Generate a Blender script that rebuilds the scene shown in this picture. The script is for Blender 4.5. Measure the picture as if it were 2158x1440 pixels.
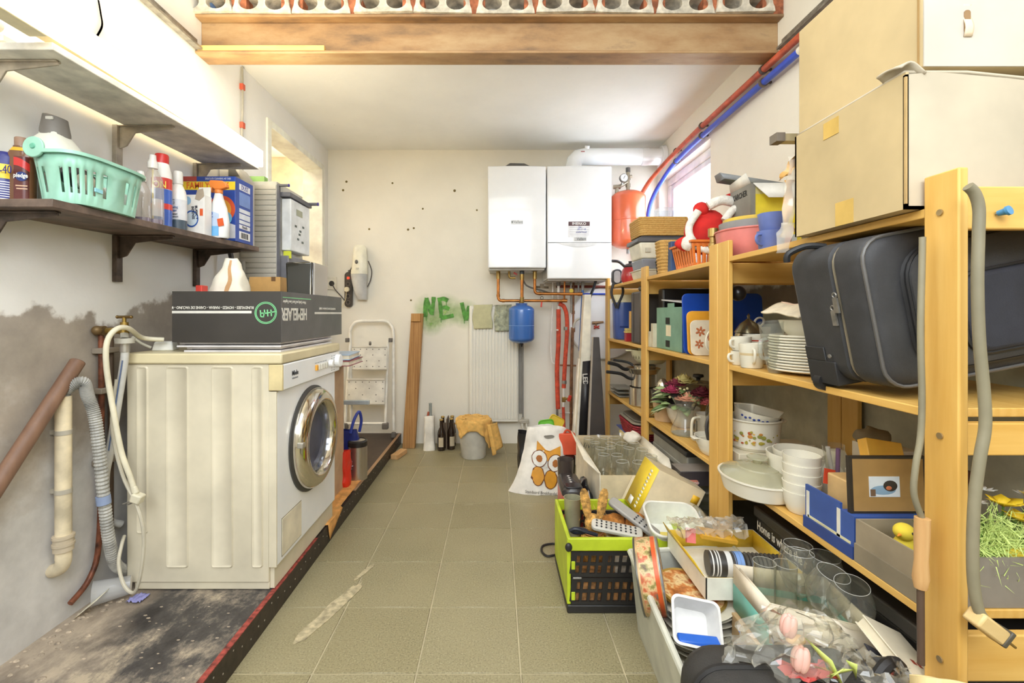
import bpy, math, random
from mathutils import Vector, Matrix, Euler, noise
random.seed(7)
for o in list(bpy.data.objects): bpy.data.objects.remove(o)
SC = bpy.context.scene
COL = SC.collection
# ---------------- camera (level, shifted) ----------------
F, CX, CY, HC = 976.0, 1046.0, 661.0, 1.08
cd = bpy.data.cameras.new('camera'); cam = bpy.data.objects.new('camera', cd); COL.objects.link(cam)
cd.sensor_fit = 'HORIZONTAL'; cd.sensor_width = 36; cd.lens = 36*F/2158
cd.shift_x = (1079-CX)/2158; cd.shift_y = -(720-CY)/2158
cd.clip_start = .02
cam.location = (0, 0, HC); cam.rotation_euler = (math.pi/2, 0, 0)
SC.camera = cam
# ---------------- world: plain overcast daylight ----------------
w = bpy.data.worlds.new('overcast_sky'); SC.world = w; w.use_nodes = True
bg = w.node_tree.nodes['Background']; bg.inputs[0].default_value = (.86, .93, 1, 1); bg.inputs[1].default_value = 9
# ---------------- added fill lights, out of view ----------------
def area(name, loc, rot, sx, sy, power, col):
    l = bpy.data.lights.new(name, 'AREA'); l.shape = 'RECTANGLE'; l.size = sx; l.size_y = sy
    l.energy = power; l.color = col
    o = bpy.data.objects.new(name, l); COL.objects.link(o); o.location = loc; o.rotation_euler = rot
    return o
area('ceiling_fill_light', (-.25, .35, 2.72), (0, 0, 0), 1.8, 1.1, 21, (.88, .94, 1))  # overhead fill light added above the frame, no fitting modelled
area('rear_fill_light', (0, -1.2, 2.45), (math.radians(58), 0, 0), 2.2, 1.2, 52, (.86, .93, 1))  # unseen fill light added behind the camera, aimed forward
vs = SC.view_settings; vs.view_transform = 'Standard'; vs.look = 'None'; vs.gamma = 1; vs.use_curve_mapping = False
vs.exposure = .66
try:
    SC.cycles.max_bounces = 7; SC.cycles.diffuse_bounces = 4; SC.cycles.transparent_max_bounces = 20
    SC.cycles.transmission_bounces = 3; SC.cycles.glossy_bounces = 3; SC.cycles.sample_clamp_indirect = 6
except Exception: pass

# ---------------- helpers ----------------
R = math.radians
def P(x, y, Y): return Vector(((x-CX)/F*Y, Y, HC-(y-CY)/F*Y))
def lin(c):
    c = c/255.
    return c/12.92 if c <= .04045 else ((c+.055)/1.055)**2.4
def rgb(c): return (lin(c[0]), lin(c[1]), lin(c[2]), 1)
MATS = {}
def newmat(name):
    m = bpy.data.materials.new(name); m.use_nodes = True
    nt = m.node_tree; b = nt.nodes['Principled BSDF']
    return m, nt, b
def N(nt, t, **k):
    n = nt.nodes.new(t)
    for a, v in k.items(): setattr(n, a, v)
    return n
def coords(nt, scale=(1, 1, 1), world=False):
    if world: s = N(nt, 'ShaderNodeNewGeometry').outputs['Position']
    else: s = N(nt, 'ShaderNodeTexCoord').outputs['Object']
    mp = N(nt, 'ShaderNodeMapping'); mp.inputs['Scale'].default_value = scale
    nt.links.new(s, mp.inputs[0]); return mp.outputs[0]
def noisef(nt, vec, scale, detail=4, rough=.55):
    n = N(nt, 'ShaderNodeTexNoise'); n.inputs['Scale'].default_value = scale
    n.inputs['Detail'].default_value = detail; n.inputs['Roughness'].default_value = rough
    nt.links.new(vec, n.inputs['Vector']); return n.outputs[0]
def ramp(nt, fac, stops):
    r = N(nt, 'ShaderNodeValToRGB'); e = r.color_ramp.elements
    while len(e) < len(stops): e.new(.5)
    for i, (p, c) in enumerate(stops): e[i].position = p; e[i].color = rgb(c) if len(c) == 3 else c
    nt.links.new(fac, r.inputs[0]); return r.outputs[0]
def mix(nt, fac, a, b, blend='MIX'):
    n = N(nt, 'ShaderNodeMix', data_type='RGBA', blend_type=blend)
    for s, v in ((n.inputs[0], fac), (n.inputs[6], a), (n.inputs[7], b)):
        if hasattr(v, 'links'): nt.links.new(v, s)
        else: s.default_value = v
    return n.outputs[2]
def bump(nt, b, h, strength=.2, dist=.01):
    n = N(nt, 'ShaderNodeBump'); n.inputs['Strength'].default_value = strength; n.inputs['Distance'].default_value = dist
    nt.links.new(h, n.inputs['Height']); nt.links.new(n.outputs[0], b.inputs['Normal'])
def mat(c, rough=.5, metal=0, var=.06, scale=9, bmp=0, bscale=60, coat=0, key=None):
    """plain coloured material with a slight procedural mottling"""
    k = key or (tuple(c), rough, metal, var, scale, bmp, coat)
    if k in MATS: return MATS[k]
    m, nt, b = newmat('surface_%d_%d_%d' % tuple(int(v) for v in c))
    v = coords(nt)
    f = noisef(nt, v, scale)
    lo = tuple(max(0, x*(1-var*1.6)) for x in c); hi = tuple(min(255, x*(1+var)) for x in c)
    nt.links.new(ramp(nt, f, [(.3, lo), (.7, hi)]), b.inputs['Base Color'])
    b.inputs['Roughness'].default_value = rough; b.inputs['Metallic'].default_value = metal
    if coat: b.inputs['Coat Weight'].default_value = coat
    if bmp: bump(nt, b, noisef(nt, v, bscale), bmp, .004)
    MATS[k] = m; return m
def glass(tint=(255, 255, 255), gloss=.06, alpha=.12, key=None):
    """thin clear glass or film: see-through with reflections and a faint body"""
    k = ('glass', tint, gloss, alpha)
    if k in MATS: return MATS[k]
    m = bpy.data.materials.new('clear_%d_%d_%d' % tint); m.use_nodes = True; nt = m.node_tree; nt.nodes.clear()
    out = N(nt, 'ShaderNodeOutputMaterial'); tr = N(nt, 'ShaderNodeBsdfTransparent'); gl = N(nt, 'ShaderNodeBsdfGlossy')
    df = N(nt, 'ShaderNodeBsdfDiffuse'); df.inputs[0].default_value = rgb(tint)
    tr.inputs[0].default_value = rgb(tint); gl.inputs['Roughness'].default_value = gloss
    lw = N(nt, 'ShaderNodeLayerWeight'); lw.inputs[0].default_value = .5
    pw = N(nt, 'ShaderNodeMath', operation='POWER'); nt.links.new(lw.outputs['Facing'], pw.inputs[0]); pw.inputs[1].default_value = 3.2
    fr = N(nt, 'ShaderNodeMath', operation='MULTIPLY_ADD'); nt.links.new(pw.outputs[0], fr.inputs[0]); fr.inputs[1].default_value = .7; fr.inputs[2].default_value = .05
    m1 = N(nt, 'ShaderNodeMixShader'); m2 = N(nt, 'ShaderNodeMixShader'); m1.inputs[0].default_value = alpha
    nt.links.new(tr.outputs[0], m1.inputs[1]); nt.links.new(df.outputs[0], m1.inputs[2])
    nt.links.new(fr.outputs[0], m2.inputs[0]); nt.links.new(m1.outputs[0], m2.inputs[1]); nt.links.new(gl.outputs[0], m2.inputs[2])
    nt.links.new(m2.outputs[0], out.inputs[0]); MATS[k] = m; return m
def emis(c, s):
    k = ('emis', c, s)
    if k in MATS: return MATS[k]
    m, nt, b = newmat('lit_diffuser'); b.inputs['Base Color'].default_value = rgb(c)
    b.inputs['Emission Color'].default_value = rgb(c); b.inputs['Emission Strength'].default_value = s
    MATS[k] = m; return m
def wood(c1, c2, axis='Z', rough=.45, sc=1.0, key=None):
    k = ('wood', c1, c2, axis, sc)
    if k in MATS: return MATS[k]
    m, nt, b = newmat('wood_grain')
    s = {'X': (1.2, 14, 14), 'Y': (14, 1.2, 14), 'Z': (14, 14, 1.2)}[axis]
    v = coords(nt, tuple(q*sc for q in s), world=True)
    f = noisef(nt, v, 2.2, 5, .6)
    wv = N(nt, 'ShaderNodeTexWave'); wv.inputs['Scale'].default_value = 1.1; wv.inputs['Distortion'].default_value = 5
    wv.inputs['Detail'].default_value = 2; nt.links.new(v, wv.inputs[0])
    mid = tuple((a+q)/2 for a, q in zip(c1, c2))
    col = ramp(nt, f, [(.3, c1), (.5, mid), (.72, c2)])
    col = mix(nt, .25, col, ramp(nt, wv.outputs[1], [(.2, c1), (.9, c2)]))
    nt.links.new(col, b.inputs['Base Color']); b.inputs['Roughness'].default_value = rough
    bump(nt, b, f, .08, .003)
    MATS[k] = m; return m

class B:
    """collects shapes into one mesh"""
    def __init__(s, T=None): s.v = []; s.f = []; s.T = T or Matrix()
    def add(s, vs, fs):
        n = len(s.v); s.v += [s.T @ Vector(p) for p in vs]; s.f += [[i+n for i in f] for f in fs]; return s
    def bx(s, x0, x1, y0, y1, z0, z1):
        return s.add([(x, y, z) for z in (z0, z1) for y in (y0, y1) for x in (x0, x1)],
                     [(0, 2, 3, 1), (4, 5, 7, 6), (0, 1, 5, 4), (2, 6, 7, 3), (0, 4, 6, 2), (1, 3, 7, 5)])
    def box(s, c, d, rot=(0, 0, 0)):
        M = Matrix.Translation(c) @ Euler(rot).to_matrix().to_4x4(); t = s.T; s.T = t @ M
        s.bx(-d[0]/2, d[0]/2, -d[1]/2, d[1]/2, -d[2]/2, d[2]/2); s.T = t; return s
    def taper(s, c, d0, d1, h, n=None):
        x, y, z = c; v = []
        for (a, q, zz) in ((d0[0]/2, d0[1]/2, z), (d1[0]/2, d1[1]/2, z+h)):
            v += [(x-a, y-q, zz), (x+a, y-q, zz), (x+a, y+q, zz), (x-a, y+q, zz)]
        return s.add(v, [(3, 2, 1, 0), (4, 5, 6, 7), (0, 1, 5, 4), (1, 2, 6, 5), (2, 3, 7, 6), (3, 0, 4, 7)])
    def frame(s, d):
        d = Vector(d).normalized(); u = Vector((0, 0, 1)) if abs(d.z) < .9 else Vector((1, 0, 0))
        a = d.cross(u).normalized(); return a, d.cross(a)
    def cyl(s, p0, p1, r0, r1=None, n=16, caps=True):
        p0 = Vector(p0); p1 = Vector(p1); r1 = r0 if r1 is None else r1; a, q = s.frame(p1-p0); v = []
        for p, r in ((p0, r0), (p1, r1)):
            v += [p+(a*math.cos(2*math.pi*i/n)+q*math.sin(2*math.pi*i/n))*r for i in range(n)]
        f = [(i, (i+1) % n, n+(i+1) % n, n+i) for i in range(n)]
        if caps: f += [tuple(range(n))[::-1], tuple(range(n, 2*n))]
        return s.add(v, f)
    def tube(s, pts, r, n=8, caps=True, smooth=0, rr=None):
        pts = [Vector(p) for p in pts]
        if smooth: pts = spline(pts, smooth)
        v = []; f = []; m = len(pts); a = None
        for i, p in enumerate(pts):
            d = (pts[min(i+1, m-1)]-pts[max(i-1, 0)]).normalized()
            if a is None: a, _ = s.frame(d)
            a = (a-d*a.dot(d)).normalized(); q = d.cross(a); ri = rr[i*(len(rr)-1)//max(1, m-1)] if rr else r
            v += [p+(a*math.cos(2*math.pi*k/n)+q*math.sin(2*math.pi*k/n))*ri for k in range(n)]
        for i in range(m-1):
            f += [(i*n+k, i*n+(k+1) % n, (i+1)*n+(k+1) % n, (i+1)*n+k) for k in range(n)]
        if caps: f += [tuple(range(n))[::-1], tuple(range((m-1)*n, m*n))]
        return s.add(v, f)
    def lathe(s, prof, n=24, c=(0, 0, 0), sx=1, sy=1):
        v = []; f = []; c = Vector(c); idx = []
        for r, z in prof:
            if r < 1e-6: idx.append([len(v)]); v.append(c+Vector((0, 0, z)))
            else:
                idx.append(list(range(len(v), len(v)+n)))
                v += [c+Vector((r*sx*math.cos(2*math.pi*k/n), r*sy*math.sin(2*math.pi*k/n), z)) for k in range(n)]
        for A, Q in zip(idx, idx[1:]):
            for k in range(n):
                k2 = (k+1) % n
                if len(A) == 1 and len(Q) == 1: break
                if len(A) == 1: f.append((A[0], Q[k2], Q[k])[::-1] if 0 else (A[0], Q[k2], Q[k]))
                elif len(Q) == 1: f.append((A[k], A[k2], Q[0]))
                else: f.append((A[k], A[k2], Q[k2], Q[k]))
        return s.add(v, f)
    def prism(s, poly, h, org=(0, 0, 0), u=(1, 0, 0), w=(0, 0, 1)):
        """polygon in the plane (u, w) pushed along u x w by h"""
        o = Vector(org); u = Vector(u); w = Vector(w); d = u.cross(w).normalized()*h; n = len(poly)
        a = [o+u*p[0]+w*p[1] for p in poly]
        return s.add(a+[p+d for p in a], [tuple(range(n))[::-1], tuple(range(n, 2*n))] + [(i, (i+1) % n, n+(i+1) % n, n+i) for i in range(n)])
    def sph(s, c, r, nu=16, nv=10):
        r = (r, r, r) if not hasattr(r, '__len__') else r
        pr = [(math.sin(math.pi*i/nv), -math.cos(math.pi*i/nv)) for i in range(nv+1)]
        t = s.T; s.T = t @ Matrix.Translation(c) @ Matrix.Diagonal((*r, 1)); s.lathe([(a if a > 1e-5 else 0, z) for a, z in pr], nu); s.T = t; return s
    def ring(s, c, axis, r, t, n=24, m=8):
        c = Vector(c); a, q = s.frame(axis)
        pts = [c+(a*math.cos(2*math.pi*i/n)+q*math.sin(2*math.pi*i/n))*r for i in range(n+1)]
        return s.tube(pts, t, m, caps=False)
    def grid(s, fn, nu, nv):
        v = [fn(i/nu, j/nv) for j in range(nv+1) for i in range(nu+1)]
        return s.add(v, [(j*(nu+1)+i, j*(nu+1)+i+1, (j+1)*(nu+1)+i+1, (j+1)*(nu+1)+i) for j in range(nv) for i in range(nu)])
    def loft(s, rings, close=True):
        n = len(rings[0]); v = [p for r in rings for p in r]; f = []
        for j in range(len(rings)-1):
            f += [(j*n+i, j*n+(i+1) % n, (j+1)*n+(i+1) % n, (j+1)*n+i) for i in range(n)]
        if close: f += [tuple(range(n))[::-1], tuple(range((len(rings)-1)*n, len(rings)*n))]
        return s.add(v, f)
def spline(pts, k):
    out = []; n = len(pts)
    for i in range(n-1):
        a, b, c, d = pts[max(i-1, 0)], pts[i], pts[i+1], pts[min(i+2, n-1)]
        for j in range(k):
            t = j/k
            out.append(.5*((2*b)+(c-a)*t+(2*a-5*b+4*c-d)*t*t+(3*b-a-3*c+d)*t**3))
    out.append(pts[-1]); return out
def rrect(w, h, r, k=4, cx=0, cy=0):
    out = []
    for sx, sy, a0 in ((1, 1, 0), (-1, 1, 90), (-1, -1, 180), (1, -1, 270)):
        for i in range(k+1):
            a = R(a0+90*i/k); out.append((cx+sx*(w/2-r)+r*math.cos(a), cy+sy*(h/2-r)+r*math.sin(a)))
    return out
def obj(name, b, m, parent=None, bevel=0, seg=2, solid=0, angle=38, subd=0):
    me = bpy.data.meshes.new(name); me.from_pydata([tuple(p) for p in b.v], [], b.f); me.validate(); me.update()
    import bmesh
    bm = bmesh.new(); bm.from_mesh(me); bmesh.ops.recalc_face_normals(bm, faces=bm.faces); bm.to_mesh(me); bm.free()
    me.shade_smooth(); me.set_sharp_from_angle(angle=R(angle))
    me.materials.append(m)
    o = bpy.data.objects.new(name, me); COL.objects.link(o)
    if parent: o.parent = parent
    if solid:
        q = o.modifiers.new('thickness', 'SOLIDIFY'); q.thickness = solid; q.offset = 0
    if bevel:
        q = o.modifiers.new('edges', 'BEVEL'); q.width = bevel; q.segments = seg; q.limit_method = 'ANGLE'; q.angle_limit = R(40); q.harden_normals = False
    if subd:
        q = o.modifiers.new('smooth', 'SUBSURF'); q.levels = subd; q.render_levels = subd
    return o
def tag(o, label, cat, group=None):
    o['label'] = label; o['category'] = cat
    if group: o['group'] = group
    return o
def thing(name, label, cat, loc=(0, 0, 0), rz=0, group=None, rot=None):
    o = bpy.data.objects.new(name, None); COL.objects.link(o); o.empty_display_size = .05
    o.location = loc; o.rotation_euler = rot or (0, 0, R(rz))
    return tag(o, label, cat, group)
ORD = ['lowest', 'second', 'third', 'fourth', 'fifth', 'sixth', 'seventh', 'eighth', 'ninth', 'tenth', 'eleventh', 'twelfth', 'thirteenth']
def nth(k, n): return 'lowest' if k == 0 else 'topmost' if k == n-1 else ORD[k]+' from the bottom'
def struct(o, label=None):
    o['kind'] = 'structure'
    if label: o['label'] = label
    return o
def copy_tree(o, parent=None):
    c = o.copy(); COL.objects.link(c)
    if parent: c.parent = parent
    for ch in list(o.children): copy_tree(ch, c)
    return c
TEXTS = []
def text(body, size, loc, rot, m, parent, name='lettering', sx=1, align='CENTER', ext=.0004, shear=0, bold=0):
    cu = bpy.data.curves.new(name, 'FONT'); cu.body = body; cu.size = size; cu.align_x = align; cu.align_y = 'CENTER'
    cu.extrude = ext; cu.shear = shear; cu.resolution_u = 2; cu.offset = bold
    o = bpy.data.objects.new(name+'_curve', cu); COL.objects.link(o)
    TEXTS.append((o, name, loc, rot, m, parent, sx)); return o
def finish_texts():
    dg = bpy.context.evaluated_depsgraph_get(); dg.update()
    for o, name, loc, rot, m, parent, sx in TEXTS:
        me = bpy.data.meshes.new_from_object(o.evaluated_get(dg)); me.materials.clear(); me.materials.append(m)
        n = bpy.data.objects.new(name, me); COL.objects.link(n); n.parent = parent
        n.location = loc; n.rotation_euler = rot; n.scale = (sx, 1, 1)
        cu = o.data; bpy.data.objects.remove(o); bpy.data.curves.remove(cu)
# text rotations: facing -Y (towards the camera), +X, -X
FY = (R(90), 0, 0); FXP = (R(90), 0, R(90)); FXM = (R(90), 0, R(-90))
def quad(b, x0, x1, z0, z1, y): return b.add([(x0, y, z0), (x1, y, z0), (x1, y, z1), (x0, y, z1)], [(0, 1, 2, 3)])
def wob(p, s, a): return noise.noise_vector(Vector(p)*s)*a
# ================= THE ROOM =================
XL, XR, YB, ZC = -1.40, 1.336, 3.85, 2.44
YF = -2.2   # the room goes on behind the camera
def plaster(name, base, low, zb, amp, band=None, lowz=None, low2=None, cool=None):
    m, nt, b = newmat(name)
    v = coords(nt, world=True)
    n1 = noisef(nt, v, 2.1, 6, .6); n2 = noisef(nt, v, 9, 5, .6)
    sep = N(nt, 'ShaderNodeSeparateXYZ'); nt.links.new(v, sep.inputs[0])
    def mth(op, a, c):
        q = N(nt, 'ShaderNodeMath', operation=op)
        for s, x in ((q.inputs[0], a), (q.inputs[1], c)):
            if hasattr(x, 'links'): nt.links.new(x, s)
            else: s.default_value = x
        return q.outputs[0]
    col = ramp(nt, n1, [(.3, tuple(x*.965 for x in base)), (.65, base)])
    spk = ramp(nt, noisef(nt, v, 26, 3, .5), [(.18, (150, 140, 115)), (.235, (255, 255, 255))])
    col = mix(nt, .55, col, spk, 'MULTIPLY')
    if low:
        wig = mth('ADD', mth('MULTIPLY', mth('SUBTRACT', n1, .5), amp), mth('MULTIPLY', mth('SUBTRACT', n2, .5), amp*.55))
        z = mth('ADD', sep.outputs[2], wig)
        lowc = ramp(nt, n2, [(.3, tuple(x*.86 for x in low)), (.7, low)])
        if low2:
            f2 = ramp(nt, mth('ADD', mth('MULTIPLY', mth('SUBTRACT', n1, .5), 1.5), sep.outputs[2]), [(lowz-.12, (1, 1, 1, 1)), (lowz+.12, (0, 0, 0, 1))])
            lowc = mix(nt, f2, lowc, ramp(nt, n2, [(.3, tuple(x*.88 for x in low2)), (.7, low2)]))
        if band:
            fb = ramp(nt, mth('MULTIPLY', mth('ADD', sep.outputs[2], mth('MULTIPLY', mth('SUBTRACT', n1, .5), .06)), .5), [(band[0]/2-.006, (0, 0, 0, 1)), (band[0]/2+.006, (1, 1, 1, 1))])
            lowc = mix(nt, fb, lowc, ramp(nt, n2, [(.3, tuple(x*.85 for x in band[1])), (.7, band[1])]))
        s = mth('MULTIPLY', z, .5)
        fac = ramp(nt, s, [(zb/2-.006, (1, 1, 1, 1)), (zb/2+.006, (0, 0, 0, 1))])
        col = mix(nt, fac, col, lowc)
    nt.links.new(col, b.inputs['Base Color']); b.inputs['Roughness'].default_value = .85
    bump(nt, b, n2, .25, .01)
    return m
m_left = plaster('left_wall_plaster', (243, 240, 234), (184, 172, 158), 1.10, .34, None, .62, (222, 218, 214))
m_right = plaster('right_wall_plaster', (243, 238, 226), (204, 202, 178), 1.215, .16, (1.10, (150, 136, 114)))
m_back = plaster('back_wall_plaster', (244, 238, 224), None, 0, 0)
m_ceil = plaster('ceiling_paint', (244, 242, 236), None, 0, 0)
m_corr = mat((240, 222, 188), .8)
def wall(name, m, boxes, label):
    b = B()
    for q in boxes: b.bx(*q)
    return struct(obj(name, b, m), label)
D0, D1, DZ = 2.86, 3.70, 2.235
wall('wall_left', m_left, [(XL-.14, XL, YF, D0, -.05, 2.85), (XL-.14, XL, D1, YB+.12, -.05, 2.85), (XL-.14, XL, D0, D1, DZ, 2.85)], 'whitewashed left wall, bare grey render below shoulder height')
W0, W1, WZ0, WZ1 = 2.89, 3.80, 1.42, 2.175
wall('wall_right', m_right, [(XR, XR+.16, YF, W0, -.05, 2.85), (XR, XR+.16, W1, YB+.12, -.05, 2.85), (XR, XR+.16, W0, W1, -.05, WZ0), (XR, XR+.16, W0, W1, WZ1, 2.85)], 'cream right wall with bare render behind the shelving')
wall('wall_back', m_back, [(XL-.14, XR+.16, YB, YB+.12, -.05, 2.85)], 'cream painted back wall with boilers')
wall('wall_rear', m_back, [(XL-.14, XR+.16, YF-.12, YF, -.05, 2.85)], None)
wall('wall_corridor', m_corr, [(-2.5, -2.42, 2.4, 4.3, -.05, 2.6), (-2.5, XL-.14, 4.2, 4.3, -.05, 2.6), (-2.5, XL-.14, 2.4, 2.5, -.05, 2.6), (-2.5, XL-.14, 2.4, 4.3, 2.5, 2.6), (-2.5, XL-.14, 2.4, 4.3, -.05, .085)], 'beige wall seen through the doorway')
area('corridor_fill_light', (-1.98, 3.3, 2.45), (0, 0, 0), .4, .4, 5, (1, .90, .74))  # added fill light to brighten the corridor, no lamp in view
ceil = wall('ceiling', m_ceil, [(XL-.14, XR+.16, 2.26, YB+.12, ZC, ZC+.1)], 'white low ceiling beyond the steel beam')
wall('ceiling_front', m_ceil, [(XL-.14, XR+.16, YF-.12, 2.24, 2.80, 2.9), (XL-.14, XR+.16, 2.24, 2.30, 2.44, 2.9)], None)
# concrete hollow blocks whose ends rest on the steel beam
m_conc = mat((206, 198, 182), .95, 0, .14, 22, .8, 90)
def block_mesh():
    b = B(); y0, y1, h, n = 0, .10, .2, 24
    for cxx in (-.066, .066):
        hw = .066; r = .046; zc = .046
        def sq(a):
            c, s = math.cos(a), math.sin(a); k = 1/max(abs(c), abs(s)); x, z = c*k*hw, s*k
            z = zc+z*(zc if z < 0 else h-zc)
            return (cxx+x, z)
        out = []; inn = []
        for i in range(n):
            a = 2*math.pi*i/n+math.pi/4; x, z = sq(a)
            x = x*(1-.22*max(0, z/h)) * (1.03 if z < .02 else 1)
            out.append((x, y0, z)); inn.append((cxx*.93+r*math.cos(a), y0, zc+.034*math.sin(a)))
        back = [(p[0], y1, p[2]) for p in inn]
        o2 = [(p[0], y1, p[2]) for p in out]
        v = out+inn+back+o2
        f = [(i, (i+1) % n, n+(i+1) % n, n+i) for i in range(n)]+[(n+i, n+(i+1) % n, 2*n+(i+1) % n, 2*n+i) for i in range(n)]
        f += [(3*n+i, 3*n+(i+1) % n, (i+1) % n, i) for i in range(n)]+[tuple(range(2*n, 3*n))]
        b.add(v, f)
    return b
bl = block_mesh()
b0 = obj('hollow_block', bl, m_conc, ceil)
for i, px in enumerate((436, 557, 680, 811, 934, 1065, 1190, 1313, 1441, 1564)):
    o = b0 if i == 0 else b0.copy()
    if i: COL.objects.link(o)
    o.location = ((px-CX)/450, 2.135+.006*(i % 3), 2.474); o.rotation_euler = (0, R((-1, 1.2, 0)[i % 3]), 0)
m_brick = mat((172, 104, 72), .9, 0, .2, 30)
for i, px in enumerate((500, 618, 744, 872, 1000, 1127, 1251, 1377, 1502, 1626)):
    bb = B().box(((px-CX)/450, 2.185, 2.57), (.10, .06, .19)); obj('brick_infill', bb, m_brick, ceil)
tag(obj('blue_conduit', B().cyl((-1.385, 2.06, 2.60), (-1.335, 2.24, 2.50), .019, n=14), mat((110, 140, 186), .4)), 'short blue pipe poking out above the left end of the beam', 'pipe')
# steel I-beam
m_steel, nt, bs = newmat('rusty_steel')
v = coords(nt, (1, 3, 3), world=True); f = noisef(nt, v, 2.4, 6, .65)
nt.links.new(ramp(nt, f, [(.28, (120, 96, 74)), (.45, (168, 132, 92)), (.6, (184, 154, 114)), (.75, (132, 106, 84))]), bs.inputs['Base Color'])
bs.inputs['Roughness'].default_value = .55; bs.inputs['Metallic'].default_value = .15; bump(nt, bs, f, .15, .01)
b = B(); b.bx(XL, XR, 2.15, 2.255, 2.29, 2.303); b.bx(XL, XR, 2.15, 2.255, 2.46, 2.473); b.bx(XL, XR, 2.197, 2.207, 2.303, 2.46)
struct(obj('ceiling_beam', b, m_steel, bevel=.003), 'rusty brown steel beam crossing the room under the ceiling')
b = B().bx(XL+.01, XL+.60, 2.152, 2.175, 2.3035, 2.328)
tag(obj('wooden_batten', b, wood((226, 178, 90), (240, 204, 128), 'X'), bevel=.002), 'thin pale wooden batten lying on the flange of the steel beam', 'batten')
m_galv = mat((150, 146, 138), .45, .6, .12, 30)
for nm, x, lab in (('trim_1', XL+.006, 'grey steel strip high on the left wall'), ('trim_2', XR-.006, 'grey steel strip high on the right wall')):
    b = B().bx(x-.006, x+.006, YF, 2.15, 2.315, 2.352).bx(x-(0 if x < 0 else .03), x+(.03 if x < 0 else 0), YF, 2.15, 2.305, 2.315)
    struct(obj(nm, b, m_galv), lab)
# ---- floor: terrazzo tiles ----
m_tile, nt, bs = newmat('terrazzo_tile')
v = coords(nt, world=True)
f = noisef(nt, v, 190, 2, .6); g = noisef(nt, v, 2.2, 4)
oi = N(nt, 'ShaderNodeObjectInfo')
base = ramp(nt, f, [(.33, (108, 100, 72)), (.45, (146, 136, 102)), (.6, (156, 146, 112)), (.72, (184, 174, 142))])
base = mix(nt, ramp(nt, g, [(.35, (0, 0, 0, 1)), (.75, (.5, .5, .5, 1))]), base, rgb((172, 160, 124)))
base = mix(nt, .10, base, ramp(nt, oi.outputs['Random'], [(0, (120, 112, 80)), (1, (190, 184, 160))]))
dn = noisef(nt, coords(nt, (1.6, 4.0, 1), world=True), 1.5, 6, .7)
base = mix(nt, ramp(nt, dn, [(.66, (0, 0, 0, 1)), (.74, (.5, .5, .5, 1))]), base, rgb((206, 196, 168)))
nt.links.new(base, bs.inputs['Base Color']); bs.inputs['Roughness'].default_value = .42
m_joint = mat((190, 178, 146), .9)
fl = struct(obj('floor', B().bx(XL-.1, XR+.1, YF, YB+.1, -.05, -.003), m_joint), 'olive terrazzo tile floor')
TS = .3125; tm = None
for i in range(-3, 5):
    for j in range(0, 11):
        x0, y0 = .073+TS*i, 1.389-TS*2+TS*j
        if y0 < .7: continue
        wx = min(x0+TS, XR)-max(x0, -.80); 
        if wx <= .02: continue
        xa, xb = max(x0, -.80), min(x0+TS, XR); ya, yb = y0, min(y0+TS, YB)
        if abs(wx-TS) < 1e-4 and yb-ya > TS-1e-4:
            if tm is None:
                o = obj('floor_tile', B().bx(.0025, TS-.0025, .0025, TS-.0025, -.012, 0), m_tile, fl, bevel=.0015, seg=1); tm = o
            else: o = tm.copy(); COL.objects.link(o)
            o.location = (x0, y0, 0)
        else:
            obj('floor_tile', B().bx(xa+.0025, xb-.0025, ya+.0025, yb-.0025, -.012, 0), m_tile, fl, bevel=.0015, seg=1)
obj('floor_tile', B().bx(-.8, XR, YF, .76, -.012, 0), m_tile, fl)
poly = []
for k in range(28):
    a = 2*math.pi*k/28; r = 1+.35*noise.noise(Vector((math.cos(a)*2.2, math.sin(a)*2.2, 1)))
    poly.append((-.60+.028*r*math.cos(a)+.058*r*math.sin(a), 1.68+.17*r*math.sin(a)))
obj('dried_plaster_splash', B().prism(poly, .0025, (0, 0, .0005), (1, 0, 0), (0, 1, 0)).prism([(-.55+.4*(p[0]+.6), 1.93+.35*(p[1]-1.68)) for p in poly], .0025, (0, 0, .0005), (1, 0, 0), (0, 1, 0)), mat((190, 176, 142), .95, 0, .14, 40), fl)
# ---- raised platform along the left wall ----
m_deck, nt, bs = newmat('dirty_black_board')
v = coords(nt, (1.5, 1.0, 1), world=True); f = noisef(nt, v, 3.6, 9, .74); g = noisef(nt, coords(nt, world=True), 1.6, 4)
sep = N(nt, 'ShaderNodeSeparateXYZ'); nt.links.new(N(nt, 'ShaderNodeNewGeometry').outputs['Position'], sep.inputs[0])
dirty = ramp(nt, f, [(.34, (44, 40, 40)), (.47, (74, 70, 68)), (.54, (128, 118, 106)), (.62, (186, 170, 146))])
dust = ramp(nt, f, [(.3, (120, 106, 92)), (.6, (186, 170, 150))])
def mth(op, a, c):
    q = N(nt, 'ShaderNodeMath', operation=op)
    for s, x in ((q.inputs[0], a), (q.inputs[1], c)):
        if hasattr(x, 'links'): nt.links.new(x, s)
        else: s.default_value = x
    return q.outputs[0]
e = mth('ADD', mth('MULTIPLY', mth('ADD', sep.outputs[0], 1.4), 1.2), mth('MULTIPLY', mth('SUBTRACT', g, .5), .9))
dirty = mix(nt, ramp(nt, e, [(.10, (1, 1, 1, 1)), (.26, (0, 0, 0, 1))]), dirty, dust)
clean = ramp(nt, f, [(.3, (58, 46, 38)), (.7, (84, 68, 56))])
fr = ramp(nt, mth('MULTIPLY', sep.outputs[1], .25), [(.575, (0, 0, 0, 1)), (.62, (1, 1, 1, 1))])
nt.links.new(mix(nt, fr, dirty, clean), bs.inputs['Base Color']); bs.inputs['Roughness'].default_value = .5
bump(nt, bs, f, .4, .01)
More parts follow.
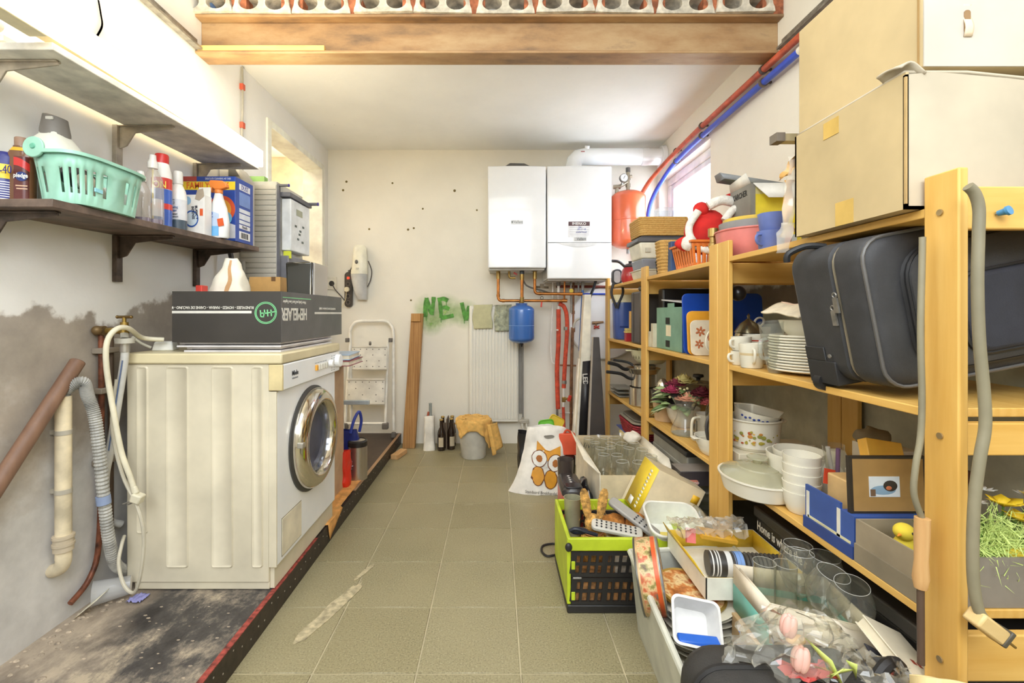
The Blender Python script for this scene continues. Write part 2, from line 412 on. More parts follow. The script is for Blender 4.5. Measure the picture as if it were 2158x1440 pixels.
pl = struct(obj('floor_platform', B().bx(XL, -.805, YF, YB, 0, .085), m_deck), 'low black platform along the left wall')
m_kerb = mat((50, 40, 34), .45, 0, .25, 40)
obj('kerb_board', B().bx(-.804, -.79, YF, YB, 0, .0835), m_kerb, pl)
obj('edge_strip', B().bx(-.808, -.7895, YF, 2.05, .0838, .0868), mat((150, 66, 56), .7, 0, .25, 60), pl)
obj('edge_strip', B().bx(-.81, -.7895, 2.6, YB-.01, .0838, .088), wood((150, 116, 84), (176, 142, 106), 'Y'), pl)
b = B()
for k in range(60): b.box((-.789, 1.0+k*.048+random.random()*.01, .03+.04*random.random()), (.0012, .004, .004))
sc_ = obj('nail_head', b, mat((190, 180, 165), .5, .3), pl); sc_['kind'] = 'stuff'
# ---- doorway, window ----
m_wp = mat((246, 240, 226), .55)
d = struct(obj('door_1', B().bx(XL-.145, XL+.012, D0-.045, D0+.004, .085, DZ+.04), m_wp, bevel=.003), 'open doorway in the left wall with cream frame')
obj('door_frame', B().bx(XL-.145, XL+.012, D1-.004, D1+.045, .085, DZ+.04), m_wp, d, bevel=.003)
obj('door_frame', B().bx(XL-.145, XL+.012, D0+.004, D1-.004, DZ-.004, DZ+.04), m_wp, d, bevel=.003)
obj('door_casing', B().bx(-2.40, -2.36, 2.95, 3.05, .085, 2.1), m_wp, d)
obj('door_casing', B().bx(-2.40, -2.36, 3.75, 3.83, .085, 2.1), m_wp, d)
win = struct(obj('window_1', B().bx(1.405, 1.46, W0, W1, WZ0, WZ0+.06).bx(1.405, 1.46, W0, W1, WZ1-.06, WZ1).bx(1.405, 1.46, W0, W0+.06, WZ0+.06, WZ1-.06).bx(1.405, 1.46, W1-.06, W1, WZ0+.06, WZ1-.06), mat((240, 244, 250), .3), bevel=.006), 'white framed window bright with daylight')
obj('window_sash', B().bx(1.415, 1.45, W0+.06, W1-.06, WZ0+.06, WZ0+.10).bx(1.415, 1.45, W0+.06, W1-.06, WZ1-.10, WZ1-.06).bx(1.415, 1.45, W0+.06, W0+.10, WZ0+.10, WZ1-.10).bx(1.415, 1.45, W1-.10, W1-.06, WZ0+.10, WZ1-.10), mat((236, 242, 250), .3), win, bevel=.005)
obj('window_pane', B().bx(1.43, 1.434, W0+.09, W1-.09, WZ0+.09, WZ1-.09), glass((250, 252, 255), .02, .02), win)
obj('window_sill', B().bx(1.325, 1.46, W0-.01, W1+.01, WZ0-.02, WZ0+.012), mat((240, 238, 232), .4), win)
# ---- writing sprayed on the back wall ----
m_spray = mat((92, 156, 66), .7, 0, .14, 30)
m_mist = bpy.data.materials.new('spray_mist'); m_mist.use_nodes = True; nt = m_mist.node_tree; nt.nodes.clear()
_o = N(nt, 'ShaderNodeOutputMaterial'); _t = N(nt, 'ShaderNodeBsdfTransparent'); _d = N(nt, 'ShaderNodeBsdfDiffuse'); _d.inputs[0].default_value = rgb((150, 200, 84)); _m = N(nt, 'ShaderNodeMixShader')
_c = N(nt, 'ShaderNodeTexCoord'); _g = N(nt, 'ShaderNodeTexGradient', gradient_type='SPHERICAL'); nt.links.new(_c.outputs['Object'], _g.inputs[0])
_x = N(nt, 'ShaderNodeMath', operation='MULTIPLY'); nt.links.new(_g.outputs['Fac'], _x.inputs[0]); nt.links.new(noisef(nt, _c.outputs['Object'], 3.5, 4), _x.inputs[1])
nt.links.new(_x.outputs[0], _m.inputs[0]); nt.links.new(_t.outputs[0], _m.inputs[1]); nt.links.new(_d.outputs[0], _m.inputs[2]); nt.links.new(_m.outputs[0], _o.inputs[0])
g = struct(obj('trim_3', B().tube([P(900+i*.1, 640, YB-.003) for i in range(2)], .0008, 4), m_spray), 'green sprayed letters on the back wall')
SO = [0]
def stroke(pts, r=.018):
    SO[0] += .0006
    q = [P(x, y, YB-.0015-SO[0]) for x, y in pts]; bb = B(); pts = spline(q, 6)
    vv = []; m = len(pts)
    for i, p in enumerate(pts):
        t = (pts[min(i+1, m-1)]-pts[max(i-1, 0)]).normalized(); n = Vector((-t.z, 0, t.x)); k = r*(1+.25*noise.noise(p*30))
        vv += [p+n*k, p-n*k]
    bb.add(vv, [(2*i, 2*i+1, 2*i+3, 2*i+2) for i in range(m-1)]); obj('sprayed_stroke', bb, m_spray, g)
for s_ in ([(896, 668), (897, 640), (899, 628)], [(899, 628), (904, 648), (910, 662)], [(910, 664), (913, 640), (914, 626)],
           [(930, 670), (928, 645), (926, 630)], [(922, 632), (935, 630), (944, 634)], [(928, 650), (938, 648), (947, 652)], [(930, 670), (942, 668), (956, 665)],
           [(973, 638), (977, 655), (982, 675)], [(982, 675), (986, 660), (989, 645)]): stroke(s_, .0165)
for x, y in ((929, 668), (898, 664), (940, 634), (978, 670)):
    obj('paint_drip', B().tube([P(x, y, YB-.003), P(x+.5, y+12, YB-.003)], .003, 6), m_spray, g)
for x, y, r in ((905, 655, .15), (940, 655, .15), (980, 662, .13), (910, 680, .12)):
    o = obj('paint_mist', B().grid(lambda u, v: Vector((2*u-1, 0, 2*v-1)), 1, 1), m_mist, g); p = P(x, y, YB-.0007-.0001*(x % 7)); o.location = p; o.scale = (r, 1, r)
# small plaster holes
b = B()
for x, y in ((730, 383), (723, 401), (827, 386), (958, 402), (891, 440), (1005, 443), (778, 483), (872, 481), (860, 484), (866, 633)):
    p = P(x, y, YB-.001); b.cyl(p+Vector((0, .001, 0)), p-Vector((0, .002, 0)), .008+.006*random.random(), .004, 7)
h = obj('plaster_hole', b, mat((120, 104, 60), .9), bpy.data.objects['wall_back']); h['kind'] = 'stuff'
# ================= LEFT WALL: SHELVES, LAMP, BOTTLES =================
m_brown = mat((104, 86, 74), .6, 0, .18, 18)
m_brk = mat((84, 70, 60), .5, .2, .2, 30)
m_greige = mat((234, 228, 216), .6, 0, .08, 14)
m_gbrk = mat((176, 164, 146), .5, .1, .1, 20)
SY = (1.253, 1.70, 2.148)
def bracket(y, z, m, par, arm=.215):
    b = B(); b.bx(XL, XL+.018, y-.014, y+.014, z-.17, z+.0)       # wall strip
    b.prism([(.018, 0), (arm, 0), (arm, -.012), (.075, -.028), (.045, -.075), (.018, -.085)], .006, (XL, y+.003, z), (1, 0, 0), (0, 0, 1))
    b.bx(XL+.018, XL+arm, y-.009, y+.009, z-.005, z)
    return obj('bracket', b, m, par, bevel=.0015)
def shelf(name, label, z0, z1, m, mb, x1, th, gap, strip):
    t = thing(name, label, 'shelf', (XL, 1.72, (z0+z1)/2))
    t.location = (0, 0, 0)
    b = B(); x0 = XL+gap; y0, y1 = 1.20, 2.245
    b.add([(x0, y0, z0-th), (x1, y0, z0-th), (x1, y1, z1-th), (x0, y1, z1-th), (x0, y0, z0), (x1, y0, z0), (x1, y1, z1), (x0, y1, z1)],
          [(3, 2, 1, 0), (4, 5, 6, 7), (0, 1, 5, 4), (1, 2, 6, 5), (2, 3, 7, 6), (3, 0, 4, 7)])
    obj('shelf_board', b, m, t, bevel=.002)
    for y in SY: bracket(y, z0+(z1-z0)*(y-y0)/(y1-y0)-th-.001, mb, t)
    return t
LZ0, LZ1 = 1.378, 1.402           # the lower board climbs a little towards the far end
def LZ(y): return LZ0+(LZ1-LZ0)*(y-1.20)/1.045
lsh = shelf('wall_shelf', 'dark brown wall shelf crowded with cleaning bottles', LZ0, LZ1, m_brown, m_brk, -1.15, .022, .002, 0)
ush = shelf('wall_shelf', 'pale grey wall shelf under the lit strip lamp', 1.784, 1.798, m_greige, m_gbrk, -1.15, .02, .035, 0)
for y in SY[1:]:
    b = B().bx(XL, XL+.012, y-.012, y+.012, LZ(y)+.002, 1.60); obj('slotted_upright', b, mat((122, 108, 94), .5, .3), ush)
# strip lamp on the front of the upper shelf
t = thing('strip_lamp', 'long glowing white strip lamp fixed along the pale shelf', 'lamp', (0, 0, 0))
obj('lit_diffuser', B().bx(-1.147, -1.128, .70, 2.245, 1.788, 1.868), emis((255, 246, 222), 2.6), t, bevel=.006)
obj('lamp_housing', B().bx(-1.20, -1.1475, .70, 1.19, 1.79, 1.85).bx(-1.20, -1.1475, 1.19, 2.24, 1.80, 1.85), mat((238, 226, 190), .5), t, bevel=.004)
obj('fluorescent_tube', B().cyl((-1.31, 1.22, 1.835), (-1.31, 2.2, 1.835), .013, n=12), emis((255, 232, 176), 3.2), t)
obj('end_cap', B().cyl((-1.31, 1.20, 1.835), (-1.31, 1.22, 1.835), .015, n=12).cyl((-1.31, 2.2, 1.835), (-1.31, 2.22, 1.835), .015, n=12).bx(-1.322, -1.298, 1.22, 2.2, 1.80, 1.815), mat((230, 226, 214), .5), t)
l = bpy.data.lights.new('tube_light', 'AREA'); l.shape = 'RECTANGLE'; l.size = 1.0; l.size_y = .05; l.energy = 9; l.color = (1, .88, .62)
o = bpy.data.objects.new('tube_light', l); COL.objects.link(o)
_d = Vector((.62, .25, .78)).normalized(); _x = (Vector((0, 1, 0))-_d*_d.y).normalized(); _y = (-_d).cross(_x)
o.matrix_world = Matrix.Translation((-1.19, 1.72, 1.895)) @ Matrix((_x, _y, -_d)).transposed().to_4x4()
# thin cables on the wall
b = B().tube([P(190, 0, 1.62), P(194, 30, 1.63), P(197, 55, 1.635), P(193, 80, 1.61)], .004, 6, smooth=5)
for p in b.v: p.x = XL+.008
tag(obj('lamp_cable', b, mat((120, 110, 90), .6)), 'thin twisted grey cable hanging down the wall to the strip lamp', 'cable')
t = thing('cable_conduit', 'grey cable run down the wall beside the doorway with red clips', 'cable', (XL+.01, 2.53, 1.8)); t.location = (0, 0, 0)
obj('cable', B().tube([(XL+.009, 2.535, 2.43), (XL+.012, 2.535, 2.25), (XL+.009, 2.533, 2.1), (XL+.011, 2.535, 1.8), (XL+.009, 2.535, 1.5)], .006, 8, smooth=4), mat((170, 164, 150), .5), t)
for z in (2.32, 2.11): obj('red_clip', B().bx(XL, XL+.02, 2.522, 2.548, z-.016, z+.016), mat((206, 92, 66), .5), t, bevel=.002)
# ---- bottles on the lower shelf ----
def LP(px, Y): return (px-CX)/F*Y
def bottle(name, label, prof, loc, m, n=24, sx=1, sy=1, rz=0, cap=None, capm=None, group=None, cat='bottle', capn='cap'):
    t = thing(name, label, cat, loc, rz, group)
    obj('bottle_body', B().lathe(prof, n, sx=sx, sy=sy), m, t)
    if cap: obj(capn, B().lathe(cap, n), capm, t)
    return t
# spray lubricant can at the picture edge
y = 1.275; t = thing('aerosol_can', 'blue and yellow lubricant spray can at the left picture edge', 'can', (-1.385+.033, y, LZ(y)))
obj('can_body', B().lathe([(0, 0), (.031, 0), (.032, .004), (.032, .125), (.026, .138), (.02, .142), (0, .142)], 24), mat((40, 44, 120), .3), t)
obj('yellow_label', B().lathe([(.0324, .066), (.0324, .105)], 24), mat((240, 206, 40), .35), t)
text('WD-40', .032, (.012, -.0325, .086), FY, mat((44, 40, 120), .4), t, sx=.8)
b = B()
for k in range(8): b.lathe([(.0323, .01+k*.0065), (.0323, .0125+k*.0065)], 24)
obj('printed_lines', b, mat((220, 220, 235), .4), t)
# brown polish bottle
y = 1.285; t = thing('polish_bottle', 'brown polish bottle with tan cap and red label', 'bottle', (-1.318, y, LZ(y)), 18)
W, D = .03, .021
def bprof(z, w, d): return [(w*math.copysign(abs(math.cos(a))**.7, math.cos(a)), d*math.copysign(abs(math.sin(a))**.7, math.sin(a)), z) for a in [2*math.pi*i/28 for i in range(28)]]
obj('bottle_body', B().loft([bprof(0, .030, .021), bprof(.004, .033, .023), bprof(.12, .033, .023), bprof(.135, .031, .022), bprof(.148, .022, .018), bprof(.158, .016, .015), bprof(.162, .015, .015)]), mat((112, 72, 44), .2, 0, .06, 9, coat=.4), t)
obj('yellow_neck', B().loft([bprof(.147, .0235, .0188), bprof(.157, .0172, .0156)], False), mat((226, 176, 40), .3), t)
obj('cap', B().lathe([(0, .16), (.0145, .16), (.0145, .185), (.013, .187), (0, .187)], 20), mat((150, 118, 96), .4), t)
lb = B().grid(lambda u, v: Vector(((-.004+.034*u), -.0235-.0005+.012*max(0, u-.6)**2*6, .012+.118*v)), 8, 8)
obj('label_panel', lb, mat((92, 36, 30), .3), t)
obj('red_swoosh', B().grid(lambda u, v: Vector((-.004+.034*u, -.0246+.012*max(0, u-.6)**2*6, .105+.022*v-.03*u*u*.6)), 8, 3), mat((206, 44, 38), .3), t)
obj('label_emblem', B().cyl((.013, -.0245, .075), (.013, -.0252, .075), .013, n=24), mat((40, 56, 120), .3), t)
text('pledge', .016, (.012, -.0258, .077), (R(90), 0, 0), mat((240, 236, 230), .4), t, sx=.75, bold=.0004)
obj('label_line', B().bx(0, .026, -.0243, -.0240, .048, .051).bx(.002, .026, -.0243, -.0240, .040, .043), mat((220, 180, 150), .4), t)
# white jug with grey pouring cap
y = 1.40; t = thing('detergent_jug', 'big white jug with grey cut-out pouring cap', 'bottle', (-1.333, y, LZ(y)))
obj('jug_body', B().loft([bprof(0, .052, .055), bprof(.01, .058, .06), bprof(.17, .058, .06), bprof(.20, .054, .055), bprof(.222, .04, .042), bprof(.232, .032, .034), bprof(.24, .031, .033)]), mat((244, 240, 226), .35), t)
b = B(); n = 28
def cring(r, z, dz=0): return [(r*math.cos(2*math.pi*i/n), r*math.sin(2*math.pi*i/n), z-dz*(.5+.5*math.cos(2*math.pi*i/n))) for i in range(n)]
b.loft([cring(.036, .236, .02), cring(.036, .25, .01), cring(.029, .296, .012), cring(.022, .299, .012)])
obj('pouring_cap', b, mat((126, 120, 114), .45), t, bevel=.001)
obj('cap_cutout', B().bx(-.001, .020, -.032, -.026, .272, .282), mat((214, 210, 200), .6), t, bevel=.002)
# mint plastic basket with things inside
y = 1.375; t = thing('plastic_basket', 'mint green plastic basket with slotted sides on dark shelf', 'basket', (-1.20, y, LZ(y)+.001), 0)
m_mint = mat((156, 206, 184), .35, 0, .05)
L2, W2, Hb = .132, .078, .135
def ell(a, L, W, e=.55): return (W*math.copysign(abs(math.cos(a))**e, math.cos(a)), L*math.copysign(abs(math.sin(a))**e, math.sin(a)))
b = B(); n = 72
def br(z, k): return [(*[q*k for q in ell(2*math.pi*i/n, L2, W2)], z) for i in range(n)]
rows = [(0, .84), (.028, .865), (.095, .945), (.132, 1.0)]
rg = [br(z, k) for z, k in rows]
v = [p for r in rg for p in r]; f = [tuple(range(n))]
for j in range(3):
    for i in range(n):
        if j == 1 and i % 3 == 1: continue
        f.append((j*n+i, j*n+(i+1) % n, (j+1)*n+(i+1) % n, (j+1)*n+i))
b.add(v, f); obj('basket_body', b, m_mint, t, solid=.003)
b = B().loft([br(.129, 1.0), br(.129, 1.07), br(.136, 1.07), br(.136, .98)], False); obj('rim', b, m_mint, t, solid=.003)
b = B(); b.cyl((-.035, -.135, .142), (-.035, -.142, .142), .028, n=28); obj('handle_lug', b, m_mint, t, bevel=.002)
obj('lug_hole', B().cyl((-.035, -.142, .144), (-.035, -.1445, .144), .008, .006, n=16), mat((104, 176, 148), .4), t)
obj('blue_tag', B().box((.071, -.06, .045), (.003, .03, .01), (0, 0, R(8))), mat((150, 216, 232), .4), t)
bx_, by_, bz_ = -1.20, y, LZ(y)+.004
m_scr = mat((170, 164, 150), .3); m_blk = mat((38, 38, 40), .45); m_wht = mat((240, 238, 232), .4)
t = thing('lid_roll', 'round clear lid leaning inside the mint basket', 'lid', (bx_+.02, by_-.03, bz_+.055), 0, rot=(R(0), R(62), 0))
obj('lid_disc', B().lathe([(0, 0), (.042, 0), (.045, .006), (.04, .012), (.018, .014), (.012, .02), (0, .02)], 28), m_scr, t)
tag(obj('scouring_pad', B().sph((0, 0, 0), (.03, .06, .03), 14, 8), m_blk), 'dark cloth bundle at the back of the mint basket', 'cloth').location = (bx_-.025, by_-.02, bz_+.09)
tag(obj('soap_box', B().bx(-.02, .02, -.045, .045, 0, .06), m_wht, bevel=.006), 'small white box inside the mint basket', 'box').location = (bx_+.01, by_+.055, bz_+.012)
# clear bottles
m_clr = glass((246, 242, 238), .06, .16); m_pur = glass((150, 120, 170), .1, .5)
for k, (px, Y, h, lab) in enumerate(((297, 1.585, .17, 'small clear plastic bottle beside the mint basket'), (322, 1.625, .235, 'tall clear plastic bottle with white spray cap'))):
    t = thing('clear_bottle', lab, 'bottle', (LP(px, Y), Y, LZ(Y)+.001), 0, 'clear plastic bottles on the shelf')
    w = .030+.004*k
    obj('bottle_body', B().lathe([(0, 0), (w, 0), (w+.002, .008), (w, h*.55), (w*.92, h*.68), (w*.5, h*.8), (.012, h*.84), (.012, h*.88)], 28, sy=.8), m_clr, t)
    obj('liquid', B().lathe([(0, .002), (w*.93, .003), (w*.93, .02), (0, .02)], 24, sy=.78), m_pur, t)
    obj('cap', B().lathe([(0, h*.85), (.015, h*.85), (.016, h*.93), (.011, h*.98), (.010, h*1.05), (0, h*1.06)], 20), glass((250, 248, 244), .15, .55), t)
    if k: obj('label', B().grid(lambda u, v: Vector((w*1.01*math.cos(-1.1+u*1.2), w*.82*math.sin(-1.1+u*1.2), .03+.06*v)), 8, 2), glass((236, 232, 228), .3, .5), t)
    if k: obj('dip_tube', B().cyl((0, 0, .01), (0, 0, h*.85), .003, n=8), mat((214, 196, 120), .4), t)
# red, white and blue bleach bottle
Y = 1.71; t = thing('detergent_bottle', 'red capped white bottle with red and blue printed sleeve', 'bottle', (LP(341, Y), Y, LZ(Y)+.001))
obj('bottle_body', B().lathe([(0, 0), (.030, 0), (.032, .005), (.032, .15), (.030, .17), (.022, .198), (.02, .2)], 28), mat((246, 244, 238), .3), t)
obj('blue_sleeve', B().lathe([(.0325, .004), (.0325, .118)], 28), mat((58, 96, 186), .3), t)
obj('red_band', B().lathe([(.0325, .119), (.0325, .152)], 28), mat((206, 58, 48), .3), t)
obj('red_stripe', B().lathe([(.0329, .058), (.0329, .075)], 28), mat((214, 60, 50), .3), t)
obj('cap', B().lathe([(0, .198), (.022, .198), (.022, .222), (.02, .226), (0, .226)], 24), mat((206, 44, 40), .35), t)
t.scale = (1, 1, 1.22); text('ON', .03, (.016, -.0332, .128), (R(90), 0, R(20)), mat((250, 236, 90), .4), t, sx=.9)
# white bottle with dark lower label
Y = 1.79; t = thing('cleaner_bottle', 'slim white bottle with black and grey label', 'bottle', (LP(375, Y), Y, LZ(Y)+.001))
obj('bottle_body', B().lathe([(0, 0), (.029, 0), (.030, .005), (.030, .115), (.026, .135), (.016, .155), (.014, .16)], 28), mat((244, 240, 234), .3), t)
obj('label', B().lathe([(.0304, .04), (.0304, .105)], 28), mat((222, 222, 224), .4), t)
obj('dark_label', B().lathe([(.0304, .008), (.0304, .039)], 28), mat((70, 84, 96), .4), t)
obj('cap', B().lathe([(0, .158), (.017, .158), (.0165, .195), (.014, .2), (0, .2)], 20), mat((232, 230, 224), .35), t)
t.scale = (1, 1, 1.18); text('HG', .022, (-.006, -.0312, .095), FY, mat((150, 150, 156), .4), t)
text('bekleding\nreiniger', .010, (.002, -.0312, .073), FY, mat((60, 110, 170), .4), t)
text('nettoyant\nrevetement', .009, (.002, -.0312, .052), FY, mat((50, 56, 70), .4), t)
# big blue pods box
t = thing('detergent_box', 'big blue dishwasher tablet box with yellow banner', 'box', (-1.262, 2.10, LZ(2.1)+.001))
m_blue = mat((44, 78, 168), .35, 0, .08, 6)
t.location = (-1.255, 2.115, LZ(2.1)+.001)
obj('box_body', B().bx(-.135, .105, -.075, .075, 0, .285), m_blue, t, bevel=.002)
X0, X1 = -.135, .105
obj('yellow_banner', B().bx(X0, X1, -.0762, -.0752, .225, .262), mat((248, 210, 52), .4), t)
obj('red_corner', B().bx(X0, X0+.07, -.0762, -.0752, .263, .284), mat((178, 66, 60), .4), t)
text('FAMILY PACK', .040, (-.015, -.0768, .243), FY, mat((226, 106, 40), .4), t, sx=.78, bold=.0006)
text('DELICATE CLEANING 40 TABS', .012, (.03, -.0765, .274), FY, mat((230, 234, 244), .4), t, sx=.7)
obj('print_circle', B().cyl((.045, -.0753, .14), (.045, -.0765, .14), .06, n=32), mat((226, 92, 50), .4), t)
obj('print_circle', B().cyl((.04, -.0766, .138), (.04, -.0772, .138), .048, n=32), mat((240, 170, 60), .4), t)
obj('print_drop', B().cyl((.062, -.0773, .10), (.062, -.078, .10), .03, n=24), mat((120, 190, 224), .4), t)
obj('white_print', B().prism([(X0, .012), (X1, .012), (X1, .07), (.06, .085), (.0, .06), (-.06, .075), (X0, .06)], -.001, (0, -.0753, 0), (1, 0, 0), (0, 0, 1)), mat((214, 216, 224), .4), t)
sx_ = .1055
for z0, z1, c in ((.235, .262, (236, 236, 240)), (.165, .225, (120, 150, 214)), (.135, .152, (226, 230, 238)), (.105, .130, (226, 230, 238)), (.085, .1, (226, 230, 238)), (.062, .08, (236, 236, 240)), (.015, .05, (240, 240, 240))):
    obj('side_print', B().bx(sx_, sx_+.001, -.045, .045, z0, z1), mat(c, .4), t)
text('DUST', .03, (sx_+.0015, 0, .248), FXP, mat((60, 70, 150), .4), t, sx=.8)
text('finish', .02, (sx_+.0015, 0, .071), FXP, mat((40, 44, 60), .4), t)
b = B()
for k in range(9): b.bx(sx_+.001, sx_+.0016, -.032+k*.007, -.032+k*.007+.003+.002*(k % 2), .02, .045)
obj('barcode', b, mat((30, 30, 30), .5), t)
# small whitener carton and trigger spray in front of it
Y = 1.89; t = thing('whitener_carton', 'small white laundry carton with torn top beside trigger spray', 'carton', (LP(418, Y), Y, LZ(Y)+.001), 0)
obj('carton_body', B().bx(-.044, .040, -.024, .024, 0, .135), mat((236, 232, 226), .45), t, bevel=.0015)
obj('raised_flap', B().bx(-.01, .038, .018, .022, .135, .168), mat((244, 240, 232), .5), t)
obj('torn_opening', B().prism([(.002, .12), (.012, .15), (.035, .155), (.040, .13), (.02, .115)], .001, (0, -.0246, 0)), mat((176, 160, 140), .8), t)
obj('print_circle', B().cyl((-.012, -.0243, .055), (-.012, -.025, .055), .028, n=28), mat((44, 92, 176), .4), t)
obj('print_circle', B().cyl((-.011, -.0252, .055), (-.011, -.0256, .055), .023, n=28), mat((214, 226, 236), .4), t)
obj('print_square', B().bx(.022, .034, -.0255, -.0245, .065, .088), mat((230, 100, 50), .4), t)
obj('print_circle', B().cyl((-.028, -.0243, .115), (-.028, -.025, .115), .014, n=20), mat((150, 190, 226), .4), t)
t.scale = (1, 1, 1.22); text('BLANC +\nINTENSE', .014, (.002, -.0262, .075), (R(90), R(85), 0), mat((40, 46, 66), .4), t, sx=.8, bold=.0003)
Y = 1.945; t = thing('trigger_spray', 'white spray bottle with orange trigger before the blue box', 'bottle', (LP(461, Y), Y, LZ(Y)+.001), 0)
obj('bottle_body', B().loft([bprof(0, .036, .022), bprof(.006, .04, .024), bprof(.06, .041, .024), bprof(.11, .032, .021), bprof(.145, .018, .016), bprof(.165, .013, .013)]), mat((246, 246, 244), .25), t)
obj('blue_label', B().grid(lambda u, v: Vector((-.036+.05*u, -.0248+.004*(u-.5)**2, .006+.095*v*(1-.15*u))), 6, 4), mat((196, 214, 240), .35), t)
obj('blue_fade', B().grid(lambda u, v: Vector((-.036+.05*u, -.0256, .006+.035*v)), 3, 2), mat((120, 186, 236), .35), t)
obj('orange_print', B().box((.022, -.0245, .055), (.024, .002, .028), (0, R(-10), 0)), mat((228, 96, 44), .4), t)
b = B().lathe([(0, .163), (.016, .163), (.016, .178), (0, .178)], 20)
b.prism([(-.04, .2), (-.03, .212), (.02, .21), (.036, .2), (.04, .186), (.012, .178), (-.012, .178), (-.022, .186), (-.026, .17), (-.032, .168), (-.03, .19)], .024, (0, .012, 0))
obj('trigger_head', b, mat((240, 138, 58), .4), t, bevel=.003)
t.scale = (1, 1, 1.14); text('2', .03, (-.015, -.0262, .082), FY, mat((90, 110, 190), .4), t)
# grey appliance behind the blue box
t = thing('steam_iron_case', 'grey appliance case with dark grille above the blue box', 'appliance', (-1.30, 2.215+.06, 1.50), 0)
t.location = (-1.285, 2.37, 1.42)
obj('case_body', B().prism([(-.1, 0), (.02, 0), (.02, .34), (-.02, .40), (-.1, .40)], .12, (0, .06, 0)), mat((188, 184, 176), .4), t, bevel=.01)
obj('dark_grille', B().prism([(-.05, .345), (.005, .345), (-.02, .385), (-.05, .385)], .002, (0, -.061, 0)), mat((84, 82, 80), .5), t)
obj('wall_bracket', B().bx(-.113, .0, .0, .05, .05, .10), mat((120, 116, 110), .5), t)
# ---- electricity meter cabinet ----
t = thing('meter_cabinet', 'grey electricity meter cabinet with ribbed side beside the doorway', 'cabinet', (0, 0, 0))
m_cab = mat((204, 200, 188), .5); m_dg = mat((112, 112, 118), .5)
x0, x1, y0, y1, zt, zb = XL+.002, -1.195, 2.52, 2.86, 1.80, 1.05
obj('cabinet_body', B().bx(x0, x1, y0, y1, zb, zt), m_cab, t, bevel=.004)
rib = None
for k in range(24):
    if rib is None: o = rib = obj('side_rib', B().bx(x0+.01, x1-.004, y0-.004, y0, 0, .0235), mat((214, 208, 194), .5), t, bevel=.0015, seg=1)
    else: o = rib.copy(); COL.objects.link(o)
    o.location = (0, 0, 1.1+k*.0285)
obj('front_edge', B().bx(x1, x1+.012, y0, y0+.02, zb, zt-.02), m_dg, t)
obj('hinge_bar', B().cyl((x1, y0+.01, zt-.02), (x1+.06, y0+.01, zt-.02), .008, n=12), m_dg, t); obj('hinge_bar', B().cyl((x1, y1-.02, zt-.05), (x1+.1, y1-.02, zt-.05), .01, n=12), m_dg, t)
obj('hinge_cap', B().cyl((x1+.06, y0+.01, zt-.02), (x1+.064, y0+.01, zt-.02), .009, n=12), mat((60, 50, 160), .4), t); obj('hinge_cap', B().cyl((x1+.1, y1-.02, zt-.05), (x1+.104, y1-.02, zt-.05), .011, n=12), mat((60, 50, 160), .4), t)
obj('canopy', B().bx(x1, x1+.06, y0+.03, y1-.01, zt-.075, zt-.05), m_dg, t, bevel=.003)
obj('lower_tray', B().bx(x1, x1+.05, y0+.03, y1, 1.16, 1.40), mat((128, 128, 134), .5), t, bevel=.004)
obj('green_label', B().bx(x0+.05, x0+.13, y0+.01, y0+.05, zt, zt+.03), mat((150, 190, 110), .5), t)
me = obj('meter', B().bx(x1+.001, x1+.055, y0+.05, y1-.03, 1.43, 1.72), mat((236, 238, 238), .4), t, bevel=.006)
obj('meter_display', B().bx(x1+.0552, x1+.0565, y0+.12, y0+.2, 1.64, 1.675), mat((160, 164, 140), .3), me)
b = B()
for a, q in ((.1, 1.57), (.16, 1.55), (.2, 1.58), (.13, 1.5), (.19, 1.49), (.15, 1.53)): b.bx(x1+.0552, x1+.0566, y0+a, y0+a+.025, q, q+.012)
o = obj('meter_marking', b, mat((90, 100, 96), .5), me); o['kind'] = 'stuff'
obj('yellow_seal', B().bx(x1+.02, x1+.058, y0+.036, y0+.05, 1.385, 1.425), mat((220, 226, 70), .4), t)
# pipes by the cabinet
for k, x in enumerate((XL+.012, XL+.04)):
    tag(obj('grey_conduit', B().cyl((x, 2.49, .95), (x, 2.49, 1.36), .011, n=12), mat((176, 174, 166), .45)), ('grey conduit touching the wall', 'outer grey conduit')[k]+' under the shelf end by the meter cabinet', 'conduit', 'conduits beside the meter cabinet')
tag(obj('black_pipe', B().tube([(XL+.02, 2.35, 1.18), (XL+.075, 2.34, 1.27), (XL+.06, 2.33, 1.39)], .012, 8, smooth=4), mat((70, 68, 70), .5)), 'short dark pipe curving under the dark shelf end', 'pipe')
# ================= WASHING MACHINE =================
t = thing('washing_machine', 'cream white front-loading washing machine with chrome porthole', 'washing machine', (-1.06, 1.96, .086)); t.location = (0, 0, 0)
m_bei = mat((222, 212, 188), .4, 0, .05, 4); m_enw = mat((250, 252, 255), .25, 0, .02, 4); m_trim = mat((218, 200, 152), .4)
ya, yb = 1.66, 2.26
obj('body', B().bx(-1.325, -.815, ya, yb, .115, .898).bx(-1.30, -.815, ya+.004, yb, .088, .116), m_bei, t, bevel=.003)
pan = obj('front_panel', B().bx(-.8145, -.787, ya, yb, .17, .80), m_enw, t, bevel=.006)
obj('front_edge_trim', B().bx(-.8145, -.7875, ya-.001, ya+.012, .17, .80), m_bei, t)
obj('plinth', B().bx(-.8145, -.80, ya+.01, yb, .09, .167), m_bei, t)
obj('worktop', B().bx(-1.345, -.765, ya-.008, yb+.005, .899, .937), mat((230, 216, 176), .4, 0, .04, 4), t, bevel=.006)
cp = obj('control_panel', B().bx(-.8145, -.765, ya+.006, yb, .803, .897), m_enw, t, bevel=.004)
obj('panel_end', B().bx(-.8145, -.764, ya-.006, ya+.0055, .803, .897), m_trim, t, bevel=.003)
xf = -.7648
b0_ = None
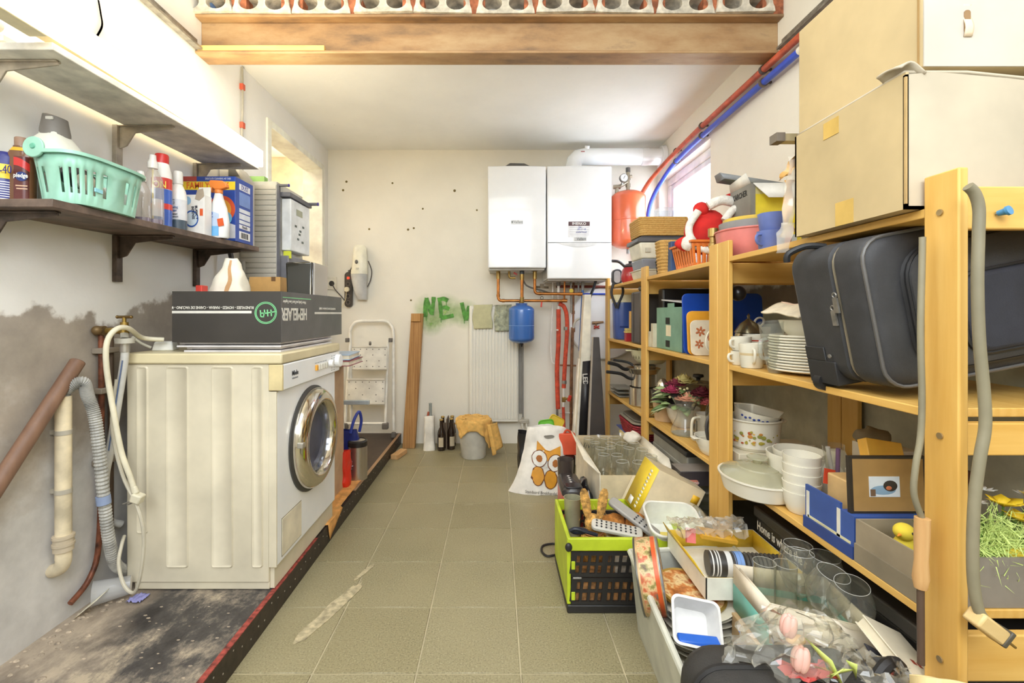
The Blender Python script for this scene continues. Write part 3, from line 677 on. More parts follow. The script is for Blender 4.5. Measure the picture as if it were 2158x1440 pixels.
for k in range(5):
    obj('push_button', B().bx(xf, xf+.008, 1.955+k*.028, 1.973+k*.028, .838, .862), mat((236, 170, 60) if k == 0 else (230, 226, 214), .4), cp, bevel=.002)
obj('selector_knob', B().cyl((xf, 2.125, .852), (xf+.018, 2.125, .852), .017, .015, n=20), m_enw, cp, bevel=.002)
obj('programme_knob', B().cyl((xf, 2.215, .855), (xf+.022, 2.215, .855), .032, .03, n=28), m_enw, cp, bevel=.003)
b = B()
for k in range(14): b.bx(xf, xf+.0006, 2.145+.03*(k % 2), 2.16+.03*(k % 2), .815+.011*(k//2), .818+.011*(k//2))
for k in range(5): b.bx(xf, xf+.0006, 1.953+k*.028, 1.975+k*.028, .868, .871)
o = obj('panel_print', b, mat((150, 156, 164), .5), cp); o['kind'] = 'stuff'
text('Miele', .026, (xf+.0008, 1.76, .855), FXP, mat((60, 62, 70), .4), cp, bold=.0004)
text('HYDROMATIC', .008, (xf+.0008, 1.76, .836), FXP, mat((130, 132, 138), .4), cp)
dy, dz, xd = 1.975, .555, -.787
m_chr = mat((214, 208, 196), .12, 1, .03, 4)
dr = obj('door_ring', B(Matrix.Translation((xd, dy, dz)) @ Matrix.Rotation(R(90), 4, 'Y')).lathe([(.205, 0), (.21, .012), (.205, .03), (.192, .045), (.165, .055), (.148, .05), (.138, .03), (.134, .0)], 56), m_chr, t, angle=60)
obj('door_seal', B(Matrix.Translation((xd, dy-.004, dz)) @ Matrix.Rotation(R(90), 4, 'Y')).lathe([(.219, 0), (.219, .006), (.205, .010), (.205, 0)], 56), mat((70, 68, 66), .5), t)
obj('door_glass', B(Matrix.Translation((xd, dy, dz)) @ Matrix.Rotation(R(90), 4, 'Y')).lathe([(.138, .028), (.12, .018), (.10, -.02), (.085, -.07), (.05, -.085), (0, -.09)], 48), glass((210, 214, 226), .05, .10), dr)
# drum behind the glass: the front panel is open there
obj('drum', B(Matrix.Translation((xd+.0005, dy, dz)) @ Matrix.Rotation(R(90), 4, 'Y')).lathe([(.134, .004), (.128, .0025), (.09, .002), (0, .0015)], 40), mat((86, 90, 112), .35, .4, .15, 8), dr)
obj('door_catch', B().bx(xd+.028, xd+.05, dy-.212, dy-.19, dz+.01, dz+.03), mat((190, 186, 176), .3, .7), dr, bevel=.002)
obj('filter_flap', B().bx(-.7872, -.7842, 1.70, 1.865, .19, .325), mat((234, 224, 200), .45), t, bevel=.001)
obj('flap_gap', B().bx(-.7874, -.786, 1.697, 1.868, .187, .1895).bx(-.7874, -.786, 1.697, 1.6998, .187, .328).bx(-.7874, -.786, 1.697, 1.868, .3255, .328), mat((150, 140, 110), .6), t)
for (xa, xb, za, zb_) in ((288, 313, 772, 1125), (350, 398, 772, 1197), (445, 492, 772, 1197), (530, 555, 772, 1197)):
    p0, p1 = P(xa, zb_, ya), P(xb, za, ya); w_, h_ = p1.x-p0.x, p1.z-p0.z
    ro = rrect(w_, h_, .01, 3); ri = rrect(w_-.008, h_-.008, .008, 3); r2 = rrect(w_-.016, h_-.016, .006, 3)
    c = ((p0.x+p1.x)/2, (p0.z+p1.z)/2)
    mk = lambda q, y: [(a+c[0], y, s+c[1]) for a, s in q]
    obj('pressed_rib', B().loft([mk(ro, ya+.0005), mk(ri, ya-.005), mk(r2, ya-.0018)]), m_bei, t, angle=50)
for x in (-1.29, -.85):
    obj('foot', B().cyl((x, ya+.05, .0855), (x, ya+.05, .09), .02, n=12), mat((60, 58, 56), .6), t)
# ---- flat cardboard and the black printed box on top ----
m_fold = mat((224, 220, 222), .6)
for k, (x0, x1, y0, y1, z) in enumerate(((-1.16, -.80, 1.72, 2.25, .9375), (-1.18, -.795, 1.71, 2.24, .956))):
    t = thing('folded_carton', ('lower', 'upper')[k]+' of the two flattened cartons under the black printed box', 'carton', (0, 0, 0), 0, 'flattened cartons on the washing machine')
    obj('cardboard_sheet', B().bx(x0, x1, y0, y1, z, z+.006), m_fold, t); obj('cardboard_sheet', B().bx(x0+.004, x1-.006, y0+.01, y1, z+.010, z+.0165), m_fold, t)
    obj('flute_edge', B().bx(x0+.01, x1-.02, y0+.03, y1-.01, z+.006, z+.010), mat((120, 110, 96), .8), t)
t = thing('black_box', 'open black printed meat box standing on the washing machine', 'box', (-.99, 2.03, .9745)); t.location = (-.99, 2.03, .9745)
m_box = mat((62, 58, 54), .45, 0, .06, 5); hx, hy, hh = .20, .33, .187
b = B(); b.bx(-hx, hx, -hy, hy, 0, .004); th = .005
b.bx(-hx, hx, -hy, -hy+th, .004, hh).bx(-hx, hx, hy-th, hy, .004, hh).bx(-hx, -hx+th, -hy+th, hy-th, .004, hh).bx(hx-th, hx, -hy+th, hy-th, .004, hh)
obj('box_body', b, m_box, t)
obj('box_side', B().bx(hx+.0002, hx+.0012, -hy, hy, .0, hh), mat((100, 98, 98), .4), t)
m_pw = mat((226, 222, 212), .5); m_pg = mat((140, 226, 160), .5); yy = -hy-.0006
obj('printed_stripe', B().bx(-hx, .092, yy-.0006, yy, .106, .1155), m_pw, t)
text('RUNDVLEES - HOVEZI - MARHA - CARNE DE VACUNO - \u00a5', .0142, (-.05, yy-.0004, .1275), (R(90), R(180), 0), m_pw, t, sx=.82, bold=.0003)
b = B(Matrix.Translation((.144, yy, .108)) @ Matrix.Rotation(R(90), 4, 'X'))
for r in (.040, .0355): b.lathe([(r-.0016, 0), (r-.0016, .0008), (r+.0008, .0008), (r+.0008, 0)], 40)
obj('round_emblem', b, m_pg, t)
b = B(); bar = lambda x0, z0, x1, z1: b.box(((x0+x1)/2, yy-.0004, (z0+z1)/2), (math.hypot(x1-x0, z1-z0), .0008, .004), (0, -math.atan2(z1-z0, x1-x0), 0))
for q in ((.124, .118, .126, .094), (.126, .094, .138, .093), (.136, .093, .138, .107), (.125, .107, .150, .107), (.150, .12, .152, .095), (.152, .108, .182, .113), (.163, .120, .165, .096), (.139, .12, .14, .107)): bar(*q)
obj('emblem_letters', b, m_pg, t)
xx = hx+.0016
text('HEMELAER', .066, (xx, -.215, .105), (R(90), R(180), R(90)), m_pw, t, sx=.72, bold=.0014)
text('Where Quality and Taste Come Together', .016, (xx, -.215, .150), (R(90), R(180), R(90)), m_pw, t, sx=.75)
text('RUNDVLEES HOVEZI MARHA CARNE', .014, (xx, .135, .128), (R(90), R(180), R(90)), m_pw, t, sx=.9)
obj('printed_stripe', B().bx(hx+.0013, xx, -.02, hy, .103, .112), m_pw, t)
obj('green_line', B().bx(hx+.0013, xx, -.32, -.06, .164, .167), m_pg, t)
bz = .979+.001
# contents of the black box
tp = thing('paper_bag', 'crumpled white paper bag peaking out of the black box', 'bag', (-1.115, 1.92, bz))
def bagf(u, v):
    a = 2*math.pi*u; h = .325*v; k = (1-v)**.75; w = .105*k+.022; d = .09*k+.012
    p = Vector((w*math.copysign(abs(math.cos(a))**.8, math.cos(a)), d*math.copysign(abs(math.sin(a))**.8, math.sin(a)), h))
    p.x += .02*v
    return p+wob((p.x*1, p.y, p.z), 22, .012)*(1-.2*v)
b = B().grid(bagf, 40, 18); obj('bag_skin', b, mat((240, 232, 214), .7, 0, .04, 10), tp, angle=28)
obj('tan_stripe', B().grid(lambda u, v: bagf(.765+.035*u, .55+.42*v)*1.012, 4, 10), mat((206, 160, 112), .7), tp)
tp = thing('brown_carton', 'small brown cardboard carton inside the black box', 'carton', (-1.075, 2.2, bz)); 
obj('carton_body', B().bx(-.072, .072, -.05, .05, 0, .27), mat((206, 160, 96), .8), tp)
obj('carton_notch', B().bx(.03, .05, -.0505, -.049, .25, .2705), mat((120, 86, 50), .8), tp)
tp = thing('black_tin', 'glossy black tin with clear wrapped side in the black box', 'tin', (-.86, 2.10, bz))
obj('tin_body', B().taper((0, 0, 0), (.10, .16), (.118, .17), .325), mat((44, 42, 34), .15, 0, .05, 5, coat=.5), tp, bevel=.008)
obj('wrapped_side', B().bx(.052, .064, -.07, .085, .02, .322), glass((232, 224, 214), .12, .55), tp)
obj('rim_line', B().bx(.048, .0525, -.083, -.078, .02, .325), mat((226, 220, 206), .4), tp)
tag(obj('red_packet', B().bx(-1.17, -1.145, 1.80, 1.84, bz, 1.19), mat((214, 62, 48), .5), bevel=.003), 'small red packet corner beside the white paper bag', 'packet')
# adapter on the washing machine
t = thing('adapter_box', 'white power adapter lying behind the black box', 'adapter', (-1.285, 1.80, .9372), 12)
obj('adapter_body', B().taper((0, 0, 0), (.075, .06), (.06, .045), .035), mat((238, 236, 226), .4), t, bevel=.005)
obj('adapter_cable', B().tube([(-.04, -.02, .012), (-.07, -.03, .03), (-.09, -.05, .055)], .005, 8, smooth=4), mat((236, 232, 214), .5), t)
# ================= PIPES AND HOSES LEFT OF THE WASHER =================
m_crd = mat((232, 224, 198), .5); m_brs = mat((176, 146, 76), .35, .8, .12, 30); m_cop = mat((120, 72, 52), .5, .4, .3, 30)
t = thing('water_tap', 'brass water tap with cross handle on the left wall', 'tap', (0, 0, 0))
c = P(262, 690, 1.62)
obj('tap_body', B().cyl(c+Vector((-.06, 0, -.012)), c+Vector((.012, 0, -.012)), .011, n=14).cyl(c+Vector((0, 0, -.025)), c+Vector((0, 0, .018)), .014, .012, n=14).cyl(c+Vector((0, 0, .018)), c+Vector((0, 0, .034)), .006, n=10), m_brs, t)
obj('tap_handle', B().cyl(c+Vector((-.024, 0, .036)), c+Vector((.024, 0, .036)), .005, n=8).sph(c+Vector((-.024, 0, .036)), .006, 8, 6).sph(c+Vector((.024, 0, .036)), .006, 8, 6), mat((130, 104, 60), .4, .7), t)
obj('hose_nut', B().cyl(c+Vector((.01, -.01, -.055)), c+Vector((.01, -.01, -.038)), .028, .03, n=14).cyl(c+Vector((.008, -.01, -.038)), c+Vector((.004, -.005, -.022)), .012, n=12), mat((196, 192, 180), .5), t)
obj('wall_elbow', B().cyl((XL, 1.62, c.z-.012), (XL+.03, 1.62, c.z-.012), .017, n=14).sph((XL+.02, 1.60, c.z-.01), .016, 12, 8), mat((134, 108, 70), .5, .5), t)
m_hose = mat((206, 204, 198), .5)
t = thing('inlet_hose', 'grey water inlet hose hanging from the brass tap', 'hose', (0, 0, 0))
obj('hose', B().tube([c+Vector((.01, -.01, -.055)), P(262, 760, 1.61), P(248, 850, 1.60), P(232, 950, 1.60), P(222, 1010, 1.62), P(228, 1090, 1.66), P(255, 1105, 1.70)], .0125, 12, smooth=6), m_hose, t)
obj('hose_ferrule', B().cyl(c+Vector((.01, -.01, -.085)), c+Vector((.01, -.01, -.055)), .0145, n=14), mat((200, 196, 190), .3, .7), t)
obj('blue_stripe', B().tube([P(258, 760, 1.595), P(244, 850, 1.585), P(229, 950, 1.585)], .002, 6, smooth=5), mat((90, 110, 150), .5), t)
t = thing('power_cable', 'cream power cable with dangling plug beside the washing machine', 'cable', (0, 0, 0))
obj('cable', B().tube([P(345, 716, 1.75), P(300, 712, 1.70), P(270, 692, 1.60), P(245, 694, 1.55), P(226, 720, 1.53), P(224, 770, 1.53), P(236, 850, 1.54), P(255, 950, 1.55), P(276, 1010, 1.56), P(284, 1038, 1.56)], .0085, 10, smooth=7), m_crd, t)
pl_ = P(290, 1050, 1.56)
obj('plug', B().box(pl_, (.034, .03, .03), (0, R(20), 0)).cyl(pl_+Vector((-.004, 0, .014)), pl_+Vector((-.012, 0, .04)), .010, .007, n=10), m_crd, t, bevel=.005)
obj('plug_pin', B().cyl(pl_+Vector((-.015, -.006, -.008)), pl_+Vector((-.045, -.006, -.018)), .0025, n=8).cyl(pl_+Vector((-.012, .006, -.014)), pl_+Vector((-.04, .006, -.026)), .0025, n=8), m_galv, t)
t = thing('spare_cable', 'grey looping cable below the dangling plug', 'cable', (0, 0, 0))
obj('cable', B().tube([P(246, 800, 1.59), P(236, 900, 1.58), P(258, 1000, 1.57), P(290, 1070, 1.555), P(303, 1130, 1.555), P(298, 1200, 1.555), P(284, 1248, 1.56), P(262, 1235, 1.57), P(250, 1190, 1.58), P(256, 1150, 1.60), P(262, 1130, 1.63)], .0055, 8, smooth=6), mat((206, 198, 178), .5), t)
t = thing('waste_pipe', 'cream plastic waste pipe clipped to the left wall', 'pipe', (0, 0, 0))
m_pvc = mat((226, 210, 178), .45, 0, .1, 12)
px, py = -1.362, 1.457
obj('pipe', B().cyl((px, py, .31), (px, py, .82), .021, n=20), m_pvc, t)
obj('pipe_socket', B().cyl((px, py, .335), (px, py, .385), .026, n=20).cyl((px, py, .352), (px, py, .36), .0285, n=20).cyl((px, py, .375), (px, py, .383), .0285, n=20), mat((206, 190, 164), .6), t)
obj('pipe_elbow', B().tube([(px, py, .335), (px, py, .30), (px-.012, py, .278), (px-.037, py, .27)], .0205, 16, smooth=5), m_pvc, t)
for z in (.70, .515): obj('pipe_clip', B().cyl((px, py, z), (px, py, z+.014), .0225, n=20).bx(XL, px, py-.006, py+.006, z, z+.014), mat((186, 178, 162), .6), t)
t = thing('drain_hose', 'grey corrugated drain hose arching down behind the washer', 'hose', (0, 0, 0))
pts = spline([Vector((px, py, .80)), Vector((px+.004, py, .835)), Vector((px+.04, py+.02, .862)), P(185, 835, 1.50), P(200, 880, 1.51), P(210, 960, 1.52), P(220, 1060, 1.54), P(230, 1140, 1.57), P(244, 1190, 1.62), P(270, 1205, 1.70)], 26)
b = B(); rr = [.0185 if i % 2 else .0155 for i in range(len(pts))]
b.tube(pts, .017, 12, rr=rr); obj('corrugated_hose', b, mat((172, 170, 164), .5, 0, .12, 20), t, angle=20)
obj('hose_tape', B().cyl(P(217, 1045, 1.535), P(219, 1062, 1.537), .020, n=14), mat((150, 166, 200), .5), t)
t = thing('brown_pole', 'thick brown wooden pole leaning along the left wall', 'pole', (0, 0, 0))
a0, a1 = Vector((-1.355, 1.5, .925)), Vector((-1.365, 1.12, .42))
obj('pole', B().cyl(a0, a1, .0215, n=20), wood((112, 82, 64), (140, 106, 84), 'Z', .55), t, bevel=.003)
t = thing('copper_riser', 'dusty copper pipe rising to the brass tap', 'pipe', (0, 0, 0))
obj('pipe', B().tube([(XL+.018, 1.62, c.z-.01), (XL+.018, 1.62, .6), (XL+.018, 1.61, .28), (XL+.02, 1.57, .18), (XL+.02, 1.50, .14)], .009, 10, smooth=6), m_cop, t)
obj('twin_pipe', B().cyl((XL+.018, 1.66, c.z), (XL+.018, 1.66, .3), .009, n=10), mat((96, 78, 62), .6, .2), t)
for z in (.94, .80, .55): obj('pipe_clip', B().bx(XL, XL+.035, 1.60, 1.68, z, z+.02), mat((150, 138, 122), .7), t, bevel=.003)
# cup and scraps on the platform
t = thing('measuring_cup', 'clear plastic cup lying on the platform by the wall', 'cup', (-1.325, 1.60, .128), 0, rot=(R(90), R(0), R(-58)))
obj('cup_wall', B().lathe([(.030, -.05), (.04, .05), (.0415, .052)], 24), glass((236, 236, 236), .15, .35), t); obj('cup_base', B().lathe([(0, -.05), (.030, -.05)], 24), mat((226, 222, 214), .5), t)
tag(obj('paper_label', B().grid(lambda u, v: Vector((-1.372+.06*u, 1.50+.05*v+.02*u, .088+.05*u+.01*v)), 4, 4), mat((232, 224, 198), .7), solid=.001), 'curled cream paper label beside the plastic cup', 'paper')
tag(obj('plastic_scrap', B().grid(lambda u, v: Vector((-1.27+.05*u, 1.585+.05*v, .09+.014*abs(noise.noise(Vector((u*4, v*4, 0)))))), 8, 8), mat((150, 150, 206), .4), solid=.001), 'small lilac plastic scrap by the washer corner', 'scrap')
b = B(); random.seed(3)
for k in range(90):
    x = -1.39+abs(random.gauss(0, .07)); yv = random.uniform(.95, 1.65); s = random.uniform(.002, .008)
    b.sph((x, yv, .0855), (s*1.5, s, s*.6), 6, 4)
for k in range(70):
    s = random.uniform(.001, .004); b.sph((random.uniform(-1.35, -.83), random.uniform(1.1, 1.65), .0855), (s*2, s, s*.5), 5, 3)
o = obj('plaster_rubble', b, mat((176, 160, 140), .95, 0, .2, 50)); o['kind'] = 'stuff'; tag(o, 'crumbs of plaster along the platform by the left wall', 'rubble')
# ================= BEHIND THE WASHER =================
m_card = mat((206, 172, 126), .8, 0, .06, 6)
t = thing('brown_carton', 'brown cardboard carton standing behind the washing machine', 'carton', (-.94, 2.52, .0865))
obj('carton_body', B().bx(-.16, .07, -.12, .12, 0, .72), mat((196, 162, 126), .8), t, bevel=.002)
for k, (z, c_, lab) in enumerate(((.808, (150, 74, 84), 'maroon book lying under the blue grey one behind the washer'), (.839, (176, 196, 220), 'blue grey book on top behind the washing machine'))):
    t = thing('book', lab, 'book', (-.93, 2.50, z), 4*k, 'books behind the washing machine')
    obj('cover', B().bx(-.15, .175-.01*k, -.12, .12, 0, .004).bx(-.15, .175-.01*k, -.12, .12, .024, .028), mat(c_, .4), t); obj('pages', B().bx(-.145, .17-.01*k, -.115, .115, .004, .024), mat((232, 222, 200), .8), t)
t = thing('blue_bag', 'dark blue carrier bag with white print behind the washer', 'bag', (-.90, 2.80, .0865))
def bb_(u, v):
    a = 2*math.pi*u; w, d = .085-.02*v, .05-.03*v; p = Vector((w*math.copysign(abs(math.cos(a))**.5, math.cos(a))-.01*v, d*math.copysign(abs(math.sin(a))**.5, math.sin(a)), .29*v)); return p+wob(p, 18, .012)
obj('bag_skin', B().grid(bb_, 32, 14), mat((34, 48, 120), .35), t)
obj('bag_handle', B().tube([(.03, -.04, .28), (.05, -.03, .36), (.07, 0, .40), (.075, .03, .34), (.06, .04, .27)], .009, 8, smooth=5), mat((44, 64, 160), .35), t)
text('Kana', .05, (.055, -.062, .12), (R(80), R(-60), R(18)), mat((226, 226, 236), .4), t)
t = thing('red_bag', 'bright red plastic bag slumped beside the steel tin', 'bag', (-.915, 2.67, .0865))
obj('bag_skin', B().grid(lambda u, v: (lambda p: p+wob(p, 20, .016))(Vector(((.075-.006*v)*math.copysign(abs(math.cos(2*math.pi*u))**.4, math.cos(2*math.pi*u)), .045*math.copysign(abs(math.sin(2*math.pi*u))**.4, math.sin(2*math.pi*u)), .19*v+.02*u*v))), 32, 12), mat((222, 52, 34), .3), t)
t = thing('steel_tin', 'brushed steel canister with black lid behind the washer', 'canister', (-.835, 2.79, .0865))
obj('tin_body', B().lathe([(0, 0), (.056, 0), (.056, .20), (0, .2)], 32), mat((186, 180, 172), .28, .9, .06, 4), t, bevel=.002)
obj('black_lid', B().lathe([(.0575, .198), (.0575, .226), (.05, .234), (.046, .234), (.046, .226)], 32), mat((40, 36, 34), .4), t); obj('lid_top', B().lathe([(0, .23), (.0455, .23)], 28), mat((176, 166, 150), .3, .5), t)
t = thing('grey_squeegee', 'grey floor wiper handle poking out behind the washer', 'wiper', (-.93, 2.92, .0865), 0)
obj('wiper_head', B().bx(-.07, .13, -.012, .012, .42, .446), mat((176, 184, 190), .4), t, bevel=.003); obj('wiper_stick', B().cyl((-.03, 0, 0), (-.06, .02, .70), .011, n=10), mat((226, 222, 210), .4), t)
t = thing('orange_cloth', 'orange wiping cloth draped over the platform edge', 'cloth', (0, 0, 0))
def clf(u, v):
    x = -.90+.115*u if u < .8 else -.808+.02*min(1, (u-.8)*5)
    k = max(0, 1-v*3.2); z = .0895 if u < .8 else .0895-.078*max(0, (u-.87)/.13)*k
    if u > .87 and k <= 0: x -= .02*(u-.87)/.13
    if u > .84 and k > 0: x = -.786
    p = Vector((x, 2.20+.62*v+.04*math.sin(6*u), z)); p.z += .008*abs(noise.noise(Vector((u*5, v*9, 0)))); return p
obj('cloth_sheet', B().grid(clf, 30, 24), mat((232, 170, 96), .85, 0, .08, 20), t, solid=.0015)
# ---- folding steps ----
t = thing('step_ladder', 'white folding steel step ladder against the back wall', 'ladder', (0, 0, 0))
m_lad = mat((240, 236, 226), .35); m_gry = mat((110, 104, 98), .5)
yl = 3.70
def PL(x, y, Y=yl): return P(x, y, Y)
fp = [PL(740, 905), PL(733, 720), PL(732, 700), PL(738, 685), PL(750, 678), PL(780, 677), PL(806, 677), PL(818, 684), PL(825, 700), PL(826, 740), PL(829, 907)]
for p in fp: p.y = yl+.08*(p.z-.085)/1.0
obj('front_frame', B().tube(fp, .0125, 12, smooth=4), m_lad, t)
ra = [PL(722, 905, 3.62), PL(733, 780, 3.71)]; rb = [PL(816, 905, 3.62), PL(821, 720, 3.74)]
obj('rear_leg', B().tube([PL(727, 893, 3.64), PL(738, 725, 3.75)], .011, 10), m_lad, t); obj('rear_leg', B().tube([PL(812, 893, 3.64), PL(818, 718, 3.75)], .011, 10), m_lad, t)
obj('cross_bar', B().tube([PL(727, 893, 3.64), PL(812, 893, 3.64)], .011, 10), m_lad, t)
for x, y in ((727, 898), (812, 898)):
    obj('foot', B().box(PL(x, y, 3.64), (.05, .035, .05)), m_gry, t, bevel=.008)
obj('foot', B().box((fp[-1].x, fp[-1].y, .108), (.034, .034, .042)), m_gry, t, bevel=.006); obj('foot', B().box((fp[0].x, fp[0].y, .108), (.034, .034, .042)), m_gry, t, bevel=.006)
for (x0, x1, y0, y1) in ((743, 816, 731, 778), (732, 811, 800, 851)):
    a, q = PL(x0, y0, 3.66), PL(x1, y1, 3.66)
    st = obj('step', B().bx(a.x, q.x, 3.655, 3.675, q.z, a.z), m_lad, t, bevel=.006)
    obj('step_edge', B().tube([(a.x, 3.652, a.z), (q.x, 3.652, a.z)], .007, 8).tube([(a.x, 3.652, q.z), (q.x, 3.652, q.z)], .008, 8), mat((214, 208, 196), .35), st)
    b = B()
    for i in range(6):
        for j in range(4):
            if (i+j) % 2 == 0 or j in (0, 3):
                b.cyl((a.x+.015+(q.x-a.x-.03)*i/5, 3.6552, a.z-.02-(a.z-q.z-.04)*j/3), (a.x+.015+(q.x-a.x-.03)*i/5, 3.6535, a.z-.02-(a.z-q.z-.04)*j/3), .004, n=8)
    o = obj('tread_hole', b, mat((90, 84, 76), .7), st); o['kind'] = 'stuff'
for x, y in ((732, 717), (823, 717)): obj('joint', B().box(PL(x, y, 3.715), (.028, .03, .034)), m_gry, t, bevel=.004)
obj('hook', B().cyl(PL(780, 726, 3.66), PL(780, 722, 3.70), .01, n=10), m_gry, t)
# ---- plank, offcuts ----
t = thing('wooden_plank', 'rough brown plank leaning upright against the back wall', 'plank', (0, 0, 0))
A, C_ = P(862, 945, 3.72), P(880, 661, 3.80); A.z = .001
def pk(c, w, d): return [c+Vector((-w, -d, 0)), c+Vector((w, -d, 0)), c+Vector((w, d, 0)), c+Vector((-w, d, 0))]
obj('plank', B().loft([pk(A, .05, .022), pk(C_, .048, .022)]), wood((150, 104, 56), (196, 150, 92), 'Z', .7), t, bevel=.003)
obj('end_block', B().bx(C_.x-.045, C_.x+.03, C_.y-.045, C_.y-.022, C_.z-.065, C_.z), wood((176, 126, 66), (206, 158, 96), 'Z', .7), t, bevel=.002)
tag(obj('wood_offcut', B().box((-.735, 3.50, .018), (.055, .17, .034), (0, 0, R(-14))), wood((200, 150, 96), (222, 180, 128), 'Y', .7), bevel=.002), 'short wooden offcut on the tiles by the platform end', 'offcut')
# ================= BACK WALL =================
m_wgl = mat((240, 241, 242), .18, 0, .015, 3, coat=.3); m_cu = mat((196, 128, 66), .3, .75, .12, 18); m_bra = mat((170, 140, 80), .35, .8, .1, 30)
m_grey = mat((140, 138, 134), .45)
def boiler(name, label, x0, x1, zt, zb, y0, y1):
    t = thing(name, label, 'boiler', ((x0+x1)/2, (y0+y1)/2, zb)); w = (x1-x0)/2; d = (y1-y0)/2; h = zt-zb
    prof = [(-w, d), (-w, -d+.012)]+[(-w+2*w*i/10, -d-.012*(1-(2*i/10-1)**2)) for i in range(11)]+[(w, -d+.012), (w, d)]
    body = B().prism([(p[0], p[1]) for p in prof], h, (0, 0, 0), (1, 0, 0), (0, 1, 0))
    return t, body, w, d, h
t, b, w, d, h = boiler('water_heater', 'left white wall boiler above the blue vessel', -.0645, .376, 2.195, 1.424, 3.50, 3.848)
obj('casing', b, m_wgl, t, bevel=.008)
obj('base_plate', B().bx(-w+.01, w-.01, -d+.03, d, -.012, -.0005), mat((214, 212, 206), .5), t)
obj('badge', B().bx(-.045, .045, -d-.0155, -d-.0125, .33, .36), mat((226, 226, 226), .3), t, bevel=.002)
text('Vaillant', .030, (.008, -d-.0158, .345), FY, mat((110, 112, 114), .4), t, sx=.8, bold=.0003)
obj('badge_mark', B().bx(-.042, -.03, -d-.0162, -d-.0156, .336, .354), mat((120, 122, 124), .4), t)
obj('flue_cap', B().add([(-.11, -.14, h), (.13, -.14, h), (.13, .1, h), (-.11, .1, h), (-.05, -.1, h+.048), (.06, -.1, h+.046), (.09, .08, h+.03), (-.07, .08, h+.045)], [(0, 1, 5, 4), (1, 2, 6, 5), (2, 3, 7, 6), (3, 0, 4, 7), (4, 5, 6, 7)]), mat((96, 94, 92), .5), t, bevel=.006)
t, b, w, d, h = boiler('combi_boiler', 'right white wall boiler with service sticker and flue', .384, .872, 2.195, 1.342, 3.50, 3.848)
obj('casing', b, m_wgl, t, bevel=.008)
obj('base_plate', B().bx(-w+.01, w-.01, -d+.03, d, -.010, -.0005), mat((206, 204, 198), .5), t)
obj('panel_seam', B().bx(-w+.004, w-.004, -d-.0126, -d-.004, .272, .2755), mat((150, 150, 152), .5), t)
b = B()
vv = []
for i in range(13):
    u = -1+2*i/12; x = u*.17; zz = .27-.03*(1-u*u); yy = -d-.0125*(1-(x/w)**2)-.0006
    vv += [(x, yy, .271), (x, yy-.0025, zz)]
b.add(vv, [(2*i, 2*i+1, 2*i+3, 2*i+2) for i in range(12)]); obj('grip_recess', b, mat((226, 226, 226), .3), t)
yy = -d-.0135
obj('service_sticker', B().bx(-.085, .075, yy-.0005, yy, .315, .43), mat((240, 240, 244), .5), t)
obj('sticker_header', B().bx(-.085, .075, yy-.001, yy-.0005, .398, .43), mat((92, 62, 66), .5), t)
text('IMERKO', .028, (-.005, yy-.0015, .414), FY, mat((246, 244, 244), .5), t, sx=1.05, bold=.0004)
b = B()
for k in range(5): b.bx(-.078, .068, yy-.0009, yy-.0005, .33+.0135*k, .3315+.0135*k)
obj('sticker_rule', b, mat((120, 120, 132), .5), t)
text('Set', .018, (.0, yy-.0014, .388), FY, mat((40, 60, 160), .5), t, shear=.2); text('24 11 18', .018, (.012, yy-.0014, .372), FY, mat((40, 60, 160), .5), t, shear=.3); text('onderhoud', .018, (.01, yy-.0014, .352), FY, mat((40, 60, 160), .5), t, shear=.3)
obj('badge', B().bx(-.04, .05, yy-.002, yy, .286, .312), mat((206, 206, 204), .3), t, bevel=.002)
text('Vaillant', .028, (.012, yy-.0026, .299), FY, mat((104, 106, 108), .4), t, sx=.85, bold=.0003)
# flue
t = thing('flue_pipe', 'fat white flue pipe running from the boiler into the right wall', 'pipe', (0, 0, 0))
m_flu = mat((244, 246, 248), .15, 0, .01, 3, coat=.3)
obj('flue_tube', B().tube([(.615, 3.68, 2.20), (.615, 3.68, 2.25), (.622, 3.68, 2.29), (.645, 3.68, 2.315), (.69, 3.68, 2.326), (1.335, 3.68, 2.326)], .066, 28), m_flu, t, angle=60)
obj('wall_collar', B().cyl((1.30, 3.68, 2.326), (1.335, 3.68, 2.326), .085, .09, n=28), m_flu, t, bevel=.004)
obj('joint_sleeve', B().cyl((1.15, 3.68, 2.326), (1.20, 3.68, 2.326), .069, n=28), m_flu, t); obj('joint_sleeve', B().cyl((.615, 3.68, 2.196), (.615, 3.68, 2.215), .072, n=28), m_flu, t)
obj('test_cap', B().cyl((.715, 3.65, 2.38), (.715, 3.64, 2.40), .02, n=16), m_flu, t)
obj('flue_marking', B().box((.675, 3.613, 2.345), (.03, .001, .008)), mat((190, 120, 120), .5), t)
# red expansion vessel
def vessel(t, c, r, z0, z1, m, seam, n=36):
    h = z1-z0; k = r*.45
    pr = [(0, z0), (r*.4, z0+.004)]+[(r*math.sin(R(a))*.98+.02*r, z0+k-k*math.cos(R(a))) for a in (35, 50, 65, 80)]+[(r, z0+k)]
    if seam: zs = (z0+z1)/2-.01; pr += [(r, zs-.006), (r+.004, zs-.003), (r+.004, zs+.003), (r, zs+.006)]
    pr += [(r, z1-k)]+[(r*math.sin(R(a))*.98+.02*r, z1-k+k*math.cos(R(a))) for a in (80, 65, 50, 35)]+[(r*.4, z1-.004), (0, z1)]
    obj('vessel_body', B().lathe(pr, n, c=(c[0], c[1], 0)), m, t)
t = thing('red_expansion_vessel', 'orange red expansion vessel beside the right boiler', 'vessel', (0, 0, 0))
vx, vy = 1.035, 3.64
vessel(t, (vx, vy), .135, 1.585, 2.045, mat((222, 106, 68), .22, 0, .03, 4, coat=.4), True)
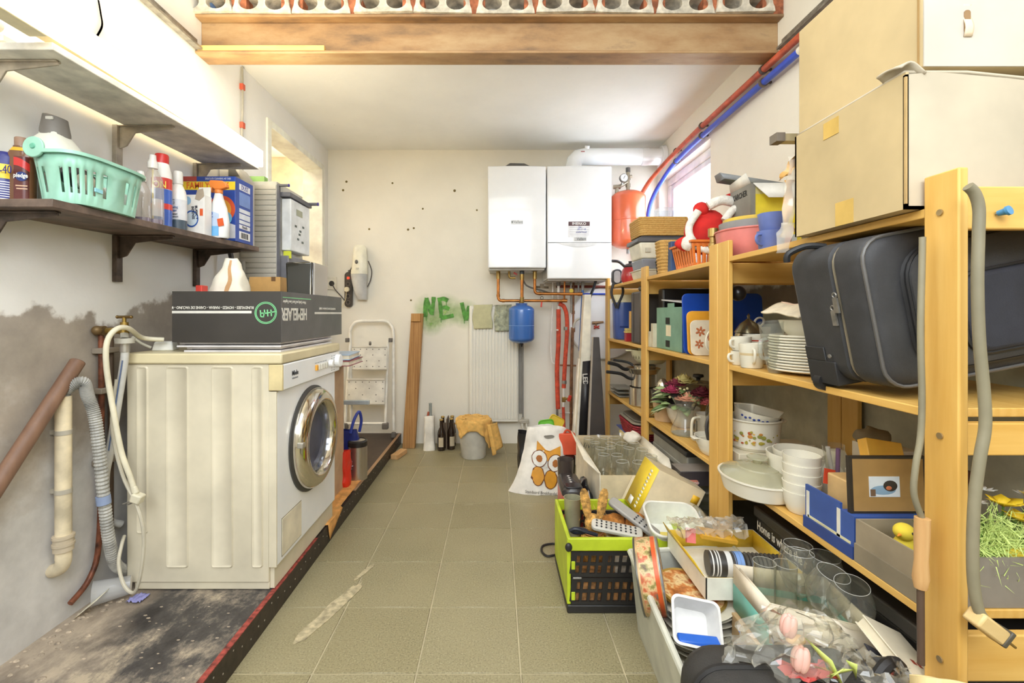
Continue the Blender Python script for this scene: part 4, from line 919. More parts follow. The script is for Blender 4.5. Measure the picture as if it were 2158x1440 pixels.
obj('vessel_bracket', B().bx(vx-.03, vx+.03, vy+.13, YB-.001, 1.75, 1.80), m_grey, t)
obj('safety_valve', B().cyl((vx, vy, 2.045), (vx, vy, 2.19), .014, n=14).cyl((vx, vy, 2.075), (vx, vy, 2.10), .02, n=8).cyl((vx, vy, 2.13), (vx, vy, 2.155), .02, n=8).cyl((vx, vy, 2.155), (vx+.03, vy, 2.16), .012, n=10), mat((170, 160, 140), .35, .7), t)
obj('valve_cap', B().cyl((vx, vy, 2.19), (vx, vy, 2.225), .018, n=12), mat((90, 86, 84), .5), t)
obj('manifold', B().tube([(vx, vy, 2.12), (vx-.055, vy, 2.085), (vx-.085, vy, 2.07), (vx-.09, vy, 2.0)], .014, 12, smooth=4).cyl((vx-.115, vy, 2.075), (vx-.06, vy, 2.075), .017, n=10), mat((170, 160, 140), .35, .7), t)
obj('pressure_gauge', B().cyl((vx-.045, vy-.02, 2.135), (vx-.042, vy-.045, 2.135), .033, n=24).cyl((vx-.05, vy-.01, 2.09), (vx-.045, vy-.02, 2.13), .01, n=10), mat((160, 156, 148), .3, .6), t)
obj('gauge_dial', B().cyl((vx-.042, vy-.0455, 2.135), (vx-.0419, vy-.0465, 2.135), .028, n=24), mat((240, 240, 238), .4), t)
obj('gauge_needle', B().box((vx-.042, vy-.047, 2.138), (.003, .001, .03), (0, R(30), 0)), mat((30, 30, 30), .5), t)
obj('vessel_nipple', B().cyl((vx, vy, 1.55), (vx, vy, 1.59), .012, n=12), m_grey, t)
# long red and blue pipes on the right wall
m_redp = mat((204, 96, 66), .4, 0, .12, 14); m_blup = mat((52, 84, 206), .35, 0, .06, 8)
xp = XR-.038
t = thing('red_pipe', 'red plastic pipe running high along the right wall', 'pipe', (0, 0, 0))
obj('pipe', B().tube([(xp, .6, 2.265), (xp, 1.4, 2.265), (xp, 2.2, 2.265), (xp, 2.9, 2.263), (xp, 3.2, 2.255), (xp-.01, 3.42, 2.235), (xp-.04, 3.60, 2.19), (xp-.09, 3.72, 2.11), (xp-.13, 3.78, 2.0), (xp-.14, 3.81, 1.8), (xp-.14, 3.81, 1.31)], .0165, 12, smooth=5), m_redp, t)
t2 = thing('blue_pipe', 'blue plastic pipe running under the red pipe along the right wall', 'pipe', (0, 0, 0))
obj('pipe', B().tube([(xp, .6, 2.203), (xp, 1.4, 2.203), (xp, 2.2, 2.203), (xp, 2.9, 2.20), (xp, 3.2, 2.19), (xp-.005, 3.40, 2.165), (xp-.02, 3.55, 2.11), (xp-.05, 3.66, 2.02), (xp-.075, 3.72, 1.90), (xp-.08, 3.74, 1.7), (xp-.08, 3.74, 1.24)], .0165, 12, smooth=5), m_blup, t2)
obj('white_sleeve', B().cyl((xp, 1.55, 2.203), (xp, 1.98, 2.203), .0185, n=14), mat((238, 232, 222), .4), t2)
for y in (1.5, 2.25, 2.92, 3.34):
    dz = -.008 if y > 3.3 else 0
    obj('pipe_clip', B().cyl((xp, y-.008, 2.265+dz*1.6), (xp, y+.008, 2.265+dz*1.6), .0215, n=16).bx(xp, XR, y-.006, y+.006, 2.26+dz, 2.27+dz), mat((96, 84, 76), .4, .4), t)
    obj('pipe_clip', B().cyl((xp, y-.008, 2.203+dz*3), (xp, y+.008, 2.203+dz*3), .0215, n=16).bx(xp, XR, y-.006, y+.006, 2.198+dz, 2.208+dz), mat((96, 84, 76), .4, .4), t2)
# copper runs under the left boiler
yc = 3.64
def run(name, label, pts, r, m, cat='pipe', fit=None, par=None):
    t = thing(name, label, cat, (0, 0, 0)); obj('pipe', B().tube(pts, r, 12), m, t, angle=50)
    for q, (p0, p1, rr, mm) in enumerate(fit or []): obj('fitting', B().cyl(p0, p1, rr, n=12), mm, t)
    return t
def bend(p, q, s, r=.03):
    a, m_, c = Vector(p), Vector(q), Vector(s); u = (a-m_).normalized()*r; v = (c-m_).normalized()*r
    return [a]+[m_+u*(1-k/5)**2+v*(k/5)**2 for k in range(6)]+[c]
a, m_, c = P(1050, 572, yc), P(1050, 634, yc), P(1192, 634, yc)
run('copper_pipe', 'copper pipe from the left boiler running above the blue vessel', bend(a, m_, c), .0115, m_cu, fit=[(a, a-Vector((0, 0, .06)), .016, m_bra), (a+Vector((0, 0, .008)), a, .026, m_grey), (m_+Vector((0, 0, .05)), m_+Vector((0, 0, .03)), .014, m_cu), (m_+Vector((.03, 0, 0)), m_+Vector((.05, 0, 0)), .014, m_cu), (c-Vector((.03, 0, 0)), c+Vector((.012, 0, 0)), .0145, m_cu)])
a, m_, c = P(1127, 572, yc-.03), P(1127, 619, yc-.03), P(1224, 620, yc-.03)
run('copper_pipe', 'upper copper pipe elbowed right below the boilers', bend(a, m_, c), .0115, m_cu, fit=[(a, a-Vector((0, 0, .06)), .016, m_bra), (a+Vector((0, 0, .008)), a, .026, m_grey), (m_+Vector((.03, 0, 0)), m_+Vector((.05, 0, 0)), .014, m_cu), (c-Vector((.025, 0, 0)), c+Vector((.012, 0, 0)), .0145, m_cu)])
a, c = P(1100, 570, yc-.035), P(1100, 640, yc-.035)
run('copper_pipe', 'short vertical copper pipe above the blue vessel', [a, c], .0125, m_cu, fit=[(a, a-Vector((0, 0, .03)), .018, mat((70, 76, 84), .5)), (a-Vector((0, 0, .03)), a-Vector((0, 0, .075)), .0165, m_bra), (c, c+Vector((0, 0, .05)), .0165, m_bra)])
a = P(1073, 570, yc)
t = run('drain_cock', 'small brass drain cock under the left boiler', bend(a, a-Vector((0, 0, .06)), a+Vector((.05, 0, -.06)), .02), .009, m_bra, 'valve')
obj('red_lever', B().box(P(1086, 577, yc), (.03, .012, .014), (0, R(30), 0)), mat((196, 52, 40), .4), t)
run('grey_flex_hose', 'dark grey braided hose sagging between the two boilers', spline([P(1098, 580, 3.70), P(1110, 602, 3.70), P(1140, 612, 3.72), P(1160, 618, 3.74), P(1190, 622, 3.76)], 6), .007, mat((110, 106, 100), .5), 'hose')
t = thing('shutoff_valve', 'small dark valve on the wall under the boilers', 'valve', (0, 0, 0))
obj('valve_body', B().cyl(P(1130, 605, 3.72), P(1156, 606, 3.72), .009, n=10).box(P(1142, 603, 3.72), (.03, .03, .035)), mat((110, 96, 74), .5, .4), t)
t = thing('filling_valve', 'little chrome tap with red pull on the copper pipe', 'valve', (0, 0, 0))
obj('valve_ring', B().ring(P(1142, 628, yc-.02), (0, 1, 0), .011, .004, 16, 6), m_galv, t); obj('red_pull', B().box(P(1141, 642, yc-.02), (.012, .005, .042), (0, R(6), 0)), mat((214, 62, 46), .4), t, bevel=.002)
# blue vessel on the copper pipe
t = thing('blue_expansion_vessel', 'blue pressure vessel hanging before the radiator', 'vessel', (0, 0, 0))
bx0, by0 = P(1099, 680, 3.605).x, 3.605
vessel(t, (bx0, by0), .10, .845, 1.15, mat((64, 112, 186), .22, 0, .03, 4, coat=.4), False)
obj('seam_line', B().lathe([(.1005, .985), (.1012, .987), (.1005, .989)], 36, c=(bx0, by0, 0)), mat((110, 156, 216), .3), t)
obj('neck_flange', B().cyl((bx0, by0, 1.145), (bx0, by0, 1.16), .045, n=24), mat((60, 96, 160), .3), t); obj('neck_nut', B().cyl((bx0, by0, 1.16), (bx0, by0, 1.172), .02, n=8), m_bra, t)
obj('bottom_valve', B().cyl((bx0, by0, .82), (bx0, by0, .848), .004, .018, n=12), mat((40, 40, 44), .5), t)
# radiator with two cloths, drop pipe and valves
t = thing('radiator', 'tall cream panel radiator on the back wall', 'radiator', (0, 0, 0))
x0, x1, z0, z1 = -.221, .180, .194, 1.143; m_rad = mat((244, 240, 228), .35, 0, .02, 3)
obj('radiator_panel', B().bx(x0, x1, 3.775, 3.83, z0, z1), m_rad, t, bevel=.008)
nf = 15; fl_ = None
for k in range(nf):
    if fl_ is None: o = fl_ = obj('radiator_flute', B().prism([(-.0095, 0), (-.0065, -.009), (.0065, -.009), (.0095, 0)], z1-z0-.05, (0, 0, 0), (1, 0, 0), (0, 1, 0)), m_rad, t, bevel=.002)
    else: o = fl_.copy(); COL.objects.link(o)
    o.location = (x0+.02+(x1-x0-.04)*k/(nf-1), 3.7745, z0+.025)
obj('wall_bracket', B().bx(-.1, -.06, 3.83, YB-.001, .9, .96), m_rad, t); obj('wall_bracket', B().bx(.03, .07, 3.83, YB-.001, .9, .96), m_rad, t)
def cloth(name, label, xa, xb, za, m, wv):
    t = thing(name, label, 'cloth', (0, 0, 0))
    def f(u, v):
        if v < .12: y, z = 3.825-.07*(v/.12), z1+.006
        else: y, z = 3.758-.006*v, z1-.006*0-(z1-za)*(v-.12)/.88+.006
        return Vector((xa+(xb-xa)*u+.006*math.sin(8*v+u), y-wv*abs(noise.noise(Vector((u*5, v*6, wv*100)))), z+.004*u))
    obj('cloth_sheet', B().grid(f, 14, 20), m, t, solid=.002)
cloth('dust_cloth', 'pale sage cloth draped over the radiator left side', P(997, 0, 3.77).x, P(1037, 0, 3.77).x, P(0, 695, 3.77).z, mat((206, 202, 160), .9), .004)
cloth('dust_cloth', 'crumpled grey green cloth on the radiator beside the blue vessel', P(1042, 0, 3.77).x, P(1077, 0, 3.77).x, P(0, 700, 3.77).z, mat((180, 182, 156), .9, 0, .15, 30), .03)
t = thing('drop_pipe', 'slim dark pipe dropping to the floor valves beside the radiator', 'pipe', (0, 0, 0))
xq = P(1102, 0, 3.78).x
obj('pipe', B().cyl((xq, 3.78, .86), (xq, 3.78, .22), .006, n=10), m_grey, t)
obj('backing_strip', B().bx(xq-.028, xq+.004, 3.835, YB-.001, .25, .85), mat((150, 146, 138), .6), t)
obj('twin_valve', B().bx(xq-.022, xq+.05, 3.77, 3.80, .185, .215).cyl((xq, 3.785, .215), (xq, 3.785, .235), .011, n=12).cyl((xq-.03, 3.785, .2), (xq-.02, 3.785, .2), .011, n=12), mat((206, 200, 186), .35, .4), t, bevel=.003)
for k, dx in enumerate((0, .035)):
    obj('tail_pipe', B().tube([(xq+dx-.005, 3.785, .185), (xq+dx-.003, 3.785, .15), (xq+dx+.02, 3.79, .10), (xq+dx+.05, 3.80, .075), (xq+dx+.06, 3.82, .0)], .009, 10, smooth=4), mat((236, 232, 220), .4), t)
# socket, power strip, hand vacuum
t = thing('wall_socket', 'white double wall socket by the corner', 'socket', (0, 0, 0))
p = P(699, 598, YB); obj('face_plate', B().bx(p.x-.035, p.x+.045, YB-.014, YB-.001, p.z-.05, p.z+.055), mat((240, 232, 214), .4), t, bevel=.004)
obj('socket_well', B().cyl((p.x+.005, YB-.0142, p.z), (p.x+.005, YB-.018, p.z), .022, n=20), mat((60, 56, 52), .5), t)
t = thing('power_strip', 'dark brown power strip with red switch hanging on the back wall', 'power strip', (0, 0, 0), rot=None)
p = P(737, 611, YB); m_ps = mat((72, 64, 58), .4)
pr = rrect(.062, .29, .03, 6)
obj('strip_body', B().prism(pr, .035, (p.x, YB-.006, p.z)), m_ps, t, bevel=.004)
yy = YB-.006-.035
for k, z in enumerate((.045, -.0, -.055, -.105)):
    obj('outlet', B().cyl((p.x, yy, p.z+z), (p.x, yy-.002, p.z+z), .022, n=20), mat((50, 44, 40), .5), t)
    if k != 1: obj('outlet_well', B().ring((p.x, yy-.0025, p.z+z), (0, 1, 0), .016, .002, 18, 6), mat((130, 118, 106), .4), t)
obj('plugged_adapter', B().cyl((p.x-.004, yy-.002, p.z), (p.x-.004, yy-.03, p.z), .021, n=18), mat((236, 226, 196), .4), t, bevel=.003)
obj('red_switch', B().bx(p.x-.01, p.x+.012, yy-.004, yy, p.z+.085, p.z+.105), emis((235, 70, 44), .6), t, bevel=.002)
obj('hang_loop', B().ring((p.x+.004, yy+.02, p.z+.152), (0, 1, 0), .009, .003, 14, 6), m_ps, t)
obj('strip_cable', B().tube([(p.x-.015, YB-.02, p.z-.12), P(722, 628, YB-.02), P(706, 610, YB-.02), P(700, 598, YB-.03)], .004, 8, smooth=6), m_ps, t)
obj('adapter_cable', B().tube([(p.x-.01, yy-.02, p.z), P(728, 632, YB-.05), P(718, 650, YB-.06), P(706, 672, YB-.04)], .003, 8, smooth=6), mat((220, 206, 168), .5), t)
t = thing('hand_vacuum', 'cream and grey cordless hand vacuum hung on the back wall', 'vacuum', (0, 0, 0))
def vr(px0, px1, py, d): 
    a, c = P(px0, py, YB-.02), P(px1, py, YB-.02); r = (c.x-a.x)/2; cx = (a.x+c.x)/2
    return [(cx+r*math.copysign(abs(math.cos(q))**.8, math.cos(q)), YB-.012-d/2+d/2*math.sin(q), a.z) for q in [2*math.pi*i/24 for i in range(24)]]
obj('vacuum_body', B().loft([vr(749, 770, 518, .05), vr(747, 774, 524, .07), vr(746, 776, 540, .085), vr(745, 777, 560, .09), vr(743, 777, 579, .10)]), mat((236, 232, 212), .35), t)
obj('dust_bowl', B().loft([vr(743, 777, 579.3, .10), vr(746, 776, 600, .095), vr(751, 776, 620, .085), vr(756, 775, 632, .06)]), mat((196, 196, 194), .3), t)
obj('release_button', B().sph(P(751, 552, YB-.105), (.013, .008, .017), 12, 8), mat((110, 108, 104), .4), t); obj('brand_patch', B().box(P(753, 566, YB-.111), (.02, .004, .012)), mat((206, 204, 190), .4), t)
obj('vacuum_cable', B().tube([P(776, 550, YB-.03), P(783, 570, YB-.02), P(781, 590, YB-.02), P(774, 605, YB-.03)], .004, 8, smooth=6).tube([P(746, 555, YB-.03), P(738, 570, YB-.02), P(734, 580, YB-.02)], .004, 8, smooth=6), m_ps, t)
# red, white and brown heating pipes right of the radiator
m_ins = mat((206, 78, 52), .75, 0, .12, 30); m_wp2 = mat((236, 230, 222), .4); m_brp = mat((140, 98, 68), .5, .2, .2, 20)
def vpipe(name, label, segs, y, fit=None):
    t = thing(name, label, 'pipe', (0, 0, 0))
    for pn, pts, r, m in segs: obj(pn, B().tube([P(px_, py_, y) for px_, py_ in pts], r, 12, smooth=6 if len(pts) > 2 else 0), m, t)
    return t
ys = 3.70
t = vpipe('heating_pipe', 'straight red insulated heating pipe left of its twin', [('white_pipe', [(1177, 588), (1177, 655)], .011, m_wp2), ('insulation', [(1177, 652), (1177, 720), (1174, 780), (1176, 862)], .018, m_ins), ('bare_end', [(1174, 862), (1176, 935)], .009, m_galv)], ys)
obj('stub_fitting', B().cyl(P(1177, 588, ys), P(1177, 603, ys), .017, n=10), m_grey, t); obj('tape_band', B().cyl(P(1175, 694, ys), P(1175, 697, ys), .0185, n=12), mat((236, 226, 216), .5), t)
t = vpipe('heating_pipe', 'curved red insulated heating pipe with valve halfway down', [('insulation', [(1178, 640), (1188, 646), (1194, 664), (1195, 700), (1191, 760), (1188, 818)], .0165, m_ins), ('white_pipe', [(1188, 818), (1187, 860)], .009, m_wp2), ('lower_insulation', [(1187, 858), (1190, 945)], .0125, m_ins)], ys-.02)
for y in (689, 802): obj('hose_clamp', B().cyl(P(1193 if y < 700 else 1189, y, ys-.02), P(1193 if y < 700 else 1189, y+7, ys-.02), .019, n=14), m_galv, t)
obj('valve', B().box(P(1188, 842, ys-.02), (.03, .03, .04)).cyl(P(1188, 842, ys-.02), P(1198, 840, ys-.04), .009, n=10), m_bra, t, bevel=.004); obj('red_handle', B().box(P(1200, 840, ys-.05), (.026, .012, .05), (0, R(20), 0)), mat((206, 60, 44), .4), t, bevel=.004)
t = vpipe('brown_riser', 'tall brown pipe behind the red heating pipes', [('pipe', [(1207, 690), (1204, 800), (1203, 946)], .0125, m_brp), ('thin_riser', [(1209, 588), (1208, 690)], .008, m_brp)], 3.76)
obj('fitting', B().cyl(P(1208, 655, 3.76), P(1208, 662, 3.76), .014, n=10).cyl(P(1208, 690, 3.76), P(1208, 700, 3.76), .015, n=10), m_brp, t)
for y in (770, 870): obj('cross_pipe', B().cyl(P(1180, y, 3.76), P(1214, y+1, 3.76), .007, n=10), m_wp2 if y == 870 else m_brp, t)
t = vpipe('gas_stub', 'thin copper stub between the boiler and the pipes', [('pipe', [(1190, 588), (1189, 632)], .0075, m_cu)], 3.66)
t = vpipe('yellow_valve', 'yellow handled gas valve under the right boiler', [('pipe', [(1203, 588), (1204, 660)], .008, m_galv)], 3.66); obj('handle', B().cyl(P(1204, 613, 3.65), P(1204, 613, 3.63), .016, n=14), mat((226, 196, 50), .4), t)
t = vpipe('grey_stub', 'short grey stub pipe under the right boiler', [('pipe', [(1219, 588), (1219, 618)], .007, m_grey)], 3.66)
t = vpipe('blue_riser', 'narrow blue pipe dropping behind the tall white carton', [('pipe', [(1228, 610), (1226, 660), (1222, 740)], .0105, mat((52, 104, 176), .4)), ('grey_stub', [(1228, 588), (1228, 612)], .012, m_grey)], 3.66)
t = vpipe('white_flex_pipe', 'thin white pipe beside the radiator and red pipes', [('pipe', [(1165, 588), (1164, 660), (1161, 720), (1163, 760), (1172, 768)], .006, m_wp2)], 3.74)
run('maroon_pipe', 'maroon horizontal pipe under the right boiler', [P(1172, 604, 3.80), P(1300, 605, 3.80)], .011, mat((138, 62, 50), .5))
run('blue_branch_pipe', 'thin bright blue horizontal pipe behind the shelf end', [P(1222, 620, 3.80), P(1300, 620, 3.80)], .0075, m_blup)
run('curved_grey_pipe', 'short curved grey pipe beside the brown riser', spline([P(1208, 692, 3.72), P(1212, 678, 3.72), P(1222, 672, 3.72), P(1230, 674, 3.72)], 6), .009, mat((196, 188, 170), .4))
t = thing('garden_tap', 'small brass tap with red cross handle on the back wall', 'tap', (0, 0, 0))
p = P(1256, 681, 3.79); obj('tap_body', B().cyl(P(1248, 681, 3.80), P(1272, 679, 3.78), .013, .009, n=12).cyl(p+Vector((0, 0, 0)), p+Vector((.0, 0, -.03)), .008, n=10).cyl(p, p+Vector((0, .059, 0)), .009, n=10), mat((160, 128, 96), .4, .6), t)
obj('red_handle', B().box(p+Vector((.003, -.01, -.034)), (.05, .012, .010), (0, R(25), 0)).box(p+Vector((.003, -.01, -.034)), (.05, .012, .010), (0, R(-25), 0)), mat((202, 62, 48), .4), t, bevel=.003)
run('black_drain_hose', 'black hose dropping from the right boiler behind the white carton', spline([P(1256, 588, 3.60), P(1252, 605, 3.60), P(1245, 622, 3.55), P(1240, 640, 3.55)], 5), .0105, mat((40, 44, 52), .4), 'hose')
# round white table top behind the rack
t = thing('round_table_top', 'round white tabletop leaning on the back wall behind the rack', 'tabletop', (0, 0, 0))
b = B(Matrix.Translation((.895, 3.815, 1.0)) @ Matrix.Rotation(R(90), 4, 'X')); b.lathe([(0, -.012), (.29, -.012), (.30, 0), (.29, .012), (0, .012)], 56); obj('disc', b, mat((244, 242, 240), .3, 0, .01), t)
# things leaning beside the rack
def lean(name, label, cat, poly_b, poly_t, m, bev=.002):
    t = thing(name, label, cat, (0, 0, 0)); o = obj('panel_body', B().loft([poly_b, poly_t]), m, t, bevel=bev); return t
def foot4(px0, px1, py, Yn, dep, z=None):
    a, c = P(px0, py, Yn), P(px1, py, Yn); zz = a.z if z is None else z; return [Vector((a.x, Yn, zz)), Vector((c.x, Yn, zz)), Vector((c.x, Yn+dep, zz)), Vector((a.x, Yn+dep, zz))]
t = lean('tall_carton', 'tall narrow white carton with black LED end panel', 'carton', foot4(1211, 1241, 930, 3.30, .09, .001), foot4(1232, 1246, 621, 3.42, .09), mat((240, 232, 212), .5))
def cl_(px, py, dy=-.004):
    q = (930-py)/309; return P(px, py, 3.30+.12*q+dy)
obj('black_panel', B().add([cl_(1228, 762), cl_(1246, 760), cl_(1242, 925), cl_(1219, 925)], [(0, 1, 2, 3)]), mat((44, 42, 44), .4), t, solid=.001)
pp = cl_(1233, 800, -.008); text('LED', .05, pp, (R(90), R(86), 0), mat((230, 224, 214), .4), t, bold=.001)
t = lean('white_board', 'thin white board edge beside the tall carton', 'board', foot4(1203, 1209, 945, 3.36, .05, .001), foot4(1219, 1222, 756, 3.42, .05), mat((236, 226, 208), .5), .001)
t = lean('flat_screen', 'dark flat screen panel leaning in front of the rack end', 'panel', foot4(1240, 1281, 935, 3.12, .03, .001), foot4(1250, 1263, 711, 3.30, .03), mat((62, 54, 48), .35), .003)
obj('silver_edge', B().loft([foot4(1235, 1240, 935, 3.12, .03, .001), foot4(1249, 1250.5, 711, 3.30, .03)]), mat((176, 164, 148), .4), t)
# on the tiles along the back wall
t = thing('wrapped_bottle', 'white wrapped bottle standing by the plank', 'bottle', (P(905, 0, 3.68).x, 3.68, .001))
obj('paper_wrap', B().grid(lambda u, v: (lambda a, p: p+wob(p, 16, .010))(0, Vector(((.046-.008*v)*math.copysign(abs(math.cos(2*math.pi*u))**.6, math.cos(2*math.pi*u)), (.044-.01*v)*math.copysign(abs(math.sin(2*math.pi*u))**.6, math.sin(2*math.pi*u)), .27*v))), 28, 14), mat((240, 234, 222), .75), t)
obj('bottle', B().lathe([(0, .005), (.03, .005), (.03, .22), (.013, .28), (.012, .36), (.015, .365), (0, .37)], 20, c=(.008, 0, 0)), glass((200, 206, 204), .05, .3), t)
obj('red_tip', B().cyl((-.012, -.01, .25), (-.006, -.012, .30), .012, .008, n=10), mat((176, 92, 66), .5), t)
bt = None
for k, (px, Yv) in enumerate(((930, 3.66), (951, 3.69), (933, 3.76), (953, 3.78))):
    if bt is None:
        bt = o = thing('beer_bottle', 'x', 'bottle')
        obj('bottle_glass', B().lathe([(0, 0), (.029, 0), (.0305, .005), (.0305, .125), (.026, .15), (.014, .18), (.0125, .23), (.0145, .232), (.0145, .24), (0, .24)], 20), mat((44, 30, 22), .12, 0, .05, 5, coat=.4), o)
        obj('label', B().grid(lambda u, v: Vector((.031*math.cos(-2.2+1.3*u), .031*math.sin(-2.2+1.3*u), .03+.075*v)), 8, 2), mat((206, 190, 160), .6), o)
        obj('bottle_cap', B().lathe([(0, .247), (.014, .246), (.016, .236), (.014, .234)], 14), mat((190, 160, 90), .3, .6), o)
    else: o = copy_tree(bt)
    tag(o, ('front left', 'front right', 'rear left', 'rear right')[k]+' dark beer bottle of the four by the wall', 'bottle', 'beer bottles on the tiles')
    o.location = (P(px, 0, Yv).x, Yv, .001); o.rotation_euler = (0, 0, R(20*k))
t = thing('bottle_carrier', 'torn brown carton carrier between the beer bottles', 'carrier', (P(943, 0, 3.72).x, 3.725, .001)); obj('carrier_wall', B().bx(-.005, .003, -.06, .085, .0, .24), mat((110, 92, 74), .8), t); obj('carrier_cross', B().bx(-.06, .06, .0, .006, .0, .20), mat((120, 100, 80), .8), t)
t = thing('grey_bucket', 'light grey plastic bucket under a yellow towel', 'bucket', (P(998, 0, 3.50).x, 3.50, .001))
obj('bucket_body', B().lathe([(0, 0), (.088, 0), (.092, .006), (.118, .27), (.124, .272), (.124, .28), (.115, .28), (.088, .012), (0, .01)], 36), mat((206, 202, 190), .45), t)
t = thing('yellow_towel', 'yellow orange towel draped over the grey bucket', 'towel', (P(998, 0, 3.50).x, 3.50, .286))
def tw(u, v):
    x, y = (u-.5)*2, (v-.5)*2; sx_ = .30 if x > 0 else .17; 
    X, Y = x*sx_, y*.20; r = math.hypot(X*1.0, Y*1.0); rim = .128
    if r < rim: z = -.012*(1-(r/rim)**2)*2*abs(noise.noise(Vector((u*4, v*4, 0)))); q = Vector((X, Y, z+.004))
    else:
        s = r-rim; k = (rim+.006+.05*s+.012*noise.noise(Vector((math.atan2(Y, X)*3.2, 0, 0))))/r
        q = Vector((X*k, Y*k, -s*.98+.004))
    q.z -= .0; q += wob((u*3, v*3, 0), 3, .012); q.z = max(q.z, -.20); 
    rr_ = math.hypot(q.x, q.y)
    if q.z < 0 and rr_ < .131: q.x *= .131/rr_; q.y *= .131/rr_
    return q
obj('towel_sheet', B().grid(tw, 44, 36), mat((236, 186, 104), .95, 0, .06, 30, .5, 200), t, solid=.003)
obj('hanging_fold', B().grid(lambda u, v: Vector((.10+.07*u+.045*v+.012*math.sin(9*u), -.10+.08*u-.035*math.sin(3.1*u)-.012*v, -.02-.225*v*(1-.25*u))), 12, 14), mat((232, 182, 100), .95, 0, .06, 30, .5, 200), t, solid=.004)
# ================= PINE RACKS ON THE RIGHT =================
pine = {a: wood((218, 166, 78), (238, 196, 114), a, .45) for a in 'XYZ'}
XF, XB_ = .835, 1.318
TZ, MZ, LZs = 1.285, .895, .500
m_scw = mat((180, 160, 120), .35, .7)
def rack(label, ups, bays, near=False):
    t = thing('pine_rack', label, 'rack', (0, 0, 0))
    for k, (ya_, yb_) in enumerate(ups):
        for (xa, xb) in ((XF, XF+.018), (XB_-.018, XB_)):
            obj('upright', B().bx(xa, xb, ya_, yb_, .001, 1.345), pine['Z'], t, bevel=.003)
        yc = (ya_+yb_)/2
        for q, (z0, z1) in enumerate(((1.237, 1.317) if near and k == 0 else (1.19, 1.266), (.815, .876), (.394, .481), (.06, .13))):
            obj('rung', B().bx(XF+.0185, XB_-.0185, yc-.009, yc+.009, z0, z1), pine['X'], t, bevel=.003)
        if k == 0 and near:
            for z in (1.27, .85, .43): obj('screw_head', B().cyl((XF-.0005, yc, z), (XF-.003, yc, z), .006, n=12), m_scw, t)
    for (ya_, yb_) in bays:
        for z in (TZ, MZ, LZs): obj('shelf_board', B().bx(XF+.003, XB_-.002, ya_+.001, yb_-.001, z-.018, z), pine['Y'], t, bevel=.002)
    return t
rkA = rack('near pine shelving unit with suitcase and big cartons', [(.836, .905), (1.668, 1.745)], [(.905, 1.668)], True)
rkB = rack('far pine shelving unit with flowers and steel pots', [(1.75, 1.82), (2.585, 2.675), (3.47, 3.55)], [(1.82, 2.585), (2.675, 3.47)])
e = .0012
def plain(name, label, cat, b, m, loc=(0, 0, 0), bevel=.002, group=None, rz=0, part='body', **k):
    t = thing(name, label, cat, loc, rz, group); obj(part, b, m, t, bevel=bevel, **k); return t
def bowl(r0, r1, h, t=.004, foot=0): return [(0, 0), (r0, 0), (r0+.3*(r1-r0), h*.12), (r0+.75*(r1-r0), h*.5), (r1, h), (r1-t, h), (r0+.72*(r1-r0)-t, h*.5), (r0+.25*(r1-r0)-t, h*.12+t), (0, t)]
# ---------- cartons on the top shelf ----------
m_kraft = mat((200, 178, 134), .8, 0, .04, 5); m_kraft2 = mat((196, 184, 162), .8, 0, .04, 5)
t = thing('cardboard_carton', 'lower big cardboard carton on the near rack, sagging top', 'carton', (0, 0, 0))
x0, x1, y0, y1, z0, z1 = .806, 1.328, .912, 1.25, TZ+e, 1.556
obj('carton_side', B().bx(x0, x0+.006, y0, y1, z0, z1), m_kraft, t); obj('carton_side', B().bx(x1-.006, x1, y0, y1, z0, z1), m_kraft, t)
obj('carton_base', B().bx(x0+.006, x1-.006, y0, y1, z0, z0+.006), m_kraft, t)
def nf_(y):
    return B().add([(x0, y, z0), (x1, y, z0), (x1, y, z1-.05), (x0+.20, y, z1-.012), (x0+.06, y, z1), (x0, y, z1-.005)]+[(a, y+.006, c) for a, c in ((x0, z0), (x1, z0), (x1, z1-.05), (x0+.20, z1-.012), (x0+.06, z1), (x0, z1-.005))], [(0, 1, 2, 3, 4, 5), (11, 10, 9, 8, 7, 6)]+[(i, (i+1) % 6, 6+(i+1) % 6, 6+i) for i in range(6)])
obj('carton_side', nf_(y0), m_kraft2, t); obj('carton_side', B().bx(x0, x1, y1-.006, y1, z0, z1), m_kraft, t)
obj('top_flap', B().grid(lambda u, v: Vector((x0+.002+.50*u, y0+.005+(y1-y0-.01)*v, z1+.003-.05*max(0, u-.25)-.03*math.sin(3.1*v)*u)), 12, 8), m_kraft2, t, solid=.005)
obj('torn_flap', B().grid(lambda u, v: Vector((x0-.012+.05*u, y0+.06*v-.004, z1+.006+.012*math.sin(4*u+2*v))), 8, 6), m_kraft2, t, solid=.004)
obj('tape_strip', B().bx(x0-.0012, x0-.0002, 1.045, 1.10, z0, z0+.055), mat((214, 178, 96), .25), t); obj('tape_strip', B().bx(x0-.0012, x0-.0002, 1.09, 1.14, z1-.05, z1-.01), mat((214, 178, 96), .25), t)
b = B()
obj('corner_fold', B().bx(x0-.002, x0+.002, y0-.002, y0+.002, z0+.01, z1-.01), mat((180, 150, 100), .8), t)
t = thing('cardboard_carton', 'upper big cardboard carton stacked on the sagging one', 'carton', (0, 0, 0))
zz = z1+.016
obj('carton_body', B().bx(.85, 1.325, .923, 1.302, zz, 1.872), m_kraft, t, bevel=.003)
obj('carton_front', B().bx(.8505, 1.3245, .9205, .9228, zz, 1.871), mat((202, 194, 182), .7, 0, .03, 5), t)
obj('seam_strip', B().bx(.8485, .8498, .93, .934, zz, 1.868), mat((170, 136, 84), .8), t)
